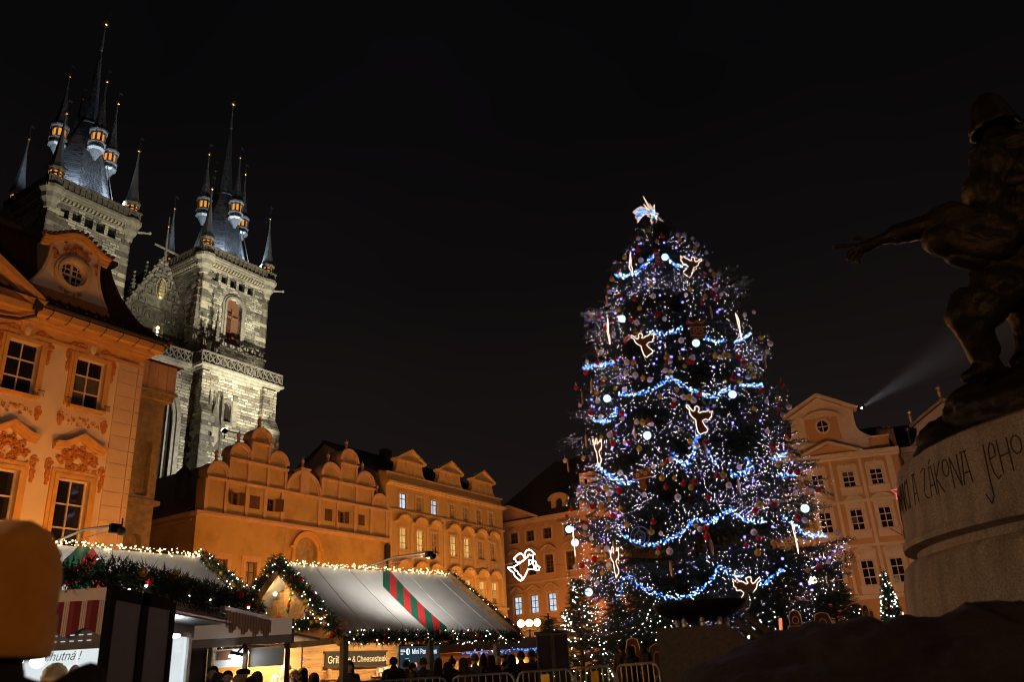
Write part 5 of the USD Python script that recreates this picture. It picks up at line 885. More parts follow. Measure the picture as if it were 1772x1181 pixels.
BAUBLES_w = [(23.7,22.17,2.28),(19.2,20.59,2.76),(-26.8,21.98,2.41),(-36.7,22.08,2.34),(-45.8,21.87,2.48),(-49.3,21.49,2.58),(-63.9,21.21,2.64),(-54.8,20.28,2.83),(-51.5,19.78,3.04),(-68.7,19.89,3.01),(-37.0,18.07,3.94),(-40.5,17.84,4.01),(7.5,17.83,4.02),(57.3,19.49,3.23),(18.8,16.49,4.43),(43.5,17.06,4.28),(1.9,16.36,4.45),(-13.8,17.65,4.08),(-76.1,17.54,4.27),(-54.6,16.82,4.36),(-80.1,15.81,4.72),(-68.0,15.04,4.66),(66.2,15.75,4.55),(46.5,15.62,4.57),(26.1,14.53,4.74),(21.2,13.71,4.87),(13.4,13.3,4.94),(27.7,13.11,4.99),(1.9,14.06,4.81),(-9.7,14.1,4.81),(-5.5,15.08,4.65),(5.0,13.64,4.88),(-37.8,13.14,4.98),(-59.1,14.58,4.74),(35.5,16.28,4.46),(66.4,15.75,4.55),(26.1,14.51,4.74),(26.8,13.95,4.83),(20.9,13.7,4.87),(13.5,13.3,4.94),(5.0,13.63,4.88),(2.4,13.53,4.89),(-9.3,14.11,4.81),(-24.6,14.11,4.8),(-80.1,15.83,4.71),(-68.0,15.05,4.66),(27.8,13.12,4.99),(47.2,13.07,5.0),(80.3,13.81,4.9),(43.4,12.15,5.19),(28.6,11.67,5.29),(21.1,11.32,5.37),(13.7,11.07,5.42),(36.1,11.06,5.42),(27.2,10.46,5.54),(2.2,12.08,5.2),(-2.2,12.16,5.19),(-6.5,11.94,5.23),(-38.3,10.41,5.55),(-53.9,11.41,5.35),(-66.6,12.08,5.21),(-38.4,13.15,4.98),(-45.2,11.97,5.22),(78.8,10.94,5.86),(29.6,9.11,5.79),(14.1,9.08,5.79),(6.7,9.29,5.76),(-4.4,9.8,5.66),(-19.8,8.7,5.87),(-14.1,7.94,6.01),(19.3,8.74,5.86),(21.3,8.74,5.86),(35.2,8.31,5.94),(49.1,7.07,6.2),(44.2,6.49,6.32),(50.5,7.92,6.01),(35.0,8.29,5.94),(36.3,5.92,6.3),(41.3,5.91,6.3),(60.4,5.53,6.21),(51.4,4.97,6.1),(46.7,4.64,6.02),(68.8,4.68,6.02),(11.0,5.45,6.19),(13.0,6.17,6.35),(5.6,7.6,6.07),(18.7,7.92,6.01),(-0.8,6.18,6.35),(37.5,5.25,6.16),(-53.7,7.79,6.03),(-14.0,7.92,6.01),(-19.6,5.92,6.3),(-41.5,6.39,6.35),(-62.7,6.02,6.32),(-54.6,4.8,6.06),(-42.2,7.6,6.07)]
BLUES = [(19.4,21.74,2.53),(28.2,21.47,2.59),(-7.5,21.42,2.6),(-19.1,21.04,2.68),(-31.8,20.61,2.76),(32.5,18.28,3.87),(36.1,17.51,4.13),(3.0,17.81,4.02),(-10.5,17.22,4.22),(-32.6,18.33,3.86),(-33.2,16.79,4.36),(-31.0,16.63,4.41),(-26.3,16.34,4.45),(6.3,18.99,3.54),(5.9,15.17,4.64),(-5.9,14.6,4.73),(0.8,14.29,4.78),(21.8,14.64,4.72),(-20.2,13.59,4.89),(-33.2,13.24,4.96),(54.8,13.37,4.93),(10.6,14.09,4.81),(1.1,14.3,4.77),(6.6,14.85,4.69),(-5.4,14.61,4.73),(-19.9,13.61,4.89),(-33.0,13.26,4.95),(54.9,13.38,4.93),(51.3,12.9,5.03),(27.3,11.83,5.25),(32.3,11.44,5.34),(26.4,10.36,5.56),(-12.0,11.5,5.32),(-22.2,10.78,5.47),(-36.6,10.93,5.45),(-3.4,10.66,5.5),(-47.1,9.03,5.81),(34.4,10.42,5.55),(59.0,9.16,5.78),(59.6,7.2,6.16),(28.4,6.69,6.28),(30.5,7.23,6.15),(49.6,5.65,6.24),(35.2,5.77,6.27),(8.6,4.63,6.01),(1.5,6.06,6.33),(32.6,7.36,6.12),(-27.1,6.12,6.34),(-16.2,5.76,6.26),(-23.8,4.36,5.94),(-30.4,4.89,6.08),(-38.9,3.92,5.83),(-43.6,3.92,5.84),(-47.5,4.88,6.07),(-56.6,4.99,6.1),(-68.9,5.52,6.21),(-60.9,5.27,6.16),(-24.7,8.11,5.97),(-21.1,7.82,6.03),(-44.9,3.68,5.78)]
# ------------------------------------------------------------------ sodium street lamps
W["sodiumhot"] = emit("sodium_lamp_glass", (1.0, 0.37, 0.05), 1000.0)
W["sodiummid"] = emit("sodium_lamp_glass_mid", (1.0, 0.37, 0.04), 1050.0)
W["sodiumhot2"] = emit("sodium_lamp_glass_bright", (1.0, 0.40, 0.03), 620.0)
W["sodiumsoft"] = emit("sodium_lamp_glass_soft", (1.0, 0.55, 0.32), 1250.0)
W["sodiumpale"] = emit("sodium_lamp_glass_pale", (1.0, 0.52, 0.26), 700.0)
W["sodiumnear"] = emit("sodium_lamp_glass_near", (1.0, 0.60, 0.36), 560.0)
def street_lamp(frame, p, h, label, m_="sodiumhot", r=0.2, globes=1, group=None):
    t = thing("street_lamp", label, "street lamp", frame, (p[0], p[1], 0), group=group)
    x, y = p
    MB().lathe([(0.22, 0), (0.2, 0.5), (0.10, 0.7), (0.07, h - 0.5), (0.10, h - 0.4), (0.05, h - 0.3)], (x, y, 0), 10).build("post", "darkmetal", t)
    xs = [0] if globes == 1 else [-0.55, 0, 0.55]
    if globes > 1: MB().tube([(x - 0.55, y, h - 0.28), (x - 0.4, y, h - 0.5), (x, y, h - 0.42), (x + 0.4, y, h - 0.5), (x + 0.55, y, h - 0.28)], 0.04, 6).build("arm", "darkmetal", t)
    for k in xs:
        MB().sph((x + k, y, h), r, 2).build("globe", m_, t, smooth=True)
        MB().lathe([(0.1, h - r - 0.08), (0.12, h - r)], (x + k, y, 0), 8).build("globe_holder", "darkmetal", t)
street_lamp("town", (18.3, 25.0), 4.5, "street lamp before the palace's right hand windows, hidden by the stalls")
street_lamp("town", (12.2, 26.0), 4.5, "street lamp before the palace's left end")
street_lamp("town", (34.6, 36.4), 4.4, "street lamp before the left end of the gabled house", "sodiummid")
street_lamp("town", (44.5, 37.0), 4.4, "street lamp before the middle of the gabled house", "sodiummid")
street_lamp("town", (54.5, 37.6), 4.3, "street lamp before the yellow house, left end", "sodiummid")
street_lamp("town", (60.6, 41.9), 3.4, "brightest street lamp, close to the yellow house's right end", "sodiumhot2")
street_lamp("d", (2.0, 48.0), 5.0, "street lamp behind the big tree", "sodiumsoft", 0.22)
street_lamp("d", (11.0, 46.0), 5.0, "street lamp behind the monument", "sodiumsoft", 0.22)
street_lamp("town", (62.0, 36.0), 4.0, "street lamp before the brown pink palace, hidden behind the grey boxes", "sodiumpale")
W["sodiumfaint"] = emit("sodium_lamp_glass_faint", (1.0, 0.52, 0.24), 300.0)
street_lamp("world", (6.0, -4.0), 4.5, "street lamp behind the viewer's right shoulder, out of view", "sodiumfaint")
street_lamp("world", (-9.0, 1.0), 4.5, "street lamp left of the kiosk, out of view", "sodiumnear")
street_lamp("world", (0.0, 58.0), 4.45, "three-globed street lamp glowing orange before the brown pink palace", "sodium", 0.24, 3)

# ------------------------------------------------------------------ garlands
def garland(name, label, frame, path, r, seed, balls=8.0, bulbs=16, thin=1.0, group=None, needle=0.08, ball_r=0.05, bulbmat="bulbwarm", bulb_r=0.012, only=None):
    """a fir garland along a path: needles, coloured baubles (each a part) and small bulbs"""
    R = np.random.default_rng(seed); p = np.asarray(path, float)
    d = np.linalg.norm(np.diff(p, axis=0), axis=1); L = d.sum(); s = np.concatenate([[0], np.cumsum(d)])
    at = lambda u: np.stack([np.interp(u, s, p[:, k]) for k in range(3)], -1)
    t = thing(name, label, "garland", frame, tuple(p.mean(0)), group=group)
    n = int(L * 1300 * thin); u = R.uniform(0, L, n); c = at(u); dr = R.normal(size=(n, 3)); dr /= np.linalg.norm(dr, axis=1, keepdims=True)
    rad = r * R.uniform(0.1, 0.95, n) ** 0.6; b0 = c + dr * rad[:, None]
    tip = b0 + (dr * 0.7 + R.normal(size=(n, 3)) * 0.55) * needle * R.uniform(0.6, 1.2, n)[:, None]
    sd = np.cross(dr, R.normal(size=(n, 3))); sd /= np.linalg.norm(sd, axis=1, keepdims=True) + 1e-9; sd *= needle * 0.13
    v = np.stack([b0 - sd, b0 + sd, tip], 1).reshape(-1, 3); MB().add(v, np.arange(3 * n).reshape(-1, 3)).build("needles", "fir", t, kind="stuff")
    MB().tube(at(np.linspace(0, L, 24)), r * 0.22, 5).build("wire_core", "fir", t)
    nb = int(L * balls)
    for k in range(nb):
        a = R.normal(size=3); a /= np.linalg.norm(a); a[2] *= 0.8; c_ = at(R.uniform(0, L)) + a * r * R.uniform(0.75, 1.05)
        MB().sph(c_, ball_r * R.uniform(0.75, 1.25), 2).build("bauble", only or R.choice(["redball", "goldball", "redball", "goldball", "redball"]), t, smooth=True)
    nl = int(L * bulbs); m = MB(); c = at(R.uniform(0, L, nl))
    for q_ in c:
        a = R.normal(size=3); a /= np.linalg.norm(a); m.sph(q_ + a * r * 1.02, bulb_r * R.uniform(0.7, 1.5), 0)
    if nl: m.build("bulbs", bulbmat, t, kind="stuff")
    return t
def ridge_lights(label, frame, a, b, seed, n=150, mat_="bulbgold", sag=0.05, r=0.016, name="light_string"):
    R = np.random.default_rng(seed); a, b = np.array(a, float), np.array(b, float); t = thing(name, label, "light string", frame, tuple((a + b) / 2))
    m = MB(); pts = []
    for k in range(n):
        u = (k + 0.5) / n; q_ = a + (b - a) * u + R.normal(size=3) * (0.03, 0.06, 0.045); pts.append(q_); m.sph(q_, r * R.uniform(0.6, 1.4), 0)
    m.build("bulbs", mat_, t, kind="stuff"); MB().tube(pts, 0.006, 3).build("cord", "darkmetal", t)

# ------------------------------------------------------------------ market stalls with white tarpaulin roofs
def tarp(t, x0, x1, ya, za, yb, zb, name="roof_sheet", seed=0, nx=40, ny=24):
    """sheet from the ridge (ya, za) to the eave (yb, zb), slightly slack"""
    X, S = np.meshgrid(np.linspace(x0, x1, nx), np.linspace(0, 1, ny), indexing="ij")
    y = ya + (yb - ya) * S; z = za + (zb - za) * S - 0.06 * np.sin(PI * S) * (1 + 0.4 * np.sin(X * 2.2)) + 0.035 * (meshkit.fbm(np.stack([X * 0.9, S * 1.1, X * 0 + seed], -1), 3, seed) - 0.5)
    i, j = np.meshgrid(np.arange(nx - 1), np.arange(ny - 1), indexing="ij"); q = np.stack([i * ny + j, (i + 1) * ny + j, (i + 1) * ny + j + 1, i * ny + j + 1], -1).reshape(-1, 4)
    v = np.stack([X, y, z], -1).reshape(-1, 3); MB().add(v, q).build(name, "white", t, smooth=True)
    return lambda x, s_: np.array([x, np.interp(s_, [0, 1], [ya, yb]), za + (zb - za) * s_ - 0.06 * math.sin(PI * s_) * (1 + 0.4 * math.sin(x * 2.2)) + 0.035 * float(meshkit.fbm(np.array([[x * 0.9, s_ * 1.1, seed]]), 3, seed)[0] - 0.5)])
def stripe(t, x0, x1, f, slope, step, y_len, n0, lift=0.012):
    """a band down the roof, cut into slanting red and green patches"""
    bandp = sbox(x0, 0, x1, y_len); k = 0; c0 = -(x1 - x0) * slope - step
    while c0 < y_len + step:
        st = Polygon([(x0 - 1, c0 - slope * 1), (x1 + 1, c0 + slope * (x1 - x0 + 1)), (x1 + 1, c0 + step + slope * (x1 - x0 + 1)), (x0 - 1, c0 + step - slope * 1)])
        pg = bandp.intersection(st)
        if pg.area > 0.004:
            tri = trimesh.creation.triangulate_polygon(pg.segmentize(0.15), engine="earcut"); vv, ff = np.array(tri[0]), np.array(tri[1])
            m_ = trimesh.Trimesh(np.column_stack([vv, np.zeros(len(vv))]), ff).subdivide().subdivide()
            v3 = np.array([f(p_[0], min(1, p_[1] / y_len)) + np.array([0, -lift * 0.6, lift]) for p_ in m_.vertices])
            MB().add(v3, m_.faces).build("stripe_patch", "red" if k % 2 else "green", t)
        c0 += step; k += 1
def lamp_arm(t, base, head, aim_dir):
    base, head = np.array(base, float), np.array(head, float)
    MB().tube([base - (0, 0, 0.4), base, base + (head - base) * 0.5 + np.array([0, 0, 0.08]), head], 0.028, 6).build("lamp_arm", "metal", t)
    MB().tube([base + np.array([0.25, 0.1, -0.02]), base + (head - base) * 0.9 + np.array([0, 0, -0.06])], 0.01, 4).build("stay_wire", "metal", t)
    MB().box(head[0] - 0.10, head[0] + 0.10, head[1] - 0.06, head[1] + 0.04, head[2] - 0.13, head[2] + 0.03).build("lamp_head", "darkmetal", t)
Z2R, Z2E, Y2E = 4.0, 2.08, 2.65
s2 = thing("market_stall", "market stall whose white roof is crossed by a red and green striped band", "market stall", "s2", (2.6, 0, 0))
f2 = tarp(s2, -0.35, 5.6, 0, Z2R, -Y2E, Z2E, seed=3)
tarp(s2, -0.35, 5.6, 0, Z2R, Y2E, Z2E, seed=4)
stripe(s2, 2.5, 3.28, f2, -1.5, 0.35, math.hypot(Y2E, Z2R - Z2E), 0)
for x in (-0.3, 5.55):      # barge boards and gable
    for s_ in (-1, 1): MB().prism((x, 0, Z2R - 0.06), (x, s_ * Y2E, Z2E - 0.06), 0.05, 0.34).build("barge_board", "wood", s2)
for k in range(18):
    y = -2.15 + k * 0.253; zt = Z2R - 0.16 - (Z2R - Z2E) * max(abs(y), abs(y + 0.24)) / Y2E
    if zt > 2.55: MB().box(0.12, 0.16, y, y + 0.243, 2.5, zt).build("gable_plank", "wood", s2)
MB().box(0.02, 0.14, -2.3, 2.3, 2.12, 2.46).build("name_board", "wood", s2)
MB().lathe([(0.0, 0.0), (0.27, 0.0), (0.29, 0.03), (0.27, 0.06), (0.0, 0.06)], (0, 0, 0), 24)
dsk = MB().lathe([(0.0, 0.0), (0.27, 0.0), (0.29, 0.03), (0.27, 0.06), (0.0, 0.06)], (0, 0, 0), 24); vv, ff = dsk.arr()
MB().add(np.column_stack([-vv[:, 2] + 0.02, vv[:, 0] + 0.4, vv[:, 1] + 2.12]), ff).build("round_plaque", "wood", s2)
for k in range(3): MB().tube([(-0.052, 0.26, 2.16 - k * 0.06), (-0.052, 0.4, 2.19 - k * 0.06), (-0.052, 0.54, 2.15 - k * 0.06)], 0.007, 4).build("plaque_scribble", "darkwood", s2)
for (x, y) in ((0.1, -2.2), (0.1, 0.0), (0.1, 2.2), (2.75, -2.2), (5.2, -2.2), (5.2, 2.2)): MB().box(x - 0.07, x + 0.07, y - 0.07, y + 0.07, 0, 2.2).build("post", "greywood", s2)
MB().box(0.05, 5.3, -2.28, -2.14, 2.0, 2.2).box(0.03, 0.17, -2.1, 2.1, 1.98, 2.12).build("eave_beam", "greywood", s2)
for k in range(10): MB().box(0.3, 5.2, 1.82, 1.86, 0.2 * k + 0.2, 0.2 * k + 0.392).build("back_plank", "wood", s2)
MB().box(0.2, 5.2, -2.05, -1.5, 0.0, 1.05).box(0.15, 5.25, -2.12, -1.45, 1.05, 1.1).build("counter", "wood", s2)
MB().box(0.2, 5.2, -2.0, 1.8, 2.25, 2.28).build("ceiling", "wood", s2)
W["strip"] = emit("warm_light_strip", (1.0, 0.70, 0.34), 130.0)
W["strip2"] = emit("white_light_strip", (0.86, 0.95, 1.0), 14.0)
W["strip3"] = emit("bright_white_lamp", (0.95, 1.0, 0.98), 30.0)
for k in range(3): MB().box(0.8 + k * 1.6, 1.6 + k * 1.6, 0.6, 0.7, 2.2, 2.24).build("lamp_strip", "strip", s2)
MB().sph((-0.22, 0.25, 3.30), 0.045, 2).build("gable_lamp", "strip", s2)
MB().sph((0.0, -0.55, 1.86), 0.05, 2).build("work_lamp_bulb", "strip3", s2)
MB().lathe([(0.03, 1.9), (0.1, 1.93), (0.05, 2.0)], (0.0, -0.55, 0), 8).build("work_lamp_shade", "metal", s2)
def text(t, s_, h, place, mat_, bold=False, sx=1.0, name="lettering", depth=0.006):
    m = meshkit.text_mesh(s_, h, depth, bold); v = np.array(m.vertices); v[:, 0] *= sx
    return MB().add(np.array([place(a, b, c_) for a, b, c_ in v]), m.faces).build(name, mat_, t)
MB().box(2.45, 4.62, 1.76, 1.8, 1.60, 1.95).build("menu_board", "chalk", s2)
MB().box(2.41, 4.66, 1.74, 1.82, 1.55, 1.60).box(2.41, 4.66, 1.74, 1.82, 1.95, 2.0).build("menu_board_frame", "darkwood", s2)
text(s2, "Grill", 0.19, lambda a, b, c_: (2.52 + a, 1.755 - c_, 1.68 + b), "chalkwhite", sx=0.9)
text(s2, "se & Cheesesteak", 0.16, lambda a, b, c_: (3.12 + a, 1.755 - c_, 1.70 + b), "chalkwhite", sx=0.82)
MB().box(4.1, 4.95, 1.4, 1.82, 1.28, 1.31).box(4.1, 4.95, 1.4, 1.43, 1.31, 1.36).build("shelf", "palewood", s2)
MB().box(4.95, 4.99, 1.4, 1.82, 1.2, 1.6).build("shelf_side", "palewood", s2)
for k in range(3): 
    b_ = thing("paper_bag", ["white paper bag standing on the stall shelf, left one", "white paper bag standing on the stall shelf, middle one", "white paper bag leaning on the stall shelf, right one"][k], "paper bag", "s2", (4.3 + k * 0.2, 1.66, 1.31))
    MB().poly(Polygon([(4.22 + k * 0.2, 1.31), (4.38 + k * 0.2, 1.31), (4.36 + k * 0.2, 1.52 + 0.03 * k), (4.3 + k * 0.2, 1.49), (4.23 + k * 0.2, 1.54)]), 1.6, 1.72).build("bag", "white", b_)
lf = thing("bread_loaf", "brown round loaf lying on the stall shelf before the white bags", "bread", "s2", (4.25, 1.5, 1.31)); MB().lathe([(0.0, 1.31), (0.1, 1.315), (0.125, 1.35), (0.08, 1.39), (0.0, 1.40)], (4.25, 1.5, 0), 12).build("loaf", "ginger", lf)
for k, (x, z, w_) in enumerate(((2.6, 1.02, 0.18), (2.95, 1.02, 0.2), (3.35, 1.04, 0.1), (2.55, 1.3, 0.14))):
    b_ = thing("bread_basket", ["wicker basket of rolls on the left of the wooden back wall", "wide wicker basket of rolls beside the left basket", "narrow bread bin right of the baskets", "small wicker basket hanging above the others"][k], "basket", "s2", (x, 1.7, z))
    MB().lathe([(w_ * 0.4, z), (w_ * 0.55, z + 0.2), (w_ * 0.5, z + 0.2), (w_ * 0.36, z + 0.02)], (x, 1.7, 0), 10).build("wicker", "wood", b_)
    for q_ in range(3): MB().sph((x + (q_ - 1) * w_ * 0.25, 1.7, z + 0.22), w_ * 0.2, 1, (1.3, 1, 0.8)).build("roll", "ochretrim", b_)
MB().box(2.35, 3.1, 1.6, 1.8, 1.26, 1.28).box(2.35, 3.1, 1.55, 1.8, 0.99, 1.01).build("bread_shelf", "wood", s2)
# the gable's cut-out figure, small brown sign and painted dots
fig = unary_union([Point(0, 0.62).buffer(0.13), Polygon([(-0.22, 0.0), (0.22, 0.0), (0.12, 0.5), (-0.12, 0.5)]), sbox(-0.13, 0.72, 0.13, 0.98), Polygon([(-0.12, 0.4), (-0.34, 0.2), (-0.28, 0.12), (-0.1, 0.3)]), Polygon([(0.12, 0.4), (0.34, 0.25), (0.3, 0.15), (0.1, 0.3)])])
m = MB().poly(fig, -0.02, 0.0); vv, ff = m.arr(); MB().add(np.column_stack([vv[:, 1] + 0.09, -vv[:, 0] * 0.8 - 0.72, vv[:, 2] * 0.85 + 2.62]), ff).build("cutout_cook", "icing", s2)
for dz_ in (0.2, 0.35, 0.62): MB().tube([(0.06, -0.72 + 0.09 * math.cos(a), 2.62 + dz_ + 0.06 * math.sin(a)) for a in np.linspace(0, 2 * PI, 12)], 0.012, 4).build("cutout_outline", "darkwood", s2)
MB().prism((0.05, -0.75, 2.66), (0.05, -1.35, 2.62), 0.05, 0.26).build("small_sign", "darkwood", s2)
for k in range(2): MB().prism((0.02, -0.92, 2.70 - k * 0.09), (0.02, -1.2, 2.685 - k * 0.09), 0.006, 0.035).build("sign_line", "icing", s2)
for k, (y, z, c_) in enumerate(((0.15, 3.28, "g"), (0.22, 3.15, "y"), (0.24, 3.02, "r"), (0.26, 2.9, "g"), (0.05, 3.3, "y"), (0.62, 2.88, "y"), (0.66, 2.76, "R"), (0.62, 2.62, "y"))):
    MB().sph((0.1, y - 0.1, z), 0.085 if c_ == "R" else 0.055, 2, (0.3, 1, 1)).build("painted_dot", {"g": "green", "y": "goldball", "r": "red", "R": "red"}[c_], s2)
sc_ = thing("menu_screen", "dark lit menu screen of the pancake counter under the white roof", "screen", "s2", (4.15, -0.2, 1.25))
MB().box(3.42, 4.95, -0.22, -0.16, 1.25, 2.02).build("screen_body", "black", sc_)
W["screen"] = emit("dark_screen_glow", (0.02, 0.035, 0.05), 1.0); W["screentext"] = emit("screen_text", (0.85, 0.93, 1.0), 1.0); W["screenfood"] = emit("screen_food", (0.95, 0.28, 0.12), 0.9); W["screenteal"] = emit("screen_teal", (0.1, 0.5, 0.5), 0.9)
MB().box(3.45, 4.92, -0.226, -0.22, 1.28, 1.99).build("screen_face", "screen", sc_)
text(sc_, "Mini Pancakes", 0.125, lambda a, b, c_: (3.88 + a, -0.229 - c_ * 0.3, 1.79 + b), "screentext", bold=True, sx=0.8, name="screen_lettering")
MB().poly(ellipse(3.74, 1.85, 0.07, 0.085).difference(ellipse(3.755, 1.85, 0.02, 0.06)), -0.231, -0.227).build("screen_logo", "screentext", sc_)
for k, (x, z, w_, c_) in enumerate(((2.68, 1.88, 0.15, "screentext"), (2.68, 1.84, 0.17, "screentext"), (2.68, 1.78, 0.09, "screentext"), (2.84, 1.66, 0.14, "screenteal"), (2.84, 1.60, 0.17, "screentext"), (2.84, 1.55, 0.12, "screentext"), (3.42, 1.67, 0.12, "screentext"))): MB().box(x + 0.8, x + 0.8 + w_, -0.231, -0.227, z, z + 0.022).build("screen_line", c_, sc_)
for x in (4.02, 4.4, 4.8): MB().poly(ellipse(x, 1.5, 0.055, 0.075), -0.231, -0.227).build("screen_picture", "screenfood", sc_)
for x in (0.75, 1.85, 3.9, 5.0): MB().tube([f2(x, u) + np.array([0, -0.004, 0.006]) for u in np.linspace(0.01, 0.99, 16)], 0.012, 4).build("roof_seam", "white", s2)
lamp_arm(s2, (2.5, 0.05, 4.1), (2.26, -2.75, 4.08), None)
spot("s2", (2.3, -2.75, 3.95), (2.9, -0.25, 3.75), (1.0, 0.94, 0.84), 820, 80, 0.9, 0.08, "lamp head at the tip of the right stall roof's arm", name="roof_spotlight", cat="spotlight", fs=0.32)
ridge_lights("string of golden bulbs along the ridge of the right white roof", "s2", (-0.3, -0.02, 4.05), (5.55, -0.02, 4.05), 21, 190)
garland("fir_garland", "thick fir garland along the front eave of the striped white roof", "s2", [(-0.1, -2.68, 2.07), (2.7, -2.72, 2.04), (5.65, -2.68, 2.06)], 0.17, 31, balls=9, bulbs=16, thin=1.3)
garland("fir_garland", "fir garland down the near gable edge of the striped white roof", "s2", [(-0.4, 0.0, 4.1), (-0.42, -1.3, 3.2), (-0.42, -2.66, 2.12)], 0.19, 32, balls=9, bulbs=15, thin=1.3)
garland("fir_garland", "fir garland down the far side of the open wooden gable", "s2", [(-0.4, 0.0, 4.08), (-0.42, 1.3, 3.16), (-0.42, 2.64, 2.16)], 0.15, 33, balls=9, bulbs=18, thin=1.3)
garland("fir_garland", "fir garland across the gable above the round wooden plaque", "s2", [(-0.05, -1.9, 2.52), (-0.08, 0.1, 2.49), (-0.05, 1.9, 2.56)], 0.14, 34, balls=11, bulbs=14, thin=1.2)
garland("fir_garland", "thin fir garland down the right end of the striped white roof", "s2", [(5.65, 0.0, 4.02), (5.68, -1.3, 3.1), (5.7, -2.6, 2.14)], 0.12, 35, balls=5, bulbs=13, thin=1.1)
s1 = thing("market_stall", "market stall behind the near kiosk, white roof with a short red and green stripe", "market stall", "s1", (-2.6, 0, 0))
f1 = tarp(s1, -5.6, 0.0, 0, 4.0, -2.3, 2.6, seed=6); tarp(s1, -5.6, 0.0, 0, 4.0, 2.3, 2.6, seed=7)
stripe(s1, -3.62, -2.5, f1, -1.4, 0.42, math.hypot(2.3, 1.4), 0)
for (x, y) in ((-5.4, -2), (-5.4, 2), (-0.2, -2), (-0.2, 2)): MB().box(x - 0.07, x + 0.07, y - 0.07, y + 0.07, 0, 2.7).build("post", "greywood", s1)
for s_ in (-1, 1): MB().prism((0.0, 0, 3.93), (0.0, s_ * 2.3, 2.54), 0.05, 0.3).build("barge_board", "wood", s1)
MB().box(-5.4, -0.2, 1.9, 2.0, 0, 2.6).build("back_wall", "wood", s1)
lamp_arm(s1, (-3.2, 0.05, 4.1), (-3.45, -2.75, 3.95), None)
spot("s1", (-3.3, -2.7, 3.85), (-2.0, -0.3, 3.8), (1.0, 0.94, 0.84), 620, 80, 0.9, 0.08, "lamp head at the tip of the left stall roof's arm", name="roof_spotlight", cat="spotlight", fs=0.32)
ridge_lights("string of golden bulbs along the ridge of the left white roof", "s1", (-5.4, -0.02, 4.05), (0.0, -0.02, 4.05), 22, 190)
garland("fir_garland", "fir garland down the right gable edge of the left white roof", "s1", [(0.02, 0.0, 4.02), (0.05, -1.1, 3.4), (0.05, -2.35, 2.6)], 0.16, 36, balls=8, bulbs=22, thin=1.3)

# ------------------------------------------------------------------ near kiosk with striped awnings
kx, ky = -4.2, 8.5
kk = thing("kiosk", "near food kiosk with dark red striped awnings and white lit menu panels", "kiosk", "world", (kx, ky, 0))
MB().box(kx - 4, kx - 0.02, ky + 0.9, ky + 4.2, 1.98, 2.06).build("flat_roof", "greywood", kk)
MB().box(kx - 4.2, kx + 0.05, ky - 0.06, ky, 1.92, 2.04).box(kx, kx + 0.06, ky, ky + 4.2, 1.92, 2.04).build("fascia", "palewood", kk)
MB().box(kx - 4, kx, ky + 0.8, ky + 0.86, 0, 1.0).box(kx - 4, kx - 0.02, ky + 0.02, ky + 0.84, 0.9, 0.95).box(kx - 0.06, kx - 0.02, ky + 1.9, ky + 4.1, 0, 0.7).build("counter", "palewood", kk)
W["panelwhite"] = lit_pane("lit_menu_panel", (0.86, 0.95, 0.97), 0.85, 0.12, 1.5)
for k in range(14): MB().box(kx - 4 + k * 0.28, kx - 4 + k * 0.28 + 0.272, ky + 0.80, ky + 0.84, 1.0, 1.56).build("white_board", "panelwhite", kk)
W["script"] = mat("grey_script", (0.12, 0.12, 0.13), 0.6)
text(kk, "chutná !", 0.085, lambda a, b, c_: (kx - 1.0 + a + b * 0.25, ky + 0.795 - c_ * 0.5, 1.42 + b), "script", sx=0.9)
MB().sph((kx - 1.18, ky + 0.6, 1.44), 0.075, 2).build("kiosk_lamp", "strip3", kk)
st = [0]
def valance(t, p0, p1, ztop, drop, n, wave, seed=0, wide=True):
    """scalloped awning valance made of separate stripes"""
    p0, p1 = np.array(p0, float), np.array(p1, float); nrm = np.array([(p1 - p0)[1], -(p1 - p0)[0]]); nrm /= np.linalg.norm(nrm)
    if wide:
        seg = [(0.62, "awnred"), (0.085, "awncream"), (0.03, "awnred"), (0.085, "awncream"), (0.03, "awnred"), (0.085, "awncream")]; seg = [(w_ / sum(x for x, _ in seg), c_) for w_, c_ in seg]
    else: seg = [(0.5, "awnred"), (0.5, "awncream")]
    for k in range(n):
        a = 0.0
        for w_, c_ in seg:
            u0, u1 = (k + a) / n, (k + a + w_) / n; a += w_
            ss = np.linspace(u0, u1, 5); v = []
            for u in ss:
                q_ = p0 + (p1 - p0) * u + nrm * 0.015 * math.sin(u * n * 2 * PI + seed); d_ = drop * (1 - wave * (0.5 + 0.5 * math.cos(u * n * (1 if wide else 0.5) * PI)))
                v += [(q_[0], q_[1], ztop), (q_[0], q_[1], ztop - d_)]
            MB().add(v, [(2 * i_, 2 * i_ + 1, 2 * i_ + 3, 2 * i_ + 2) for i_ in range(4)]).build("valance_stripe", c_, t)
valance(kk, (kx - 4.0, ky - 0.09), (kx + 0.02, ky - 0.09), 1.92, 0.33, 23, 0.22)
MB().box(kx - 4.1, kx, ky - 0.04, ky + 0.8, 1.62, 1.66).box(kx - 4.1, kx, ky - 0.05, ky - 0.02, 1.47, 1.66).build("roller_shutter_box", "greywood", kk)
for r_ in range(2):
    for k in range(46): MB().box(kx - 3.95 + k * 0.085, kx - 3.91 + k * 0.085, ky - 0.062, ky - 0.051, 1.60 - r_ * 0.055, 1.606 - r_ * 0.055).build("reflector_dash", "panelwhite", kk) if k > 22 else None
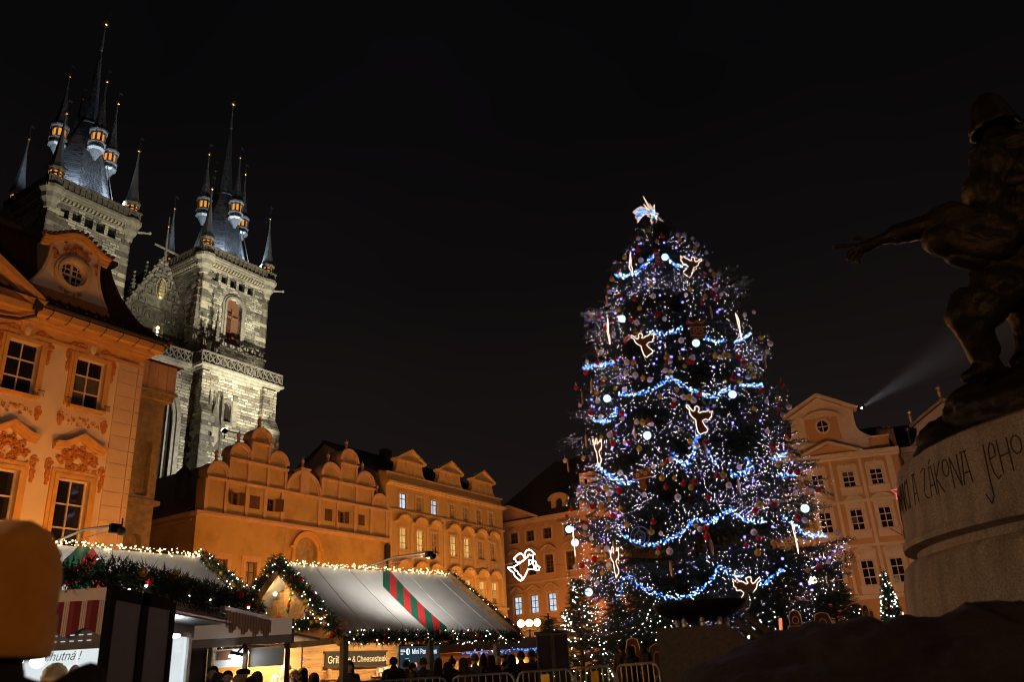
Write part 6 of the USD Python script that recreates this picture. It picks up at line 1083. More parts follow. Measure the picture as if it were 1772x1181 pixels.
# side: awning, lit panel, frame
m = MB()
for k in range(24):
    y0, y1 = ky + 0.3 + k * 0.08, ky + 0.3 + (k + 1) * 0.08
    MB().add([(kx + 0.06, y0, 1.96), (kx + 0.06, y1, 1.96), (kx + 0.34, y1, 1.90), (kx + 0.34, y0, 1.90), (kx + 0.55, y1, 1.78), (kx + 0.55, y0, 1.78)], [(0, 1, 2, 3), (3, 2, 4, 5)]).build("awning_stripe", ("awnred", "awncream")[k % 2], kk)
for k in range(24):
    y0, y1 = ky + 2.05 + k * 0.075, ky + 2.05 + (k + 1) * 0.075
    MB().add([(kx + 0.06, y0, 2.05), (kx + 0.06, y1, 2.05), (kx + 0.44, y1, 1.98), (kx + 0.44, y0, 1.98)], [(0, 1, 2, 3)]).build("awning_stripe", ("awnred", "awncream")[k % 2], kk)
MB().box(kx + 0.42, kx + 0.48, ky + 2.0, ky + 3.9, 1.92, 2.0).build("awning_bar", "metal", kk)
valance(kk, (kx + 0.49, ky + 2.02), (kx + 0.49, ky + 3.88), 1.95, 0.26, 16, 0.35, 1.0, wide=False)
MB().box(kx - 0.02, kx + 0.05, ky + 0.1, ky + 2.2, 1.66, 1.80).box(kx - 0.02, kx + 0.05, ky + 2.06, ky + 2.16, 0.0, 1.66).box(kx + 0.0, kx + 0.5, ky + 0.2, ky + 2.2, 1.80, 1.83).build("side_frame", "metal", kk)
MB().box(kx - 0.02, kx + 0.02, ky + 0.15, ky + 2.06, 0.6, 1.66).build("lit_menu_panel", "panelwhite", kk)
for k, (s_, z) in enumerate((("luha", 1.34), ("nute", 1.22))): text(kk, s_, 0.075, lambda a, b, c_: (kx + 0.022 + c_ * 0.5, ky + 1.1 + a + b * 0.2, z + b), "script", sx=1.0)
for k, (z, c_) in enumerate(((1.13, "red"), (1.07, "ochretrim"), (1.01, "boardface"), (0.95, "ochretrim"))):
    m = MB(); R = random.Random(k)
    for _ in range(6): m.tube([(kx + 0.024, ky + 1.62 + R.uniform(0, 0.09), z + R.uniform(-0.02, 0.02)) for _q in range(4)], 0.005, 4)
    m.build("menu_symbol", c_, kk)
MB().lathe([(0.0, 1.60), (0.10, 1.60), (0.12, 1.63), (0.0, 1.64)], (kx + 0.22, ky + 1.05, 0), 14).build("panel_lamp", "strip3", kk)
garland("fir_garland", "nearest thick fir garland with large gold and red baubles along the kiosk roof", "world", [(kx - 3.5, ky - 0.02, 2.2), (kx - 1.2, ky - 0.02, 2.2), (kx - 0.05, ky + 0.05, 2.18), (kx + 0.05, ky + 1.0, 2.17), (kx + 0.08, ky + 4.2, 2.18)], 0.19, 38, balls=5, bulbs=5, thin=1.7, needle=0.075, ball_r=0.05, bulb_r=0.014)
# the awned counter behind the kiosk
md = thing("market_stall", "low grey counter stall with white panels, between the kiosk and striped roof stall", "market stall", "world", (-4.4, 14.6, 0))
MB().box(-5.9, -3.95, 14.4, 14.55, 1.74, 1.86).build("beam", "greywood", md)
for x in (-5.3, -4.72, -4.02): MB().box(x - 0.03, x + 0.03, 14.42, 14.5, 0, 1.74).build("post", "darkwood", md)
MB().box(-5.25, -4.78, 14.5, 14.53, 1.42, 1.70).build("white_panel", "white", md); MB().box(-4.68, -4.1, 14.5, 14.53, 1.40, 1.70).build("white_panel", "white", md)
MB().box(-5.18, -4.95, 14.47, 14.49, 1.54, 1.67).build("menu_card", "ginger", md)
MB().box(-7.0, -4.3, 16.4, 16.5, 0, 1.75).build("back_wall", "wood", md); MB().box(-7.0, -3.95, 14.6, 16.4, 1.86, 1.9).build("roof", "greywood", md)
MB().prism((-4.92, 14.3, 1.585), (-4.76, 14.3, 1.545), 0.12, 0.05).build("panel_light", "strip3", md)
MB().prism((-4.9, 14.31, 1.635), (-4.73, 14.31, 1.595), 0.14, 0.05).tube([(-4.8, 14.3, 1.63), (-4.7, 14.35, 1.76)], 0.015, 5).build("light_housing", "darkmetal", md)
MB().box(-5.4, -4.5, 15.8, 15.9, 1.66, 1.70).build("lamp_strip", "strip", md)
MB().box(-6.6, -3.95, 14.36, 14.4, 1.87, 2.14).build("white_fascia", "white", md); MB().box(-6.6, -5.36, 14.45, 14.9, 0, 1.86).build("dark_cabinet", "darkwood", md)
# back hut with a blue light string
hb = thing("market_hut", "far wooden market hut under a string of blue lights, right of the striped roof stall", "market hut", "world", (-1.6, 33.5, 0))
MB().box(-5.2, 0.4, 33.2, 33.3, 1.75, 2.05).build("fascia", "wood", hb); MB().box(-5.2, 0.4, 35.0, 35.1, 0, 2.0).build("back_wall", "wood", hb)
for x in (-5.0, -3.3, -1.6, 0.2): MB().box(x - 0.08, x + 0.08, 33.2, 33.36, 0, 1.75).build("post", "wood", hb)
MB().add([(-5.4, 33.0, 2.05), (0.6, 33.0, 2.05), (0.6, 34.2, 2.5), (-5.4, 34.2, 2.5)], [(0, 1, 2, 3)]).build("roof", "darkwood", hb)
for x in (-4.4, -2.6, -0.8): MB().box(x, x + 0.35, 34.9, 34.98, 1.25, 1.6).build("lit_panel", "strip", hb)
MB().box(-5.0, 0.2, 33.4, 33.9, 0, 1.1).build("counter", "wood", hb)
ridge_lights("string of blue lights along the far hut's fascia", "world", (-2.6, 33.1, 2.02), (0.4, 33.1, 2.02), 25, 60, "bulbblue", r=0.022)
ridge_lights("short string of blue lights inside the striped roof stall's gable opening", "s2", (0.25, 0.9, 1.76), (0.25, -0.3, 1.8), 26, 40, "bulbviolet", r=0.012)
# folding display board
W["blackmatt"] = mat("matt_black_frame", (0.006, 0.006, 0.007), 0.8, spec=0.1)
W["boardface"] = mat("dusky_blue_board", (0.035, 0.036, 0.062), 0.5, amt=0.1, scale=2, spec=0.2)
bd = thing("display_board", "dark two-panel display board standing close by before the kiosk", "display board", "world", (-2.6, 5.75, 0))
bx, y0, y1, zt = -2.6, 5.27, 6.27, 1.64
MB().box(bx - 0.018, bx + 0.018, y0, y0 + 0.07, 0, zt).box(bx - 0.018, bx + 0.018, y1 - 0.07, y1, 0, zt - 0.02).box(bx - 0.018, bx + 0.018, (y0 + y1) / 2 - 0.05, (y0 + y1) / 2 + 0.05, 0, zt).box(bx - 0.018, bx + 0.018, y0 + 0.07, y1 - 0.07, zt - 0.08, zt - 0.003).box(bx - 0.017, bx + 0.017, y0 + 0.07, y1 - 0.07, 0.1, 0.2).build("frame", "blackmatt", bd)
ym = (y0 + y1) / 2
for a, b in ((y0 + 0.07, ym - 0.05), (ym + 0.05, y1 - 0.07)): MB().box(bx - 0.009, bx + 0.009, a, b, 0.2, zt - 0.08).build("panel", "boardface", bd)
# ------------------------------------------------------------------ the Christmas tree
TC = np.array([41.0 * math.sin(math.radians(11.75)), 41.0 * math.cos(math.radians(11.75))])
TZ = np.array([1.6, 2.63, 4.95, 6.28, 7.65, 10.49, 13.5, 16.68, 18.68, 20.05, 21.81, 22.89, 23.81, 24.3])
TR_ = np.array([5.3, 5.52, 6.0, 6.25, 6.06, 5.54, 4.95, 4.4, 3.74, 2.9, 2.0, 1.05, 0.42, 0.05])
def tr(z): return np.interp(z, TZ, TR_)
def on_tree(th, z, r):
    a = math.radians(11.75 + 180 + th); return np.array([TC[0] + r * math.sin(a), TC[1] + r * math.cos(a), z])
def spray_mesh(seed, length=1.25, nt=11, nb=15):
    """one fir spray along +x, drooping side twigs with needle blades"""
    R = np.random.default_rng(seed); m = MB(); vs = []
    ax = lambda t_: np.array([length * t_, 0.03 * math.sin(t_ * 5), -0.10 * t_ ** 2])
    m.tube([ax(t_) for t_ in np.linspace(0, 1, 4)], [0.016, 0.012, 0.008, 0.003], 3, False)
    tw = [(ax(0.0), ax(1.0) - ax(0))] + [(ax(t_), np.array([0.55, s_ * R.uniform(0.6, 1.0), R.uniform(-0.45, 0.05)]) * (0.50 * (1 - 0.6 * t_))) for t_ in np.linspace(0.08, 0.92, nt) for s_ in (-1, 1)]
    for b, d in tw:
        L = np.linalg.norm(d); n = int(nb * max(0.5, L / 0.5)); u = R.uniform(0.02, 1, n)
        q = b + d * u[:, None]; dr = R.normal(size=(n, 3)) + 1.0 * d / L; dr /= np.linalg.norm(dr, axis=1, keepdims=True)
        sd = np.cross(dr, R.normal(size=(n, 3))); sd /= np.linalg.norm(sd, axis=1, keepdims=True); l = R.uniform(0.07, 0.14, n)[:, None]
        vs.append(np.stack([q - sd * 0.012, q + sd * 0.012, q + dr * l], 1).reshape(-1, 3))
    v = np.vstack(vs); m.add(v, np.arange(len(v)).reshape(-1, 3)); return m
SPRAYS = [spray_mesh(s_).arr() for s_ in (1, 2, 3)]
def quat_from(fx, up_j, R):
    """orientation whose x axis is fx, with a little random roll"""
    fx = fx / np.linalg.norm(fx); z = np.array([0, 0, 1.0]) + R.normal(size=3) * up_j; y = np.cross(z, fx); y /= np.linalg.norm(y); z = np.cross(fx, y)
    q = Gf.Matrix3d(*fx, *y, *z).ExtractRotation().GetQuat(); return Gf.Quath(float(q.GetReal()), *map(float, q.GetImaginary()))
def instancer(path, protos, material, pos, quats, scales, ids, kind="stuff"):
    pi = UsdGeom.PointInstancer.Define(stage, path); rel = []
    for k, pr in enumerate(protos):
        usdkit.mesh(stage, f"{path}/protos/spray_{k}", pr, W[material]); rel.append(f"{path}/protos/spray_{k}")
    pi.CreatePrototypesRel().SetTargets(rel); pi.CreateProtoIndicesAttr(Vt.IntArray([int(i_) for i_ in ids]))
    pi.CreatePositionsAttr(Vt.Vec3fArray([Gf.Vec3f(*map(float, p_)) for p_ in pos])); pi.CreateOrientationsAttr(Vt.QuathArray(quats)); pi.CreateScalesAttr(Vt.Vec3fArray([Gf.Vec3f(float(s_), float(s_), float(s_)) for s_ in scales]))
    tag(pi.GetPrim(), kind=kind)
def fir_tree(name, label, center, prof_z, prof_r, nlimb, seed, step, scale, trunk_r, cat="tree", group=None, jag=(0.80, 1.12), material="firbig", rise=0.12, inner=0.35, tiers=None):
    R = np.random.default_rng(seed); t = thing(name, label, cat, "world", (*center, 0), group=group)
    z0, z1 = prof_z[0], prof_z[-1]
    MB().tube([(center[0], center[1], z) for z in np.linspace(0, z1, 8)], np.linspace(trunk_r, 0.03, 8), 10).build("trunk", "bark", t)
    pos, qs, sc, ids, limb, tips = [], [], [], [], MB(), []
    zz = z0 + (z1 - z0) * (np.sort(R.uniform(0, 1, nlimb)) ** 1.25)
    if tiers is not None: zz = zz + 0.55 * np.sin(2 * PI * np.interp(zz, tiers, np.arange(len(tiers))))
    for k in range(nlimb):
        z = zz[k]; a = k * 2.39996 + R.normal() * 0.25; Rz = np.interp(z, prof_z, prof_r); L = Rz * R.uniform(*jag)
        if tiers is not None: L *= 0.93 + 0.13 * math.cos(2 * PI * np.interp(z, tiers, np.arange(len(tiers))))
        n = max(3, int(L / 0.6)); h = np.array([math.sin(a), math.cos(a), 0])
        pts = []
        for u in np.linspace(0.02, 1, n + 2):
            dz_ = L * (rise * u - 0.26 * u * (1 - 0.55 * u)) if L > 1 else 0.25 * L * u
            pts.append(np.array([center[0], center[1], z]) + h * L * u + np.array([0, 0, dz_]))
        limb.tube(pts, np.linspace(0.012 + 0.010 * L, 0.008, len(pts)), 4, False)
        s = inner * L
        while s < L:
            u = s / L; i_ = min(int(u * (n + 1)), n); p_ = pts[i_] + (pts[i_ + 1] - pts[i_]) * (u * (n + 1) - i_); d = pts[i_ + 1] - pts[i_]; d = d / np.linalg.norm(d)
            for sd in (-1, 1, 0):
                if sd == 0 and R.uniform() < 0.5: continue
                lat = np.cross(d, (0, 0, 1.0)); f = d * R.uniform(0.5, 1.0) + lat * sd * R.uniform(0.5, 1.0) + np.array([0, 0, R.uniform(-0.55, 0.05)])
                pos.append(p_ - np.array([*center, 0])); qs.append(quat_from(f, 0.35, R)); sc.append(scale * R.uniform(0.65, 1.15) * (0.55 + 0.45 * min(1, L / 2.5))); ids.append(R.integers(0, 3)); tips.append((p_, f / np.linalg.norm(f), sc[-1]))
            s += step * R.uniform(0.75, 1.25)
        pos.append(pts[-1] - h * 0.4 * scale - np.array([*center, 0])); qs.append(quat_from(h + np.array([0, 0, 0.15]), 0.3, R)); sc.append(scale * R.uniform(0.8, 1.2) * (0.6 + 0.4 * min(1, L / 2.5))); ids.append(R.integers(0, 3)); tips.append((pts[-1] - h * 0.4, h, sc[-1]))
    limb.build("limbs", "bark", t, kind="stuff")
    instancer(t.path + "/crown", SPRAYS, material, pos, qs, sc, ids)
    return t, tips
ctree, tips = fir_tree("christmas_tree", "giant decorated Christmas tree covered in lights, standing in the middle of the square", tuple(TC), TZ, TR_, 620, 5, 0.62, 1.05, 0.42, cat="Christmas tree", jag=(0.74, 1.09), tiers=np.array([-1, 2.2, 4.4, 6.3, 8.4, 10.5, 12.2, 13.8, 16.0, 18.6, 20.4, 22.3, 24.5]))
# small white bulbs: strung over the spray tips facing every way, in uneven clusters, and as short hanging threads
R = np.random.default_rng(77); m = MB(); mv = MB(); nb_ = 0
ac = math.radians(11.75 + 180)
tp = np.array([p_ + f * s_ * 0.9 for p_, f, s_ in tips]); dens = meshkit.fbm(tp * 0.42, 3, 9)
for k, (p_, f, s_) in enumerate(tips):
    rad = math.hypot(p_[0] - TC[0], p_[1] - TC[1]); z = p_[2]
    if rad < tr(z) * 0.60 or math.cos(math.atan2(p_[0] - TC[0], p_[1] - TC[1]) - ac) < -0.35: continue
    nn = R.poisson(max(0.0, (dens[k] - 0.35) * 30.0) + (1.0 if rad < tr(z) * 0.85 else 2.8))
    for _ in range(nn):
        q_ = p_ + f * s_ * R.uniform(0.15, 1.15) + R.normal(size=3) * 0.16 + np.array([0, 0, -0.06])
        (m if R.uniform() < 0.70 else mv).sph(q_, 0.0098 * R.uniform(0.6, 1.6), -1); nb_ += 1
for k in range(90):
    a = ac + R.uniform(-1.6, 1.6); z = R.uniform(3, 20); r_ = tr(z) * R.uniform(0.82, 1.0); n = R.integers(5, 14)
    for i_ in range(n): m.sph((TC[0] + r_ * math.sin(a) + R.normal() * 0.09, TC[1] + r_ * math.cos(a) + R.normal() * 0.09, z - i_ * 0.21 + R.normal() * 0.05), 0.0105 * R.uniform(0.8, 1.4), -1)
print("bulbs", nb_); mv.build("violet_lights", "bulbtreeblue", label="many tiny blue violet lights scattered between the white ones on the big tree", cat="fairy lights", kind="stuff"); m.build("fairy_lights", "bulbtree", label="thousands of tiny warm white lights spread all over the big tree", cat="fairy lights", kind="stuff")
# blue swags, each hanging thread its own
SWL = ["blue light swag high on the left, ending at the topmost left neon angel", "short blue swag under the topmost white globe, running to the right angel", "blue swag left of the gingerbread basket", "blue swag right of the gingerbread basket", "short blue swag at the right edge below the basket's height", "blue swag at the far left edge beside the trumpeting angel", "long blue swag left half of the tree's mid height peak", "long blue swag right half of the tree's mid height peak", "short blue swag at the right edge at mid height", "blue swag at the left edge below the mid left white globe", "blue V-shaped swag hanging under the middle angel", "short slanting blue swag right of the middle angel", "blue hook-shaped swag on the right half below the middle", "short rising blue swag near the right edge below the middle", "blue swag under the left angel at two fifths height", "short blue swag at the right edge beside red baubles", "wide blue swag carrying the round wire ornament", "blue swag rising to the lower central peak from the left", "blue swag falling right from the lower central peak", "blue swag on the long right branch above the lowest right angel", "short steep blue swag at the lower left", "widest blue swag just above the bronze bowl", "short blue swag right of the lowest central peak", "blue swag rising right above the half hidden lowest angel"]
for k, sw in enumerate(SWAGS):
    P_ = np.array([on_tree(*q_) for q_ in sw]); s = np.concatenate([[0], np.cumsum(np.linalg.norm(np.diff(P_, axis=0), axis=1))]); L = s[-1]; n = int(L * 36)
    t = thing("light_swag", SWL[k], "light swag", "world", tuple(P_.mean(0)), group="blue light swags on the big tree")
    Rr = np.random.default_rng(200 + k); mb, mi = MB(), MB(); cord = []
    for i_ in range(n):
        u = L * (i_ + 0.5) / n; q_ = np.array([np.interp(u, s, P_[:, j_]) for j_ in range(3)]); o_ = Rr.normal(size=3) * 0.055; q2 = q_ + o_ + np.array([math.sin(ac), math.cos(ac), 0]) * 0.4
        (mi if Rr.uniform() < 0.36 else mb).sph(q2, 0.022 * Rr.uniform(0.75, 1.5), 0)
        if i_ % 4 == 0: cord.append(q_)
    mb.build("blue_bulbs", "bulbblue", t, kind="stuff"); mi.build("white_bulbs", "bulbicy", t, kind="stuff")
    if len(cord) > 1: MB().tube(cord, 0.012, 4).build("cord", "fir", t)
GLL = ["topmost white glowing globe, near the tree's tip", "white glowing globe on the left, second from the top", "white glowing globe under the gingerbread basket", "white glowing globe at mid height on the left edge", "white glowing globe at mid height on the right", "white glowing globe left of the middle angel", "upper one of the two white globes at the left edge by the brown pink palace", "lower one of the two white globes at the left edge by the brown pink palace", "lowest white glowing globe, above the small lit fir", "white glowing globe at the right edge before the two-tone house"]
for q_, lb in zip(GLOBES, GLL):
    p_ = on_tree(q_[0], q_[1], q_[2] * 1.02); t = thing("light_globe", lb, "light globe", "world", tuple(p_), group="white light globes on the big tree")
    MB().sph(p_, 0.175, 3).build("globe", "globe", t, smooth=True); MB().lathe([(0.07, 0.18), (0.07, 0.28), (0.02, 0.3), (0.012, 0.6)], tuple(p_), 8).build("globe_cap", "darkmetal", t)
# baubles
ORD = "first second third fourth fifth sixth seventh eighth ninth tenth eleventh twelfth thirteenth fourteenth fifteenth sixteenth seventeenth eighteenth nineteenth twentieth".split() + ["twenty-" + w_ for w_ in "first second third fourth fifth sixth seventh eighth ninth".split()]
def ranked(lst, what, nb):
    """a label for each: which one from the left, in which tier of the tree from the top"""
    edges = np.linspace(2.5, 24.0, nb + 1); out = [None] * len(lst)
    for b in range(nb):
        ids = sorted([i_ for i_, q_ in enumerate(lst) if edges[b] <= q_[1] < edges[b + 1]], key=lambda i_: -lst[i_][2] * math.sin(math.radians(lst[i_][0])))
        for r_, i_ in enumerate(ids): out[i_] = f"{what}, {ORD[r_]} of its kind from the left in the tree's {ORD[nb - 1 - b]} tier down"
    return out
BLB = ranked(BLUES, "blue flash bulb", 12)
b0 = thing("blue_spark", BLB[0], "flash bulb", "world", on_tree(*BLUES[0]), group="blue flash bulbs on the big tree")
MB().sph(on_tree(*BLUES[0]), 0.05, 2).build("bulb", "bulbviolet", b0); MB().box(*(on_tree(*BLUES[0])[0] + np.array([-0.02, 0.02])), *(on_tree(*BLUES[0])[1] + np.array([-0.02, 0.02])), on_tree(*BLUES[0])[2] + 0.05, on_tree(*BLUES[0])[2] + 0.12).build("socket", "black", b0)
for k, q_ in list(enumerate(BLUES))[1:]: copy_of(b0.path, "blue_spark", "world", on_tree(q_[0], q_[1], q_[2] * 1.03), label=BLB[k], cat="flash bulb", group="blue flash bulbs on the big tree")
def ball_proto(key, label, matn, p_, group):
    t = thing("bauble", label, "bauble", "world", tuple(p_), group=group)
    MB().sph(p_, 0.115, 3).build("ball", matn, t, smooth=True); MB().lathe([(0.03, 0.10), (0.03, 0.145), (0.008, 0.15), (0.006, 0.3)], tuple(p_), 7).build("cap", "goldball", t)
    return t
for key, lst, nm, matn in (("r", BAUBLES_r, "red", "redball"), ("g", BAUBLES_g, "gold", "goldball"), ("w", BAUBLES_w, "white", "whiteball")):
    LB, gp = ranked(lst, f"{nm} bauble", 13), f"{nm} baubles on the big tree"; Rr = np.random.default_rng(ord(key))
    pr = None
    for q_, lb in zip(lst, LB):
        p_ = on_tree(q_[0], q_[1], q_[2] * 1.035)
        if pr is None: pr = ball_proto(key, lb, matn, p_, gp)
        else: copy_of(pr.path, "bauble", "world", p_, scale=float(Rr.uniform(0.8, 1.25)), label=lb, cat="bauble", group=gp)
# neon angels
ANG = [(-.55, .40), (-.52, .5), (-.42, .43), (-.30, .33), (-.22, .30), (-.16, .38), (-.2, .46), (-.12, .53), (-.02, .5), (0.0, .40), (-.04, .33), (.04, .30), (.15, .38), (.30, .40), (.38, .50), (.44, .40), (.56, .50), (.52, .36), (.55, .26), (.46, .2), (.46, .11), (.30, .12), (.18, .02), (.30, -.12), (.45, -.24), (.42, -.36), (.30, -.40), (.18, -.5), (.06, -.42), (-.04, -.2), (-.08, 0), (-.22, .06), (-.34, .16), (-.40, .32), (-.55, .40)]
def place2(c, th, s, mirror=1, tilt=0.0, sz=1.0):
    """a flat figure hung on the tree, turned outwards at bearing th"""
    a = math.radians(11.75 + 180 + th); rt_ = np.array([-math.cos(a), math.sin(a), 0]); nrm = np.array([math.sin(a), math.cos(a), 0]); ct, st_ = math.cos(tilt), math.sin(tilt)
    def f(x, z, o_=0.0):
        x, z = x * mirror, z; x, z = ct * x - st_ * z, st_ * x + ct * z
        return np.array(c) + rt_ * x * s * sz + np.array([0, 0, z * s]) + nrm * o_
    return f
ANL = ["topmost neon angel on the right, trumpet pointing right", "topmost neon angel on the left, seen almost edge on", "edge on neon angel on the left above the trumpeting angel", "thin edge on neon angel on the upper right", "large neon angel blowing a trumpet to the left, upper left half", "neon angel in the middle of the tree, trumpet up to the left", "neon angel at the left edge at two fifths height", "neon angel at the lower left above the leftmost swag", "edge on neon angel sticking out at the lower left edge", "lowest neon angel half hidden behind the bronze bowl", "lowest neon angel on the right, above the gingerbread houses", "edge on neon angel on the lower right branch"]
for k, q_ in enumerate(ANGELS):
    c = on_tree(q_[0], q_[1], q_[2] * 1.06 + 0.1); t = thing("neon_angel", ANL[k], "neon angel", "world", tuple(c), group="neon angels on the big tree")
    tw = math.copysign(80, q_[0]) if k in (1, 2, 3, 8, 11) else (62 if k in (6, 7) else -64 if k == 10 else q_[0] * 0.9)
    f = place2(c, tw, 1.2, -1 if k in (0, 9) else 1, (-0.1, 0.15, 0.1, 0.1, -0.1, -0.3, -0.25, -0.15, 0.1, 0.0, -0.35, 0.0)[k], 0.85)
    MB().tube([f(x, z) for x, z in ANG], 0.016, 6).build("neon_tube", "neon", t)
    pg = Polygon(ANG).buffer(-0.012); 
    for g_ in getattr(pg, "geoms", [pg]):
        v2, f2_ = trimesh.creation.triangulate_polygon(g_, engine="earcut"); v2 = np.array(v2)
        MB().add([f(x, z, -0.03) for x, z in v2], f2_).add([f(x, z, -0.05) for x, z in v2], np.array(f2_)[:, ::-1]).build("back_plate", "plate", t)
    MB().tube([f(0.0, 0.5), f(0.0, 0.85)], 0.012, 4).build("hanger", "darkmetal", t)
# comet star at the tip
c = np.array([TC[0], TC[1], 24.55]); f = place2(c, 0, 1.0, 1, 0.0)
S_ = 2.75 / 1255
cv = lambda l: [((x - 690) * S_, (700 - y) * S_ * 1.12) for x, y in l]
t = thing("comet_star", "glowing comet star with a blue sparkling tail on the tip of the tree", "star", "world", tuple(c))
MB().tube([f(*q_) for q_ in cv([(190, 490), (300, 420), (400, 370), (600, 500), (640, 590), (480, 600), (380, 660), (270, 780), (290, 690), (230, 640), (280, 560), (190, 490)])], 0.014, 5).build("tail_outline", "neon", t)
m = MB()
for l in ([(620, 500), (500, 110), (650, 470)], [(600, 500), (490, 320), (560, 470)], [(640, 480), (640, 320), (690, 480)], [(690, 480), (760, 380), (740, 590)], [(740, 590), (830, 640), (770, 680)], [(770, 680), (940, 880), (760, 760)], [(640, 720), (590, 800), (640, 700), (530, 650), (560, 620), (630, 620)], [(650, 740), (600, 900), (680, 800)], [(700, 760), (690, 870), (760, 830), (740, 740)]): m.tube([f(*q_) for q_ in cv(l)], 0.013, 5)
m.build("ray_outline", "neon", t)
m1, m2 = MB(), MB(); Rr = np.random.default_rng(3)
tail = Polygon(cv([(230, 490), (320, 440), (400, 400), (580, 520), (620, 580), (470, 590), (370, 640), (290, 720), (300, 600)])); core = Polygon(cv([(640, 480), (730, 520), (780, 740), (650, 740)]))
while m1.n < 42 * 130:
    pg = tail if Rr.uniform() < 0.66 else core; b_ = pg.bounds; x, z = Rr.uniform(b_[0], b_[2]), Rr.uniform(b_[1], b_[3])
    if pg.contains(Point(x, z)): (m1 if Rr.uniform() < 0.55 else m2).sph(f(x, z, Rr.uniform(-0.05, 0.05)), 0.017, 0)
    if len(m1.v) > 130: break
m1.build("blue_bulbs", "bulbblue", t, kind="stuff"); m2.build("white_bulbs", "bulbicy", t, kind="stuff")
MB().tube([(c[0], c[1], 23.2), (c[0], c[1], 24.6)], 0.05, 6).build("pole", "darkmetal", t)
# gingerbread and other big ornaments
def cut(name, label, cat, q_, outline, mat_, lines=(), s=1.0, tilt=0.0, linemat="icing", depth=0.05, turn=1.0):
    c = on_tree(q_[0], q_[1], q_[2] * 1.05 + 0.08); t = thing(name, label, cat, "world", tuple(c)); f = place2(c, q_[0] * turn, s, 1, tilt)
    pg = Polygon(outline).buffer(0); pg = max(getattr(pg, "geoms", [pg]), key=lambda g_: g_.area); outline = list(pg.exterior.coords)[:-1]; v2, f2_ = trimesh.creation.triangulate_polygon(pg, engine="earcut"); v2 = np.array(v2); n = len(outline)
    ring = np.array(outline); m = MB().add([f(x, z, depth / 2) for x, z in v2], f2_).add([f(x, z, -depth / 2) for x, z in v2], np.array(f2_)[:, ::-1])
    m.add([f(x, z, depth / 2) for x, z in ring] + [f(x, z, -depth / 2) for x, z in ring], [(i_, (i_ + 1) % n, n + (i_ + 1) % n, n + i_) for i_ in range(n)]).build("biscuit", mat_, t)
    for l in lines: MB().tube([f(x, z, depth / 2 + 0.008) for x, z in l], 0.018, 5).build("icing_line", linemat, t)
    MB().tube([f(0, 0.4), f(0, 0.8)], 0.01, 4).build("hanger", "darkmetal", t)
circ = lambda cx, cz, rx, rz, n=20: [(cx + rx * math.cos(a), cz + rz * math.sin(a)) for a in np.linspace(0, 2 * PI, n)]
cut("gingerbread_basket", "gingerbread basket shaped ornament hanging right of centre above a white globe", "ornament", (-14.5, 15.48, 4.75), [(-.42, .5), (.42, .5), (.36, .2), (.4, -.3), (.3, -.5), (-.3, -.5), (-.4, -.3), (-.36, .2)], "ginger", [[(-.4, .42), (-.2, .3), (0, .42), (.2, .3), (.4, .42)], [(-.36, .1), (.36, .1)], circ(-.15, -.1, .1, .12), circ(.15, -.1, .1, .12), [(-.33, -.3), (0, -.38), (.33, -.3)]], 0.92)
cut("stocking_ornament", "dull red stocking ornament under the topmost white globe", "ornament", (2.1, 20.2, 2.95), [(-.14, .5), (.16, .5), (.14, -.1), (.34, -.36), (.24, -.5), (.0, -.38), (-.12, -.1)], "pink", [[(-.14, .4), (.15, .4)], [(-.12, .2), (.14, .1)], [(-.12, .0), (.12, -.1)]], 0.95)
cut("pink_ornament", "pink rocking shape ornament left of the trumpeting angel", "ornament", (24.9, 15.43, 4.6), circ(0.1, 0.22, .3, .22)[:-1] + [(.0, .0), (-.1, -.35), (-.42, -.3), (-.3, 0)], "pink", [circ(0.1, 0.25, .16, .1)], 0.85)
cut("toadstool_ornament", "red toadstool ornament left of centre below the middle", "ornament", (18.5, 8.56, 5.89), [(-.45, .05), (-.36, .32), (0, .48), (.36, .32), (.45, .05), (.14, .02), (.16, -.45), (-.16, -.45), (-.14, .02)], "ginger", [circ(-.2, .22, .07, .07, 10), circ(.18, .25, .07, .07, 10), circ(0, .36, .06, .06, 10), [(-.45, .05), (.45, .05)]], 0.95)
W["bluewire"] = mat("pale_blue_wire", (0.18, 0.24, 0.55), 0.4)
cut("round_wire_ornament", "round pale blue wire ornament with a star, on the wide lower left swag", "ornament", (20.3, 6.12, 6.34), circ(0, 0, .04, .04, 8)[:-1], "bluewire", [circ(0, 0, .5, .5), [(.48 * math.cos(PI / 2 + k * 4 * PI / 5), .48 * math.sin(PI / 2 + k * 4 * PI / 5)) for k in range(6)], circ(0, 0, .28, .28)], 0.85, 0, "bluewire")
for q_, lb, mm in (((-11.8, 11.49, 5.33), "pale blue snowflake ornament above the middle angel", "bluewire"), ((-49.2, 11.65, 5.29), "brown snowflake ornament at the tree's right edge", "ginger")):
    cut("snowflake_ornament", lb, "ornament", q_, circ(0, 0, .07, .07, 8)[:-1], mm, [[(0, 0), (.48 * math.cos(k * PI / 3), .48 * math.sin(k * PI / 3))] for k in range(6)] + [[(.33 * math.cos(k * PI / 3 - .25), .33 * math.sin(k * PI / 3 - .25)), (.22 * math.cos(k * PI / 3), .22 * math.sin(k * PI / 3)), (.33 * math.cos(k * PI / 3 + .25), .33 * math.sin(k * PI / 3 + .25))] for k in range(6)], 0.85, 0, mm)
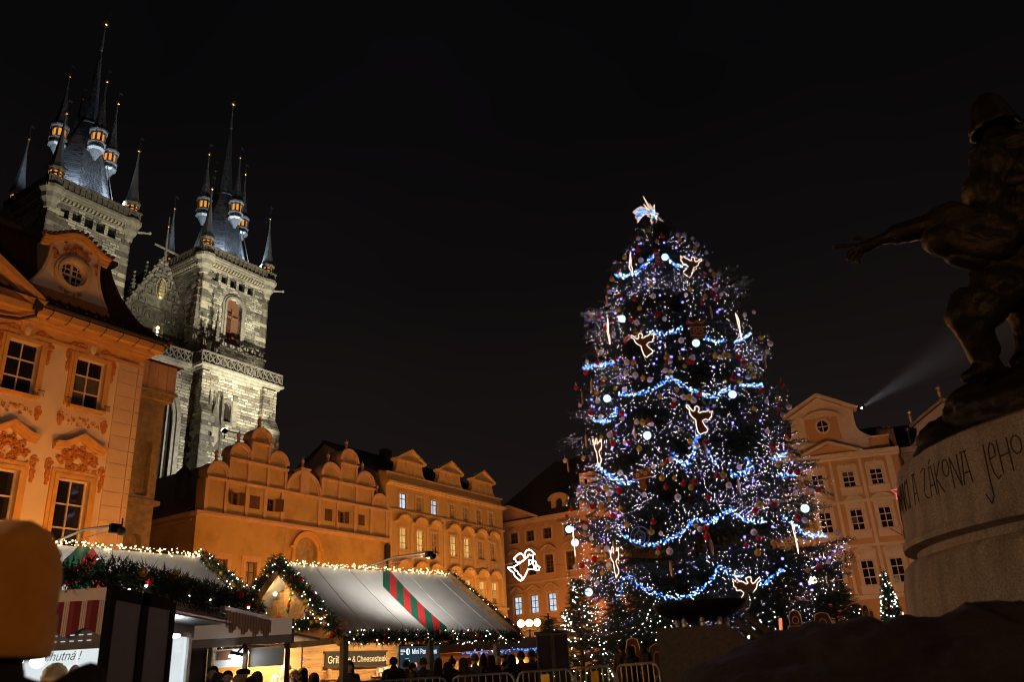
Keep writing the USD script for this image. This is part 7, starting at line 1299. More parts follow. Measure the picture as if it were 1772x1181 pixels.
CK = [((45.0, 18.5, 3.79), "at the left edge of the tree's upper part"), ((-25.1, 16.5, 4.43), "upper right above the basket"), ((21.1, 10.78, 5.47), "left of the middle white globe"), ((51.6, 13.9, 4.84), "at the left edge above the mid left globe"), ((63.4, 13.69, 4.87), "outermost at the left edge at mid height"), ((51.7, 11.16, 5.4), "at the left edge above the left angel"), ((-17.1, 7.82, 6.02), "below the hook-shaped swag"), ((11.1, 4.75, 6.04), "above the widest swag"), ((-7.3, 9.46, 5.73), "right of the middle angel"), ((-54.0, 14.14, 4.8), "at the right edge above mid height"), ((79.2, 10.68, 5.57), "at the tip of the far left branch"), ((31.7, 5.87, 6.28), "above the lower left angel"), ((-3.8, 5.43, 6.19), "low in the tree's centre")]
for q_, lb in CK: cut("gingerbread_heart", "oval gingerbread biscuit hanging edge on, " + lb, "gingerbread", q_, circ(0, 0, .26, .42)[:-1], "ginger", [circ(0, 0, .2, .34)], 0.8, 0.1, turn=math.copysign(78, q_[0]) / q_[0])

# ------------------------------------------------------------------ smaller firs around the foot
def bulbs_on(tips, center, pz, prr, seed, n, matn="bulbwarm", r=0.02, label="", rmin=0.7):
    Rr = np.random.default_rng(seed); m = MB(); c_ = np.array(center); k = 0
    while k < n:
        p_, f_, s_ = tips[Rr.integers(0, len(tips))]
        if math.hypot(p_[0] - c_[0], p_[1] - c_[1]) < np.interp(p_[2], pz, prr) * rmin: continue
        q_ = p_ + f_ * s_ * Rr.uniform(0.2, 1.1) + Rr.normal(size=3) * 0.05; m.sph(q_, r * Rr.uniform(0.7, 1.4), 0); k += 1
    m.build("fairy_lights", matn, label=label, cat="fairy lights", kind="stuff")
def small_fir(label, center, h, r, seed, nl, lights, ll, dens=150, slim=False, step=0.3, sc_=0.5):
    pz = [0.25, h * 0.12, h * 0.5, h * 0.85, h]; pr_ = [r * 0.9, r, r * 0.66, r * 0.24, 0.03]
    t, tp_ = fir_tree("fir_tree", label, center, pz, pr_, dens, seed, step, sc_, 0.09, cat="fir tree", material="fir", jag=(0.85, 1.1), inner=0.25)
    if lights: bulbs_on(tp_, center, pz, pr_, seed + 1, lights, label=ll, r=nl)
small_fir("small lit fir in front of the big tree's left foot", (1.85, 31.9), 4.3, 1.15, 61, 0.020, 330, "warm white lights on the small fir at the big tree's left foot", 170)
small_fir("dark unlit fir at the far left beside the grey boxes", (0.75, 33.5), 3.3, 0.8, 62, 0.02, 22, "few white lights on the dark fir beside the grey boxes", 110)
small_fir("dark fir behind the lit fir, under the lowest white globe", (3.4, 33.6), 4.0, 1.2, 63, 0.02, 30, "few white lights on the dark fir under the lowest globe", 130)
small_fir("broad dark fir under the big tree, left of the bronze bowl", (4.9, 33.3), 3.6, 1.5, 64, 0.018, 130, "white lights on the broad dark fir left of the bowl", 150)
small_fir("dark fir right of the bronze bowl behind the gingerbread houses", (8.7, 33.6), 3.6, 1.3, 65, 0.02, 130, "white lights on the dark fir right of the bowl", 150)
small_fir("tall dark fir behind the tallest gingerbread house", (9.9, 33.9), 4.2, 1.1, 66, 0.02, 10, "few lights on the tall dark fir behind the gingerbread house", 140)
small_fir("greenish fir at the big tree's right foot", (11.6, 33.0), 4.3, 1.6, 67, 0.018, 70, "white lights on the greenish fir at the right foot", 190)
small_fir("small fir between the greenish fir and the cone tree", (12.6, 33.4), 2.9, 0.8, 68, 0.018, 40, "white lights on the small fir beside the cone tree", 100)
# dense clipped cone tree with even lights
cc = (13.82, 33.24); t = thing("cone_tree", "narrow cone shaped tree dotted evenly with white lights, beside the stone monument", "cone tree", "world", (*cc, 0))
Rr = np.random.default_rng(5); n = 5200; zz = 4.2 * (1 - np.sqrt(Rr.uniform(0, 1, n))); rr = 0.72 * (1 - zz / 4.25) ** 0.85 * Rr.uniform(0.8, 1.03, n); a = Rr.uniform(0, 2 * PI, n)
b_ = np.stack([cc[0] + rr * np.cos(a), cc[1] + rr * np.sin(a), zz], -1); dr = np.stack([np.cos(a), np.sin(a), 0.5 + 0 * a], -1) + Rr.normal(size=(n, 3)) * 0.5; dr /= np.linalg.norm(dr, axis=1, keepdims=True); sd = np.cross(dr, Rr.normal(size=(n, 3))); sd /= np.linalg.norm(sd, axis=1, keepdims=True)
MB().add(np.stack([b_ - sd * 0.02, b_ + sd * 0.02, b_ + dr * 0.13], 1).reshape(-1, 3), np.arange(3 * n).reshape(-1, 3)).lathe([(0.64, 0), (0.5, 1.2), (0.25, 3.0), (0.0, 4.1)], (*cc, 0), 16).build("foliage", "fir", t, kind="stuff")
MB().tube([(*cc, 0), (*cc, 3.8)], [0.08, 0.02], 6).build("trunk", "bark", t)
m = MB(); zz = 4.15 * (1 - np.sqrt(Rr.uniform(0, 1, 330))); a = Rr.uniform(0, 2 * PI, 330)
for z, q_ in zip(zz, a): rr = 0.76 * (1 - z / 4.25) ** 0.85 + 0.03; m.sph((cc[0] + rr * math.cos(q_), cc[1] + rr * math.sin(q_), z), 0.024, 0)
m.build("bulbs", "bulbwarm", t, kind="stuff")
for k in range(22):
    z = 4.0 * (1 - math.sqrt(Rr.uniform(0, 1))); q_ = Rr.uniform(PI, 2 * PI); rr = 0.76 * (1 - z / 4.25) ** 0.85 + 0.03; MB().sph((cc[0] + rr * math.cos(q_), cc[1] + rr * math.sin(q_), z), 0.05, 2).build("bauble", "goldball" if k % 3 else "redball", t, smooth=True)
t = thing("red_star", "small red star sign peeping past the pedestal's left edge above the cone tree", "star sign", "world", (15.5, 33.9, 7.2))
W["redneon"] = emit("red_neon", (1.0, 0.12, 0.14), 1.2)
MB().tube([(15.5 + (0.34 if k % 2 == 0 else 0.15) * math.cos(PI / 2 + k * PI / 5), 33.9, 7.2 + (0.34 if k % 2 == 0 else 0.15) * math.sin(PI / 2 + k * PI / 5)) for k in range(11)], 0.025, 5).build("outline", "redneon", t); MB().tube([(15.5, 33.9, 0), (15.5, 33.9, 6.9)], 0.03, 5).build("pole", "darkmetal", t)
# gingerbread houses standing along the fence
def ginger_house(label, x, y, z0, w, h, kind):
    t = thing("gingerbread_house", label, "gingerbread house", "world", (x, y, z0)); L = []
    if kind == 0: o_ = [(-.5, 0), (.5, 0), (.42, .55), (.3, .6), (.3, .8), (.22, .95), (0, 1), (-.22, .95), (-.3, .8), (-.3, .6), (-.42, .55)]; L = [circ(0, .72, .16, .1), circ(0, .4, .06, .05), [(-.44, .56), (.44, .56)]] + [[(-.3 + i_ * .2, .06), (-.3 + i_ * .2, .2), (-.18 + i_ * .2, .2), (-.18 + i_ * .2, .06), (-.3 + i_ * .2, .06)] for i_ in range(4)]
    elif kind == 1: o_ = [(-.5, 0), (.5, 0), (.5, .35), (.38, .45), (.22, .95), (0, 1), (-.22, .95), (-.38, .45), (-.5, .35)]; L = [circ(0, .68, .12, .12), [(-.42, .42), (.42, .42)], [(-.2, .1), (-.2, .36), (0, .36), (0, .1)], [(0, .36), (.2, .36), (.2, .1)], circ(-.36, .25, .07, .08), circ(.36, .25, .07, .08)] + [[(-.42 + i_ * .2, 0.02), (-.36 + i_ * .2, .12), (-.3 + i_ * .2, 0.02)] for i_ in range(5)]
    else: o_ = [(-.5, 0), (.5, 0), (.5, .6), (.35, .9), (0, 1), (-.35, .9), (-.5, .6)]; L = [circ(0, .5, .2, .25)]
    f = lambda px_, pz_, o2=0.0: (x + px_ * w, y - o2, z0 + pz_ * h)
    MB().poly(Polygon([(x + a * w, z0 + b * h) for a, b in o_]), y, y + 0.06).build("biscuit", "ginger", t)
    MB().tube([f(a, b, 0.01) for a, b in o_ + o_[:1]], 0.018, 5).build("icing_outline", "icing", t)
    for l in L: MB().tube([f(a, b, 0.012) for a, b in l], 0.014, 4).build("icing_line", "icing", t)
    MB().box(x - 0.05, x + 0.05, y + 0.06, y + 0.12, 0, z0 + 0.2).build("stake", "darkwood", t)
ginger_house("tall round topped gingerbread house, first right of the bronze bowl", 9.6, 31.5, 1.5, 0.72, 1.25, 0)
ginger_house("wide gingerbread house with windows, second right of the bowl", 10.5, 31.3, 1.5, 1.05, 1.1, 1)
ginger_house("low round topped gingerbread house near the mound's edge", 11.4, 31.0, 1.6, 0.42, 0.6, 2)
ginger_house("narrow gingerbread tower left of the cone tree", 12.25, 31.7, 1.55, 0.4, 1.25, 0)
ginger_house("gingerbread house left of the granite block, behind the people", 3.55, 30.6, 0.9, 0.8, 1.2, 1)
ginger_house("round topped gingerbread house just left of the granite block", 4.25, 29.8, 0.8, 0.62, 1.05, 2)
MB().prism((9.05, 31.6, 2.1), (9.1, 31.6, 2.5), 0.3, 0.04).build("lit_sign", "screenfood", label="small orange glowing sign left of the tallest gingerbread house", cat="sign")
W["lamp_cool"] = emit("cool_small_lamp", (0.75, 0.9, 1.0), 14.0)
t = thing("path_lamp", "small bright white lamp between the gingerbread tower and the cone tree", "lamp", "world", (12.75, 31.9, 0)); MB().sph((12.75, 31.9, 1.85), 0.085, 2, (2.0, 1, 0.7)).build("lamp_glass", "lamp_cool", t); MB().tube([(12.75, 31.95, 0), (12.75, 31.95, 1.82)], 0.03, 5).build("pole", "darkmetal", t)

# ------------------------------------------------------------------ hanging angel on its wire
c = np.array([-0.12, 38.0, 5.78]); S_ = 1.93 / 1181
HA = lambda l: [(c[0] + (x - 590) * S_, c[1], c[2] + (620 - y) * S_ * 1.04) for x, y in l]
t = thing("hanging_angel", "white neon angel holding a book, hung on a wire left of the tree", "neon angel", "world", tuple(c))
for l in ([(170, 690), (330, 680), (480, 610), (590, 545), (690, 470)], [(170, 690), (240, 770), (320, 830), (350, 920), (420, 990), (500, 1050), (570, 1020), (650, 900), (730, 750), (800, 770), (890, 790), (880, 660), (850, 560)], [(340, 470), (420, 410), (500, 350), (560, 350), (610, 390), (640, 460)], [(340, 470), (390, 500), (410, 550), (450, 570), (520, 560)], [(700, 480), (660, 420), (660, 360), (700, 290), (780, 255), (850, 290), (900, 350), (940, 400)], [(720, 475), (745, 410), (790, 380), (820, 420), (880, 410), (880, 500), (890, 550), (950, 590), (960, 650), (1050, 740), (1020, 800), (940, 810), (945, 660)], [(760, 525), (750, 660), (850, 610), (860, 530), (760, 525)], [(330, 690), (370, 770), (430, 810), (450, 870), (520, 920), (555, 1010)]):
    MB().tube(HA(l), 0.032, 6).build("neon_tube", "neonwhite", t)
MB().tube([HA([(800, 260)])[0], (c[0] + 0.4, c[1], c[2] + 1.0)], 0.008, 4).build("hanger", "darkmetal", t)
a_, b_ = to_world("s2", (2.6, 0, 4.12)), np.array([-0.2, 38.0, 5.9])
MB().tube([a_ + (b_ - a_) * u + np.array([0, 0, -0.25 * math.sin(PI * u)]) for u in np.linspace(0, 1, 14)] + [b_ + np.array([9.0, 18.0, 1.0])], 0.008, 4).build("wire", "metal", label="thin wire running from the stall roof to the hanging angel", cat="wire")

# ------------------------------------------------------------------ crowd barriers and boxes
AZB = [(-12.0, 18.6), (-5.3, 18.4), (-1.05, 17.8), (2.7, 17.0), (5.35, 16.2), (8.25, 15.2)]
def at_az(a, d, z=0.0): return np.array([d * math.sin(math.radians(a)), d * math.cos(math.radians(a)), z])
BL = ["steel crowd barrier farthest left, before the stall's crowd", "steel crowd barrier before the dark grey boxes, left of the yellow tagged ones", "steel crowd barrier with a yellow tag below the dark boxes", "steel crowd barrier with a yellow tag before the small lit fir", "steel crowd barrier next to the granite block"]
for k in range(5):
    p0, p1 = at_az(*AZB[k]), at_az(*AZB[k + 1]); p0, p1 = p0 + (p1 - p0) * 0.02, p0 + (p1 - p0) * 0.97; d = (p1 - p0); L = np.linalg.norm(d); d /= L
    t = thing("barrier", BL[k], "barrier", "world", tuple((p0 + p1) / 2), group="crowd barriers in a row"); zt = 1.1
    fr = [p0 + (0, 0, 0.18), p0 + (0, 0, zt - 0.15), p0 + d * 0.06 + (0, 0, zt - 0.04), p0 + d * 0.16 + (0, 0, zt), p1 - d * 0.16 + (0, 0, zt), p1 - d * 0.06 + (0, 0, zt - 0.04), p1 + (0, 0, zt - 0.15), p1 + (0, 0, 0.18), p0 + (0, 0, 0.18)]
    MB().tube(fr, 0.024, 7).build("frame", "metal", t)
    n = int(L / 0.145)
    for i_ in range(1, n): MB().tube([p0 + d * L * i_ / n + (0, 0, 0.18), p0 + d * L * i_ / n + (0, 0, zt)], 0.011, 5).build("bar", "metal", t)
    if k in (2, 3):
        q_ = p0 + d * L * 0.52; MB().prism(q_ + np.array([0, 0, 0.93]) - d * 0.1, q_ + np.array([0, 0, 0.93]) + d * 0.1, 0.02, 0.2).build("tag", "goldball", t)
    for e in (p0 + d * 0.35, p1 - d * 0.35):
        nn = np.array([-d[1], d[0], 0]); MB().tube([e - nn * 0.3 + (0, 0, 0.02), e + (0, 0, 0.18), e + nn * 0.3 + (0, 0, 0.02)], 0.02, 5).build("foot", "metal", t)
t = thing("utility_box", "pair of dark grey upright boxes beside the small lit fir", "cabinet", "world", (0.45, 20.5, 0))
MB().box(0.14, 0.50, 20.4, 21.2, 0, 1.94).box(0.525, 0.88, 20.4, 21.2, 0, 1.92).build("cabinet", "greywood", t); MB().box(0.10, 0.92, 20.36, 21.24, 1.94, 1.97).build("lid", "darkmetal", t)
for x in (0.17, 0.555): MB().box(x, x + 0.30, 20.385, 20.4, 0.1, 1.88).build("door", "roofgrey", t)

# ------------------------------------------------------------------ searchlight on the two-tone house and the misty air it lights
SA, SB = np.array([8.85, 67.6, 19.3]), np.array([17.6, 66.6, 23.3])
spot("d", tuple(SA), tuple(SB), (0.80, 0.88, 1.0), 2600, 11, 1.0, 0.12, "searchlight on the two-tone house's attic throwing a beam to the right", name="searchlight", cat="searchlight", fs=0.6)
MB().sph(to_world("d", SA + np.array([0.05, -0.12, -0.06])), 0.075, 1).build("lamp_glass", "lamp_cool", label="small glowing lamp beside the attic searchlight", cat="lamp")
a_, b_ = to_world("d", SA), to_world("d", SB); d = (b_ - a_) / np.linalg.norm(b_ - a_); x_ = np.cross(d, (0, 0, 1.0)); x_ /= np.linalg.norm(x_); y_ = np.cross(x_, d)
m = MB(); ring = []
for s_ in (0.35, 6, 14, 26):
    for k in range(20): g_ = k * PI / 10; ring.append(a_ + d * s_ + (0.10 + s_ * math.tan(math.radians(12.5))) * (math.cos(g_) * x_ + math.sin(g_) * y_))
f = [(r_ * 20 + k, r_ * 20 + (k + 1) % 20, r_ * 20 + 20 + (k + 1) % 20, r_ * 20 + 20 + k) for r_ in range(3) for k in range(20)]
m.add(ring + [a_ + d * 0.35, a_ + d * 26], np.vstack([np.array(f)[:, [0, 1, 2]], np.array(f)[:, [0, 2, 3]], [(80, (k + 1) % 20, k) for k in range(20)], [(81, 60 + k, 60 + (k + 1) % 20) for k in range(20)]])[:, ::-1])
W["mist"] = usdkit.material(stage, "/World/Looks/thin_mist", {"v": ("principled_volume", {"color": (0.9, 0.9, 0.9), "density": 0.045, "anisotropy": 0.3})}, [], volume="v.volume")
m.build("mist", "mist", label="misty air lit by the searchlight's beam", cat="mist", kind="stuff")
# ------------------------------------------------------------------ the monument on the right: stone drum, letters, rock, bronze figure
PC = np.array([6.21, 7.40]); RP = 2.6
mo_ = thing("monument_pedestal", "massive curved brown granite pedestal with tall carved lettering at the right edge", "pedestal", "world", (*PC, 0))
MB().lathe([(2.82, 0.0), (2.80, 0.9), (2.74, 1.55), (2.70, 1.72), (2.64, 1.78)], (*PC, 0), 128).build("lower_drum", "granite", mo_, smooth=40)
MB().lathe([(2.64, 1.775), (2.55, 1.80), (2.55, 1.87), (2.66, 1.90), (2.665, 1.95), (2.63, 2.0), (2.60, 2.4), (2.585, 2.58), (2.55, 2.67), (2.47, 2.71), (0, 2.74)], (*PC, 0), 128).build("upper_drum", "granite", mo_, smooth=35)
def round_drum(b0, z0, dr_=0.0):
    rz = lambda z: np.interp(z, [1.95, 2.0, 2.4, 2.58, 2.67], [2.665, 2.63, 2.60, 2.585, 2.55]) + 0.001
    return lambda a, b, c_: (PC[0] + (rz(z0 + b) + dr_ + c_) * math.sin(math.radians(b0) - a / 2.6), PC[1] + (rz(z0 + b) + dr_ + c_) * math.cos(math.radians(b0) - a / 2.6), z0 + b)
STROKES = {"B": (0.6, [[(0, 0), (0, 1), (.75, .9), (.8, .68), (0, .56), (.9, .42), (.85, .1), (0, 0)]]), "O": (0.62, "o"), "Ž": (0.62, [[(0, .96), (1, 1), (.1, .05), (1, 0)], [(.3, 1.2), (.5, 1.08), (.75, 1.22)]]), "Í": (0.12, [[(0, 0), (0, .95)], [(-.6, 1.05), (1.2, 1.2)]]), "J": (0.4, [[(.9, 1), (.8, 0), (.9, -.55), (.3, -.75), (-.5, -.45)]]), "V": (0.66, [[(0, 1), (.5, 0), (1, 1)]]), "N": (0.7, [[(0, 0), (0, 1), (1, 0), (1, 1)]]), "I": (0.1, [[(0, 0), (0, 1)]]), "C": (0.6, [[(1, .85), (.6, 1), (.1, .8), (0, .4), (.2, .05), (.7, 0), (1, .15)]]), "A": (0.7, [[(0, 0), (.35, 1), (.7, 1), (1, 0)], [(.12, .35), (.9, .35)], [(.1, 1.0), (.95, 1.0)]]), "Á": (0.7, [[(0, 0), (.35, .95), (.7, .95), (1, 0)], [(.12, .35), (.9, .35)], [(.4, 1.05), (.75, 1.2)]]), "Z": (0.72, [[(0, .9), (.3, 1), (.9, .98), (.1, .25), (.4, .05), (1, 0)]]), "K": (0.62, [[(0, 0), (0, 1)], [(1, 1), (0, .5), (1, 0)]]), "E": (0.5, [[(0, .5), (.9, .58), (.88, .88), (.5, 1), (.1, .8), (0, .45), (.2, .1), (.6, -.12), (1.1, -.02)]]), "H": (0.66, [[(0, 0), (0, 1)], [(1, 0), (1, 1)], [(0, .5), (1, .55)]])}
x = 0.0; word = 0
for ch_ in "BOŽÍ BOJOVNÍCI A ZÁKONA JEHO":
    if ch_ == " ": x += 0.10; word += 1; continue
    w_, st_ = STROKES[ch_]; w_ *= 0.135; h = 0.27; z0 = 2.235
    if st_ == "o": st_ = [circ(.5, .5, .5, .5, 18)]; h = 0.145; z0 = 2.235 + (0.12 if word != 1 else 0.05)
    P_ = round_drum(306.5 - math.degrees(x / 2.6), z0); m = MB()
    for l in st_:
        q_ = np.array(l, float); n_ = max(4, int(len(q_) * 3)); s_ = np.concatenate([[0], np.cumsum(np.linalg.norm(np.diff(q_ * (w_, h), axis=0), axis=1))]); u = np.linspace(0, s_[-1], n_) if len(q_) > 5 else np.unique(np.concatenate([s_, np.linspace(0, s_[-1], n_)]))
        m.tube([P_(np.interp(t_, s_, q_[:, 0]) * w_, np.interp(t_, s_, q_[:, 1]) * h, -0.002) for t_ in u], 0.0062, 5)
    m.build("carved_letter", "engraved", mo_); x += w_ + 0.028
print("inscription ends at bearing", 306.5 - math.degrees(x / 2.6))
# patch of damaged stone
Rr = np.random.default_rng(2); 
# rock under the figure
def lump(c, rad, seed, amp=0.22, sub=4, fl=None, freq=2.2):
    m = trimesh.creation.icosphere(sub); v = np.array(m.vertices); n = v.copy(); d = (meshkit.fbm(v * freq + seed, 4, seed) - 0.5) * 2 * amp
    v = (v * (1 + d[:, None])) * np.asarray(rad) + np.asarray(c); 
    if fl is not None: v[:, 2] = np.maximum(v[:, 2], fl)
    return v, m.faces
rk = thing("monument_rock", "rough dark rock mass on top of the granite pedestal under the bronze figure", "rock", "world", (5.0, 7.3, 2.68))
m = MB().add(*lump((5.15, 7.45, 2.62), (1.5, 0.95, 0.62), 3, 0.16, 4, 2.66)); m.add(*lump((4.62, 7.15, 2.9), (0.72, 0.55, 0.42), 4, 0.2, 4, 2.66)); m.add(*lump((5.6, 7.5, 3.1), (0.9, 0.7, 0.7), 5, 0.2, 4, 2.66)); m.build("rock", "bronze", rk, smooth=60)

def blob(bones, fine=0.05, it=8, extra=()):
    """one continuous body: hull of two spheres for every bone, joined, refined and smoothed"""
    parts = []
    for a, ra, b, rb in bones:
        parts.append(m3.Manifold.batch_hull([m3.Manifold.sphere(ra, 16).translate(list(map(float, a))), m3.Manifold.sphere(rb, 16).translate(list(map(float, b)))]))
    u = m3.Manifold.batch_boolean(parts + list(extra), m3.OpType.Add).refine_to_length(fine)
    me = u.to_mesh(); t = trimesh.Trimesh(me.vert_properties[:, :3], me.tri_verts, process=True)
    trimesh.smoothing.filter_taubin(t, iterations=it); return t
J = dict(head=(4.79, 6.67, 5.80), neck=(4.79, 6.68, 5.60), shL=(4.60, 6.58, 5.30), shR=(5.12, 6.66, 5.30), chest=(4.82, 6.70, 5.10), belly=(4.72, 6.78, 4.58), pel=(4.66, 6.84, 4.18), hipL=(4.48, 6.82, 4.06), knL=(3.98, 6.68, 3.70), anL=(4.17, 6.85, 3.27), toL=(3.92, 6.80, 3.17), hipR=(4.82, 6.94, 4.08), knR=(4.76, 7.10, 3.74), anR=(4.70, 7.14, 3.42), toR=(4.52, 7.06, 3.33), el=(3.98, 6.64, 4.62), eli=(4.36, 6.62, 4.56), wr=(3.50, 6.80, 4.56), pa=(3.36, 6.88, 4.53))
J = {k: np.array(v) for k, v in J.items()}
st = thing("bronze_statue", "dark bronze statue of a robed man, one sleeved arm stretched out, hand pointing left", "statue", "world", (4.7, 6.9, 3.15))
bones = [(J["head"], 0.13, J["head"] + (0, 0, 0.05), 0.13), (J["neck"], 0.09, J["head"], 0.10), (J["neck"], 0.10, J["chest"] + (0, 0, 0.2), 0.2), (J["shL"], 0.17, J["shR"], 0.20), (J["shL"], 0.17, J["chest"], 0.26), (J["shR"], 0.2, J["chest"], 0.28), (J["chest"], 0.31, J["belly"], 0.32), (J["belly"], 0.32, J["pel"], 0.30), (J["shR"], 0.25, J["belly"] + (0.45, 0.1, 0.0), 0.36), (J["belly"] + (0.45, 0.1, 0.0), 0.36, J["pel"] + (0.5, 0.1, 0), 0.3), (J["pel"], 0.30, J["hipL"], 0.25), (J["pel"], 0.3, J["hipR"], 0.22), (J["hipL"], 0.24, J["knL"], 0.165), (J["hipL"] + (0, 0, -0.1), 0.2, J["knL"] + (0.12, 0, 0.0), 0.17), (J["knL"], 0.155, J["anL"], 0.085), (J["knL"] + (0.08, 0.03, -0.1), 0.14, J["anL"] + (0.03, 0, 0.15), 0.10), (J["anL"], 0.085, J["toL"], 0.05), (J["anL"], 0.09, J["anL"] + (0.08, 0.02, -0.06), 0.06), (J["hipR"], 0.2, J["knR"], 0.12), (J["knR"], 0.12, J["anR"], 0.09), (J["anR"], 0.085, J["toR"], 0.05),
         (J["shL"] + (0, 0, -0.1), 0.2, J["eli"], 0.2), (J["chest"] + (-0.15, 0, -0.4), 0.2, J["eli"], 0.21), (J["eli"], 0.20, J["el"], 0.13), (J["el"], 0.13, (3.62, 6.74, 4.57), 0.095), ((4.42, 6.66, 4.36), 0.20, (3.92, 6.66, 4.46), 0.13), ((4.0, 6.66, 4.6), 0.16, (4.4, 6.66, 4.4), 0.24), ((4.40, 6.7, 4.18), 0.10, (4.05, 6.68, 4.28), 0.05), ((3.62, 6.74, 4.57), 0.075, J["wr"], 0.05),
         # hand: palm, thumb from its side, index stretched out, three fingers curled
         (J["wr"], 0.05, J["pa"], 0.062), (J["pa"] + (0.02, 0, 0.03), 0.045, J["pa"] + (-0.04, 0.02, 0.0), 0.05)]
f0 = J["pa"]
for pts, r in (([(-0.04, 0.02, 0.035), (-0.13, 0.05, 0.055), (-0.23, 0.09, 0.075)], 0.021), ([(-0.05, 0.03, 0.0), (-0.125, 0.055, -0.015), (-0.15, 0.06, -0.075)], 0.022), ([(-0.04, 0.03, -0.03), (-0.105, 0.05, -0.055), (-0.11, 0.05, -0.115)], 0.021), ([(-0.02, 0.03, -0.05), (-0.07, 0.045, -0.085), (-0.065, 0.04, -0.135)], 0.019), ([(0.04, -0.03, 0.03), (-0.03, -0.04, 0.075), (-0.09, -0.02, 0.085)], 0.02)):
    for a, b in zip(pts[:-1], pts[1:]): bones.append((f0 + a, r, f0 + b, r * 0.85))
tm = blob(bones, 0.045, 6)
v = np.array(tm.vertices); nrm = np.array(tm.vertex_normals)
body_w = np.clip((v[:, 0] - 3.75) / 0.3, 0.12, 1) * np.clip((5.55 - v[:, 2]) / 0.15, 0.1, 1) * np.where(v[:, 2] < 3.75, 0.4, 1)
fold = np.sin((v[:, 2] * 9 + v[:, 0] * 7 + 2.5 * meshkit.fbm(v * 2.0, 3, 4)) * 1.6) * 0.028 + (meshkit.fbm(v * 3.2, 5, 8) - 0.5) * 0.17 + (meshkit.fbm(v * 11, 3, 6) - 0.5) * 0.03 + np.sin(v[:, 2] * 26 + v[:, 0] * 8 + 5 * meshkit.fbm(v * 3, 2, 5)) * 0.008
v = v + nrm * (fold * body_w)[:, None]
MB().add(v, tm.faces).build("figure", "bronze", st, smooth=True)
hd = MB().lathe([(0.0, 6.02), (0.07, 6.0), (0.13, 5.94), (0.165, 5.83), (0.185, 5.74), (0.21, 5.66), (0.235, 5.61), (0.2, 5.60), (0.15, 5.66)], (4.79, 6.67, 0), 40); vv, ff = hd.arr(); a = np.arctan2(vv[:, 1] - 6.67, vv[:, 0] - 4.79); k_ = 1 + 0.05 * np.sin(a * 9) * np.clip((5.98 - vv[:, 2]) * 5, 0, 1); vv[:, 0] = 4.79 + (vv[:, 0] - 4.79) * k_; vv[:, 1] = 6.67 + (vv[:, 1] - 6.67) * k_
MB().add(vv, ff).build("bell_shaped_hair", "bronze", st, smooth=True)
MB().lathe([(0.29, 4.86), (0.33, 4.89), (0.33, 4.95), (0.29, 4.98)], (4.76, 6.74, 0), 32).build("belt", "bronze", st, smooth=True)
MB().tube([(3.66, 6.72, 4.50), (3.60, 6.70, 4.53), (3.58, 6.75, 4.62), (3.63, 6.80, 4.67)], [0.03, 0.045, 0.045, 0.03], 8).build("sleeve_cuff", "bronze", st, smooth=True)
MB().tube([(5.2, 6.75, 5.2), (5.15, 6.66, 4.6), (5.05, 6.7, 4.0), (5.12, 6.9, 3.4)], [0.2, 0.26, 0.24, 0.16], 12).build("cloak", "bronze", st, smooth=True)

# low bronze relief mass in the foreground, right bottom
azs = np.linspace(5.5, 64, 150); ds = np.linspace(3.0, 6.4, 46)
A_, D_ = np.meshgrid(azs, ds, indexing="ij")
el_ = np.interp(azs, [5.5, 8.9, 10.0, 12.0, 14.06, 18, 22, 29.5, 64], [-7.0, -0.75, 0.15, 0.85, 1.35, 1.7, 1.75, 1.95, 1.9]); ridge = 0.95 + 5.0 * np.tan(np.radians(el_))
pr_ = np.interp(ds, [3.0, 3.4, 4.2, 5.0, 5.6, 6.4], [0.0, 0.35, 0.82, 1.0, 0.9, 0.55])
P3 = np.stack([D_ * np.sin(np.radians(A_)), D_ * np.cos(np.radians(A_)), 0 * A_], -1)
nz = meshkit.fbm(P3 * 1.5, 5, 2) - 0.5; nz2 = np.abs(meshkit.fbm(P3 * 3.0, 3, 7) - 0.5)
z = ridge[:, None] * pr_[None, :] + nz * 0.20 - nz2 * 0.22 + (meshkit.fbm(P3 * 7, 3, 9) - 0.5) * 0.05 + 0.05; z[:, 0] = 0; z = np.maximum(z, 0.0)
P3[..., 2] = z; i, j = np.meshgrid(np.arange(149), np.arange(45), indexing="ij"); q = np.stack([i * 46 + j, (i + 1) * 46 + j, (i + 1) * 46 + j + 1, i * 46 + j + 1], -1).reshape(-1, 4)
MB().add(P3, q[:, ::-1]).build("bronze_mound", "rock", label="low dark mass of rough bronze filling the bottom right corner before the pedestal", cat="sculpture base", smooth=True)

# granite block with a bronze bowl
ax_, az_ = at_az(8.23, 9.0), 1.36
tdir = np.array([math.cos(math.radians(11)), -math.sin(math.radians(11))]); ang_ = math.degrees(math.atan2(tdir[1], tdir[0]))
FR["plinth"] = (ang_, (ax_[0], ax_[1]))
pl = thing("granite_block", "granite block with a concave scrolled right end, carrying the bronze bowl", "plinth", "plinth", (0.5, 0.5, 0))
cur = [(0.72 + 0.42 * (1 - math.cos(a)), 1.0 + 0.36 * (1 - math.sin(a))) for a in np.linspace(0, PI / 2, 12)]
cur = [(0.70 + 0.42 * math.sin(a) ** 1.0, 0.99 + 0.37 * (1 - math.sin(a)) ** 1.0) for a in np.linspace(0, PI / 2, 12)]
pg = Polygon([(0, 0), (1.35, 0), (1.35, 0.95), (1.13, 0.98)] + cur[::-1] + [(0.70, az_), (0.0, az_)]).buffer(0)
W["granitedark"] = mat("dark_granite", (0.085, 0.070, 0.055), 0.6, amt=0.3, scale=25)
MB().poly(pg, 0, 1.1).build("block", "granitedark", pl)
m = MB()
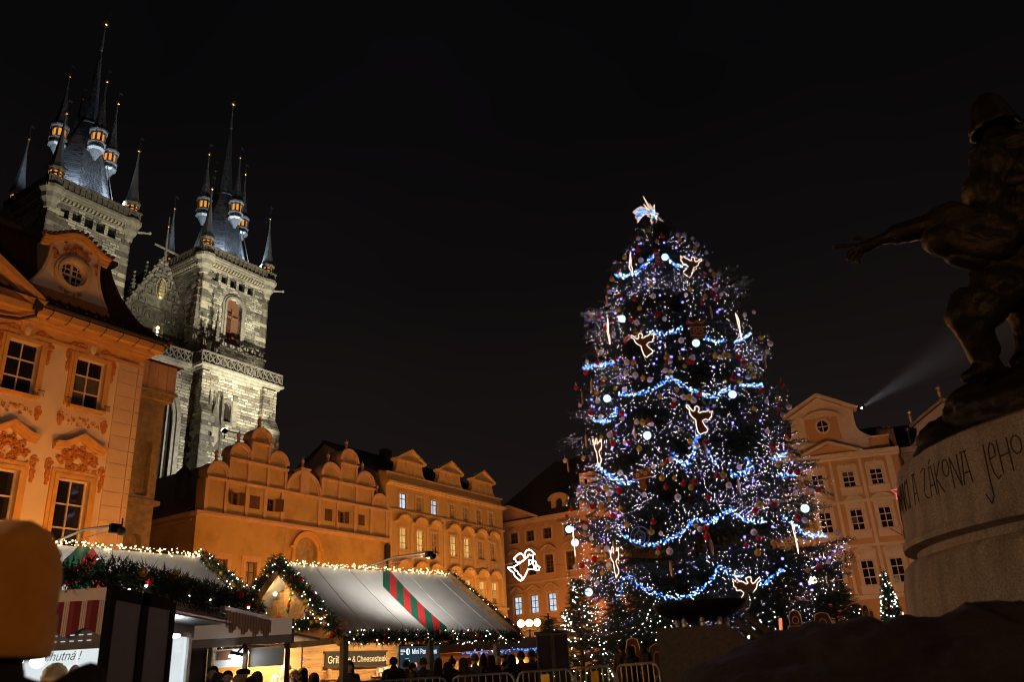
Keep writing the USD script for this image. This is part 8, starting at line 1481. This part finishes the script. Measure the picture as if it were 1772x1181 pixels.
for o_ in (0.09, 0.2): m.tube([(x_ + o_, 0.02, z_ + o_ * 0.35) for x_, z_ in cur], 0.035, 6)
m.build("scroll_moulding", "granitedark", pl)
bw_ = thing("bronze_bowl", "wide shallow dark bronze bowl standing on the granite block", "bowl", "plinth", (0.47, 0.4, az_))
MB().lathe([(0.0, 1.43), (0.2, 1.43), (0.36, 1.47), (0.46, 1.53), (0.50, 1.585), (0.505, 1.61), (0.485, 1.615), (0.46, 1.57), (0.34, 1.50), (0.0, 1.47)], (0.47, 0.45, 0), 56).build("bowl", "bronze", bw_, smooth=50)
for k in range(8):
    a = k * PI / 4; MB().lathe([(0.02, az_), (0.02, az_ + 0.04), (0.03, az_ + 0.05), (0.018, az_ + 0.09)], (0.47 + 0.26 * math.cos(a), 0.45 + 0.26 * math.sin(a), 0), 8).build("foot", "metal", bw_)

# ------------------------------------------------------------------ people
V3 = lambda *a: np.array(a, float)
def body_bones(pose):
    """1.72 m figure facing -y; metres from the feet"""
    b = []; hip = 0.90
    for s_ in (-1, 1):
        h_, k_, a_ = V3(s_ * 0.09, 0, hip), V3(s_ * 0.10, -0.01, 0.48), V3(s_ * 0.10, 0.02, 0.08)
        b += [(h_, 0.095, k_, 0.06), (k_, 0.058, a_, 0.04), (a_, 0.042, V3(s_ * 0.115, -0.13, 0.035), 0.032)]
        sh = V3(s_ * 0.175, 0.0, 1.40)
        if pose == 0: e_, w_ = V3(s_ * 0.235, 0.03, 1.12), V3(s_ * 0.20, -0.09, 0.90)
        elif pose == 1: e_, w_ = V3(s_ * 0.235, -0.02, 1.12), V3(s_ * 0.08, -0.24, 1.20)
        else: e_, w_ = V3(s_ * 0.24, -0.06, 1.13), V3(s_ * 0.10, -0.25, 1.36)
        b += [(V3(0, 0, 1.40), 0.075, sh, 0.065), (sh, 0.06, e_, 0.042), (e_, 0.042, w_, 0.029)]
        d = (w_ - e_) / np.linalg.norm(w_ - e_); lat = V3(1, 0, 0) if pose else V3(0, -1, 0); pa = w_ + d * 0.07
        b += [(w_, 0.028, pa, 0.034)]
        for k, (o_, l_) in enumerate(((-0.03, 0.055), (-0.01, 0.068), (0.01, 0.063), (0.03, 0.05))): m_ = pa + d * 0.03 + lat * o_; b += [(m_, 0.0105, m_ + d * l_ * 0.6, 0.0095), (m_ + d * l_ * 0.6, 0.0095, m_ + d * l_ + V3(0, -0.012, -0.012), 0.008)]
        b += [(w_ + d * 0.03 + lat * 0.03 * s_, 0.012, w_ + d * 0.075 + lat * 0.055 * s_, 0.009)]
    b += [(V3(0, 0, 0.92), 0.135, V3(0, 0, 1.08), 0.125), (V3(-0.05, 0, 1.08), 0.11, V3(-0.07, -0.01, 1.30), 0.115), (V3(0.05, 0, 1.08), 0.11, V3(0.07, -0.01, 1.30), 0.115), (V3(0, 0, 1.35), 0.09, V3(0, -0.01, 1.50), 0.052), (V3(0, -0.01, 1.50), 0.052, V3(0, -0.02, 1.56), 0.06),
          (V3(0, 0.0, 1.63), 0.088, V3(0, -0.03, 1.56), 0.062), (V3(0, -0.055, 1.60), 0.03, V3(0, -0.092, 1.575), 0.016), (V3(0, -0.07, 1.535), 0.03, V3(0, -0.06, 1.515), 0.032), (V3(-0.08, 0.01, 1.60), 0.02, V3(-0.088, 0.012, 1.575), 0.014), (V3(0.08, 0.01, 1.60), 0.02, V3(0.088, 0.012, 1.575), 0.014)]
    return b
def coat_bones(pose, length):
    b = [(V3(0, 0, 1.36), 0.13, V3(0, 0.0, 1.42), 0.10), (V3(0, 0, 1.42), 0.10, V3(0, 0, 1.50), 0.078)]
    for s_ in (-1, 1):
        b += [(V3(s_ * 0.07, 0, 1.32), 0.15, V3(s_ * 0.06, 0, 1.05), 0.15), (V3(s_ * 0.06, 0, 1.05), 0.15, V3(s_ * 0.09, 0, length), 0.155), (V3(0, 0, 1.38), 0.11, V3(s_ * 0.175, 0, 1.39), 0.088)]
        sh = V3(s_ * 0.18, 0, 1.38)
        if pose == 0: e_, w_ = V3(s_ * 0.245, 0.03, 1.12), V3(s_ * 0.21, -0.085, 0.92)
        elif pose == 1: e_, w_ = V3(s_ * 0.245, -0.02, 1.12), V3(s_ * 0.085, -0.23, 1.19)
        else: e_, w_ = V3(s_ * 0.25, -0.06, 1.13), V3(s_ * 0.105, -0.24, 1.34)
        b += [(sh, 0.088, e_, 0.070), (e_, 0.070, w_, 0.056)]
    return b
BOD = {p_: blob(body_bones(p_), 0.035, 4) for p_ in (0, 1, 2)}
COAT = {(p_, l_): blob(coat_bones(p_, l_), 0.05, 4) for p_ in (0, 1, 2) for l_ in (0.80,)}
def trouser_bones():
    b = [(V3(0, 0, 0.93), 0.15, V3(0, 0, 0.88), 0.14)]
    for s_ in (-1, 1): b += [(V3(s_ * 0.09, 0, 0.88), 0.115, V3(s_ * 0.10, -0.01, 0.48), 0.078), (V3(s_ * 0.10, -0.01, 0.48), 0.078, V3(s_ * 0.10, 0.02, 0.12), 0.066)]
    return b
TROU = blob(trouser_bones(), 0.06, 3)
def wrinkle(t, seed, amp=0.012):
    v = np.array(t.vertices); return v + np.array(t.vertex_normals) * ((meshkit.fbm(v * 9 + seed, 3, seed) - 0.5) * 2 * amp)[:, None]
def headgear(m, kind):
    c = (0, 0.005, 1.63)
    if kind == "short hair": m.sph((0, 0.018, 1.645), 0.098, 2, (0.98, 1.02, 0.95))
    elif kind == "long hair": m.sph((0, 0.018, 1.64), 0.103, 2, (1.0, 1.05, 1.0)).lathe([(0.105, 1.62), (0.115, 1.5), (0.12, 1.38), (0.06, 1.34)], (0, 0.045, 0), 14, 1.0, 0.75)
    elif kind in ("beanie", "bobble hat"):
        m.lathe([(0.107, 1.615), (0.112, 1.64), (0.109, 1.67), (0.104, 1.70), (0.085, 1.745), (0.05, 1.775), (0.0, 1.785)], (0, 0.008, 0), 18)
        if kind == "bobble hat": m.sph((0, 0.01, 1.81), 0.045, 1)
    elif kind == "hood":
        m.lathe([(0.15, 1.44), (0.14, 1.5), (0.128, 1.58), (0.125, 1.66), (0.105, 1.74), (0.06, 1.785), (0.0, 1.80)], (0, 0.03, 0), 18, 1.0, 1.0)
    elif kind == "pointed hood": m.lathe([(0.15, 1.44), (0.135, 1.55), (0.12, 1.66), (0.08, 1.76), (0.03, 1.84), (0.0, 1.87)], (0, 0.03, 0), 18)
    elif kind == "flat cap": m.lathe([(0.112, 1.66), (0.125, 1.69), (0.12, 1.73), (0.07, 1.755), (0.0, 1.76)], (0, -0.005, 0), 18).box(-0.07, 0.07, -0.16, -0.08, 1.655, 1.668)
TOPZ = {"short hair": 1.745, "long hair": 1.745, "beanie": 1.785, "bobble hat": 1.855, "hood": 1.80, "pointed hood": 1.87, "flat cap": 1.76}
def person(label, x, y, top, facing, pose, coat, head, headcol, seed, group=None, scarf=None, trousers="black", foot=GROUND):
    """facing: the bearing the person looks along, degrees clockwise from straight ahead of the camera"""
    k = (top - foot) / TOPZ[head]; a = math.radians(180 - facing); t = thing("person", label, "person", "world", (x, y, foot), group=group)
    ca, sa = math.cos(a), math.sin(a); fm = lambda v: np.column_stack([(v[:, 0] * ca - v[:, 1] * sa) * k + x, (v[:, 0] * sa + v[:, 1] * ca) * k + y, v[:, 2] * k + foot])
    MB().add(fm(np.array(BOD[pose].vertices)), BOD[pose].faces).build("body", "skin", t, smooth=True)
    MB().add(fm(wrinkle(COAT[(pose, 0.80)], seed)), COAT[(pose, 0.80)].faces).build("coat", "cloth " + coat, t, smooth=True)
    MB().add(fm(np.array(TROU.vertices)), TROU.faces).build("trousers", "cloth " + trousers, t, smooth=True)
    m = MB(); headgear(m, head); v, f = m.arr()
    if "hood" in head: f = f[~((v[f].mean(1)[:, 1] < -0.055) & (v[f].mean(1)[:, 2] < 1.70) & (np.abs(v[f].mean(1)[:, 0]) < 0.085) & (v[f].mean(1)[:, 2] > 1.5))]
    MB().add(fm(v), f).build("hair" if "hair" in head else "hat" if "hood" not in head else "hood", "cloth " + headcol, t, smooth=True)
    e = MB(); 
    for s_ in (-1, 1): e.sph((s_ * 0.032, -0.078, 1.607), 0.011, 1)
    e.box(-0.026, 0.026, -0.094, -0.086, 1.543, 1.550); v, f = e.arr(); MB().add(fm(v), f).build("eyes_and_mouth", "black", t)
    if scarf: m = MB().lathe([(0.085, 1.42), (0.105, 1.45), (0.105, 1.49), (0.08, 1.53)], (0, 0, 0), 16); v, f = m.arr(); MB().add(fm(v), f).build("scarf", "cloth " + scarf, t, smooth=True)
    for s_ in (-1, 1):
        m = MB().sph((s_ * 0.105, -0.04, 0.045), 0.058, 1, (0.9, 2.0, 0.8)); v, f = m.arr(); v[:, 2] = np.maximum(v[:, 2], 0.002); MB().add(fm(v), f).build("shoe", "cloth black", t, smooth=True)
    return t
QG = "people queuing before the striped roof stall"
PE = [((-3.17, 20.25, 1.62), 0, 0, "black", "short hair", "dark brown", "tall man in a black coat, leftmost of the queue before the pancake screen", QG),
      ((-3.02, 21.29, 1.56), 20, 0, "maroon", "beanie", "dark green", "person in a maroon coat and green beanie right behind the tall man in black", QG),
      ((-2.69, 20.02, 1.46), 70, 0, "brown", "short hair", "black", "short person with black hair looking to the right, before the pancake screen", QG),
      ((-2.54, 20.64, 1.58), -10, 1, "grey", "beanie", "brown", "person in grey with a brown beanie under the screen's right half", QG),
      ((-2.26, 21.38, 1.57), 15, 0, "dark brown", "long hair", "dark brown", "woman with long brown hair beside the pale wooden post", QG),
      ((-1.94, 20.31, 1.44), -20, 0, "black", "hood", "black", "short person under a black hood right of the pale wooden post", QG),
      ((-2.11, 23.41, 1.67), 160, 1, "navy", "bobble hat", "black", "person in a black bobble hat facing the camera deep in the queue", QG),
      ((-1.58, 20.54, 1.52), 10, 0, "brown", "hood", "brown", "stout person in a brown hooded coat in the middle of the queue", QG),
      ((-1.44, 22.45, 1.64), 0, 0, "grey", "beanie", "grey", "person with a grey beanie behind the brown hooded coat", QG),
      ((-1.23, 22.97, 1.68), 30, 0, "black", "pointed hood", "black", "person in a black pointed hood near the stall's right corner", QG),
      ((-0.99, 21.48, 1.58), -10, 0, "dark brown", "long hair", "dark brown", "woman with long dark hair and brown coat right of the pointed hood", QG),
      ((-0.91, 23.48, 1.58), -150, 2, "camel", "short hair", "blond", "fair haired person in a camel coat facing the camera near the blue light string", QG),
      ((-0.75, 24.49, 1.65), 30, 0, "black", "flat cap", "grey", "person in a grey flat cap under the blue light string", QG),
      ((-0.47, 20.99, 1.54), 5, 0, "black", "hood", "black", "broad person under a big round black hood left of the barrier end", QG),
      ((-0.27, 23.0, 1.66), -15, 0, "maroon", "beanie", "maroon", "person in a maroon beanie and coat below the lit doorway", QG),
      ((0.01, 23.5, 1.68), 20, 0, "brown", "beanie", "brown", "person in a brown hat just left of the grey boxes", QG),
      ((0.19, 25.0, 1.66), -20, 0, "black", "short hair", "dark brown", "dark haired person half hidden by the grey boxes", QG),
      ((-1.74, 24.54, 1.62), 180, 0, "cream", "beanie", "red", "person in a cream coat and red beanie, facing the camera behind the queue", QG),
      ((-2.72, 23.45, 1.55), 100, 0, "navy", "hood", "navy", "person in a navy hood turned sideways behind the queue's left end", QG)]
for k, (p_, fa, po, co, he, hc, lb, gp) in enumerate(PE): person(lb, p_[0], p_[1], p_[2], fa, po, co, he, hc, 300 + k, gp)
def far_(p_, kf): return (p_[0] * kf, p_[1] * kf, 0.95 + (p_[2] - 0.95) * kf)
LG = "people between the kiosk and the striped roof stall"
PL = [((-3.68, 12.68, 1.23), 1.28, 150, 1, "cream", "hood", "cream", "person in a white hood with a lit face beside the pale pink hood"), ((-3.48, 12.52, 1.36), 1.28, 120, 1, "pale pink", "hood", "pale pink", "person in a pale pink fluffy hood before the stall's gable opening"),
      ((-3.28, 12.17, 1.28), 1.30, 95, 2, "grey", "short hair", "blond", "fair haired person leaning in to kiss, left of the couple"), ((-3.13, 12.0, 1.28), 1.32, -90, 1, "black", "long hair", "black", "black haired person kissing, right of the couple"),
      ((-2.86, 11.64, 1.2), 1.36, 40, 0, "black", "hood", "black", "person in black seen from behind right of the kissing couple"), ((-3.62, 11.65, 1.26), 1.3, 20, 0, "black", "hood", "dark brown", "person in a dark hood left of the grey post"),
      ((-4.6, 12.69, 1.4), 1.08, 170, 0, "grey", "short hair", "dark brown", "dark haired person under the white panels, far left"), ((-4.21, 11.87, 1.28), 1.12, 30, 0, "brown", "hood", "brown", "person in a brown hooded coat under the white panels"),
      ((-4.31, 12.48, 1.32), 1.06, 160, 1, "black", "short hair", "black", "black haired person behind the brown hooded coat"), ((-4.05, 12.35, 1.32), 1.06, 20, 0, "navy", "flat cap", "black", "person in a black cap and navy coat in the middle of the counter"),
      ((-3.89, 11.67, 1.24), 1.1, 200, 0, "camel", "long hair", "blond", "blond person in a camel coat in front of the black cap"), ((-3.62, 11.43, 1.2), 1.1, 70, 0, "maroon", "long hair", "dark brown", "brown haired person in maroon turned right, nearest to the counter")]
for k, (p_, kf, fa, po, co, he, hc, lb) in enumerate(PL): q_ = far_(p_, kf); person(lb, q_[0], q_[1], q_[2], fa, po, co, he, hc, 400 + k, LG)
person("stall keeper in a dark grey hood behind the counter, under the chalk menu board", -4.30, 20.75, 1.62, 170, 1, "grey", "hood", "grey", 450, scarf="cream")
for k, (p_, co, he, hc, lb) in enumerate((((2.89, 27.85, 1.83), "brown", "short hair", "dark brown", "person in brown beside the gingerbread house left of the granite block"), ((3.09, 27.23, 1.76), "black", "hood", "black", "person in a black hood before the gingerbread house left of the granite block"), ((3.46, 26.78, 1.82), "navy", "long hair", "black", "dark haired person right next to the granite block"), ((7.63, 27.98, 1.72), "black", "beanie", "black", "person in a black beanie before the tall gingerbread house"), ((7.92, 27.91, 1.74), "grey", "short hair", "dark brown", "dark haired person between two gingerbread houses"), ((6.54, 28.25, 1.74), "maroon", "beanie", "maroon", "person in a maroon beanie right of the bronze bowl's block"))):
    person(lb, p_[0], p_[1], p_[2], 10 + 30 * k, k % 2, co, he, hc, 470 + k, "visitors in front of the big tree")
# the onlooker close to the camera: mustard knitted hat, dark coat, sitting on a step
hx, hy, hz = -1.09, 1.72, 1.10
on = thing("person", "close onlooker at the left edge in a mustard knitted hat and dark coat", "person", "world", (hx, hy, 0))
bb = [(V3(0, 0, 0.02), 0.092, V3(0, 0.03, -0.06), 0.065), (V3(0, 0, -0.08), 0.055, V3(0, -0.02, -0.2), 0.07), (V3(-0.14, -0.02, -0.24), 0.075, V3(0.16, -0.02, -0.24), 0.075), (V3(0, -0.02, -0.24), 0.12, V3(0, -0.05, -0.52), 0.14), (V3(0, -0.05, -0.52), 0.14, V3(0, -0.04, -0.66), 0.15), (V3(0, 0.085, 0.0), 0.03, V3(0, 0.115, -0.02), 0.017)]
for s_ in (-1, 1):
    bb += [(V3(s_ * 0.17, -0.02, -0.25), 0.07, V3(s_ * 0.23, 0.06, -0.48), 0.045), (V3(s_ * 0.23, 0.06, -0.48), 0.045, V3(s_ * 0.12, 0.28, -0.46), 0.03), (V3(s_ * 0.1, 0.0, -0.64), 0.095, V3(s_ * 0.12, 0.42, -0.62), 0.065), (V3(s_ * 0.12, 0.42, -0.62), 0.06, V3(s_ * 0.12, 0.36, -1.03), 0.045), (V3(s_ * 0.12, 0.36, -1.04), 0.04, V3(s_ * 0.12, 0.52, -1.06), 0.03), (V3(s_ * 0.12, 0.28, -0.46), 0.032, V3(s_ * 0.09, 0.35, -0.47), 0.034)]
    for o_ in (-0.03, -0.01, 0.01, 0.03): bb.append((V3(s_ * 0.09 + o_, 0.36, -0.47), 0.01, V3(s_ * 0.07 + o_, 0.43, -0.50), 0.008))
    bb.append((V3(s_ * 0.07, 0.33, -0.45), 0.012, V3(s_ * 0.03, 0.37, -0.45), 0.01))
tb_ = blob(bb, 0.03, 5); off = V3(hx, hy, hz)
MB().add(np.array(tb_.vertices) + off, tb_.faces).build("body", "skin", on, smooth=True)
cb = [(V3(-0.14, -0.02, -0.24), 0.10, V3(0.17, -0.02, -0.24), 0.10), (V3(0, -0.03, -0.2), 0.115, V3(0, -0.01, -0.10), 0.092), (V3(0, -0.02, -0.26), 0.16, V3(0, -0.05, -0.52), 0.19), (V3(0, -0.05, -0.52), 0.19, V3(0, 0.0, -0.66), 0.19)]
for s_ in (-1, 1): cb += [(V3(s_ * 0.18, -0.02, -0.26), 0.095, V3(s_ * 0.25, 0.06, -0.48), 0.075), (V3(s_ * 0.25, 0.06, -0.48), 0.075, V3(s_ * 0.13, 0.25, -0.46), 0.055)]
tc_ = blob(cb, 0.035, 4); MB().add(wrinkle(tc_, 5, 0.012) + off, tc_.faces).build("coat", "cloth black", on, smooth=True)
tt_ = blob([(V3(s_ * 0.1, 0.0, -0.66), 0.115, V3(s_ * 0.12, 0.42, -0.63), 0.085) for s_ in (-1, 1)] + [(V3(s_ * 0.12, 0.42, -0.63), 0.085, V3(s_ * 0.12, 0.37, -1.0), 0.07) for s_ in (-1, 1)], 0.04, 3); MB().add(np.array(tt_.vertices) + off, tt_.faces).build("trousers", "cloth navy", on, smooth=True)
hp = [(0.112, -0.055), (0.122, -0.05), (0.126, -0.02), (0.124, 0.03), (0.119, 0.036), (0.121, 0.045), (0.121, 0.09), (0.112, 0.14), (0.09, 0.178), (0.05, 0.202), (0.0, 0.208)]
m = MB().lathe(hp, (0, 0, 0), 48, 1.0, 1.06); v, f = m.arr(); a = np.arctan2(v[:, 1], v[:, 0]); v[:, :2] *= (1 + 0.016 * np.sin(a * 30))[:, None]; v += np.column_stack([0 * a, 0 * a, 0.02 * np.sin(a + 1) * (v[:, 2] > 0.04)]); MB().add(v + off, f).build("knitted_hat", "mustard", on, smooth=True)
ho_ = blob([(V3(0.04, -0.07, -0.12), 0.06, V3(0.16, -0.03, -0.16), 0.055), (V3(0.16, -0.03, -0.16), 0.05, V3(0.20, 0.04, -0.10), 0.03), (V3(-0.14, -0.06, -0.15), 0.06, V3(0.04, -0.08, -0.13), 0.06)], 0.03, 4); MB().add(wrinkle(ho_, 3, 0.01) + off, ho_.faces).build("hood", "cloth black", on, smooth=True)
stp = thing("stone_step", "granite step under the onlooker with the mustard hat", "step", "world", (hx, hy - 0.1, 0)); MB().box(hx - 0.7, hx + 0.6, hy - 0.5, hy + 0.2, 0, 0.34).build("slab", "granite", stp)
# a furry toy and a pink gloved shape on the kiosk counter
ty = thing("plush_toy", "pale furry toy standing on the kiosk counter before the white boards", "plush toy", "world", (-4.9, 9.1, 0.95))
m = MB().add(*lump((-4.95, 9.1, 1.25), (0.13, 0.12, 0.14), 2, 0.1, 3, None, 8)).add(*lump((-4.85, 9.08, 1.05), (0.16, 0.13, 0.15), 3, 0.12, 3, None, 8)); m.build("fur", "cloth blond", ty, smooth=True); MB().sph((-4.72, 9.05, 1.2), 0.1, 2, (0.7, 0.7, 1.6)).build("paw", "cloth pale pink", ty, smooth=True)
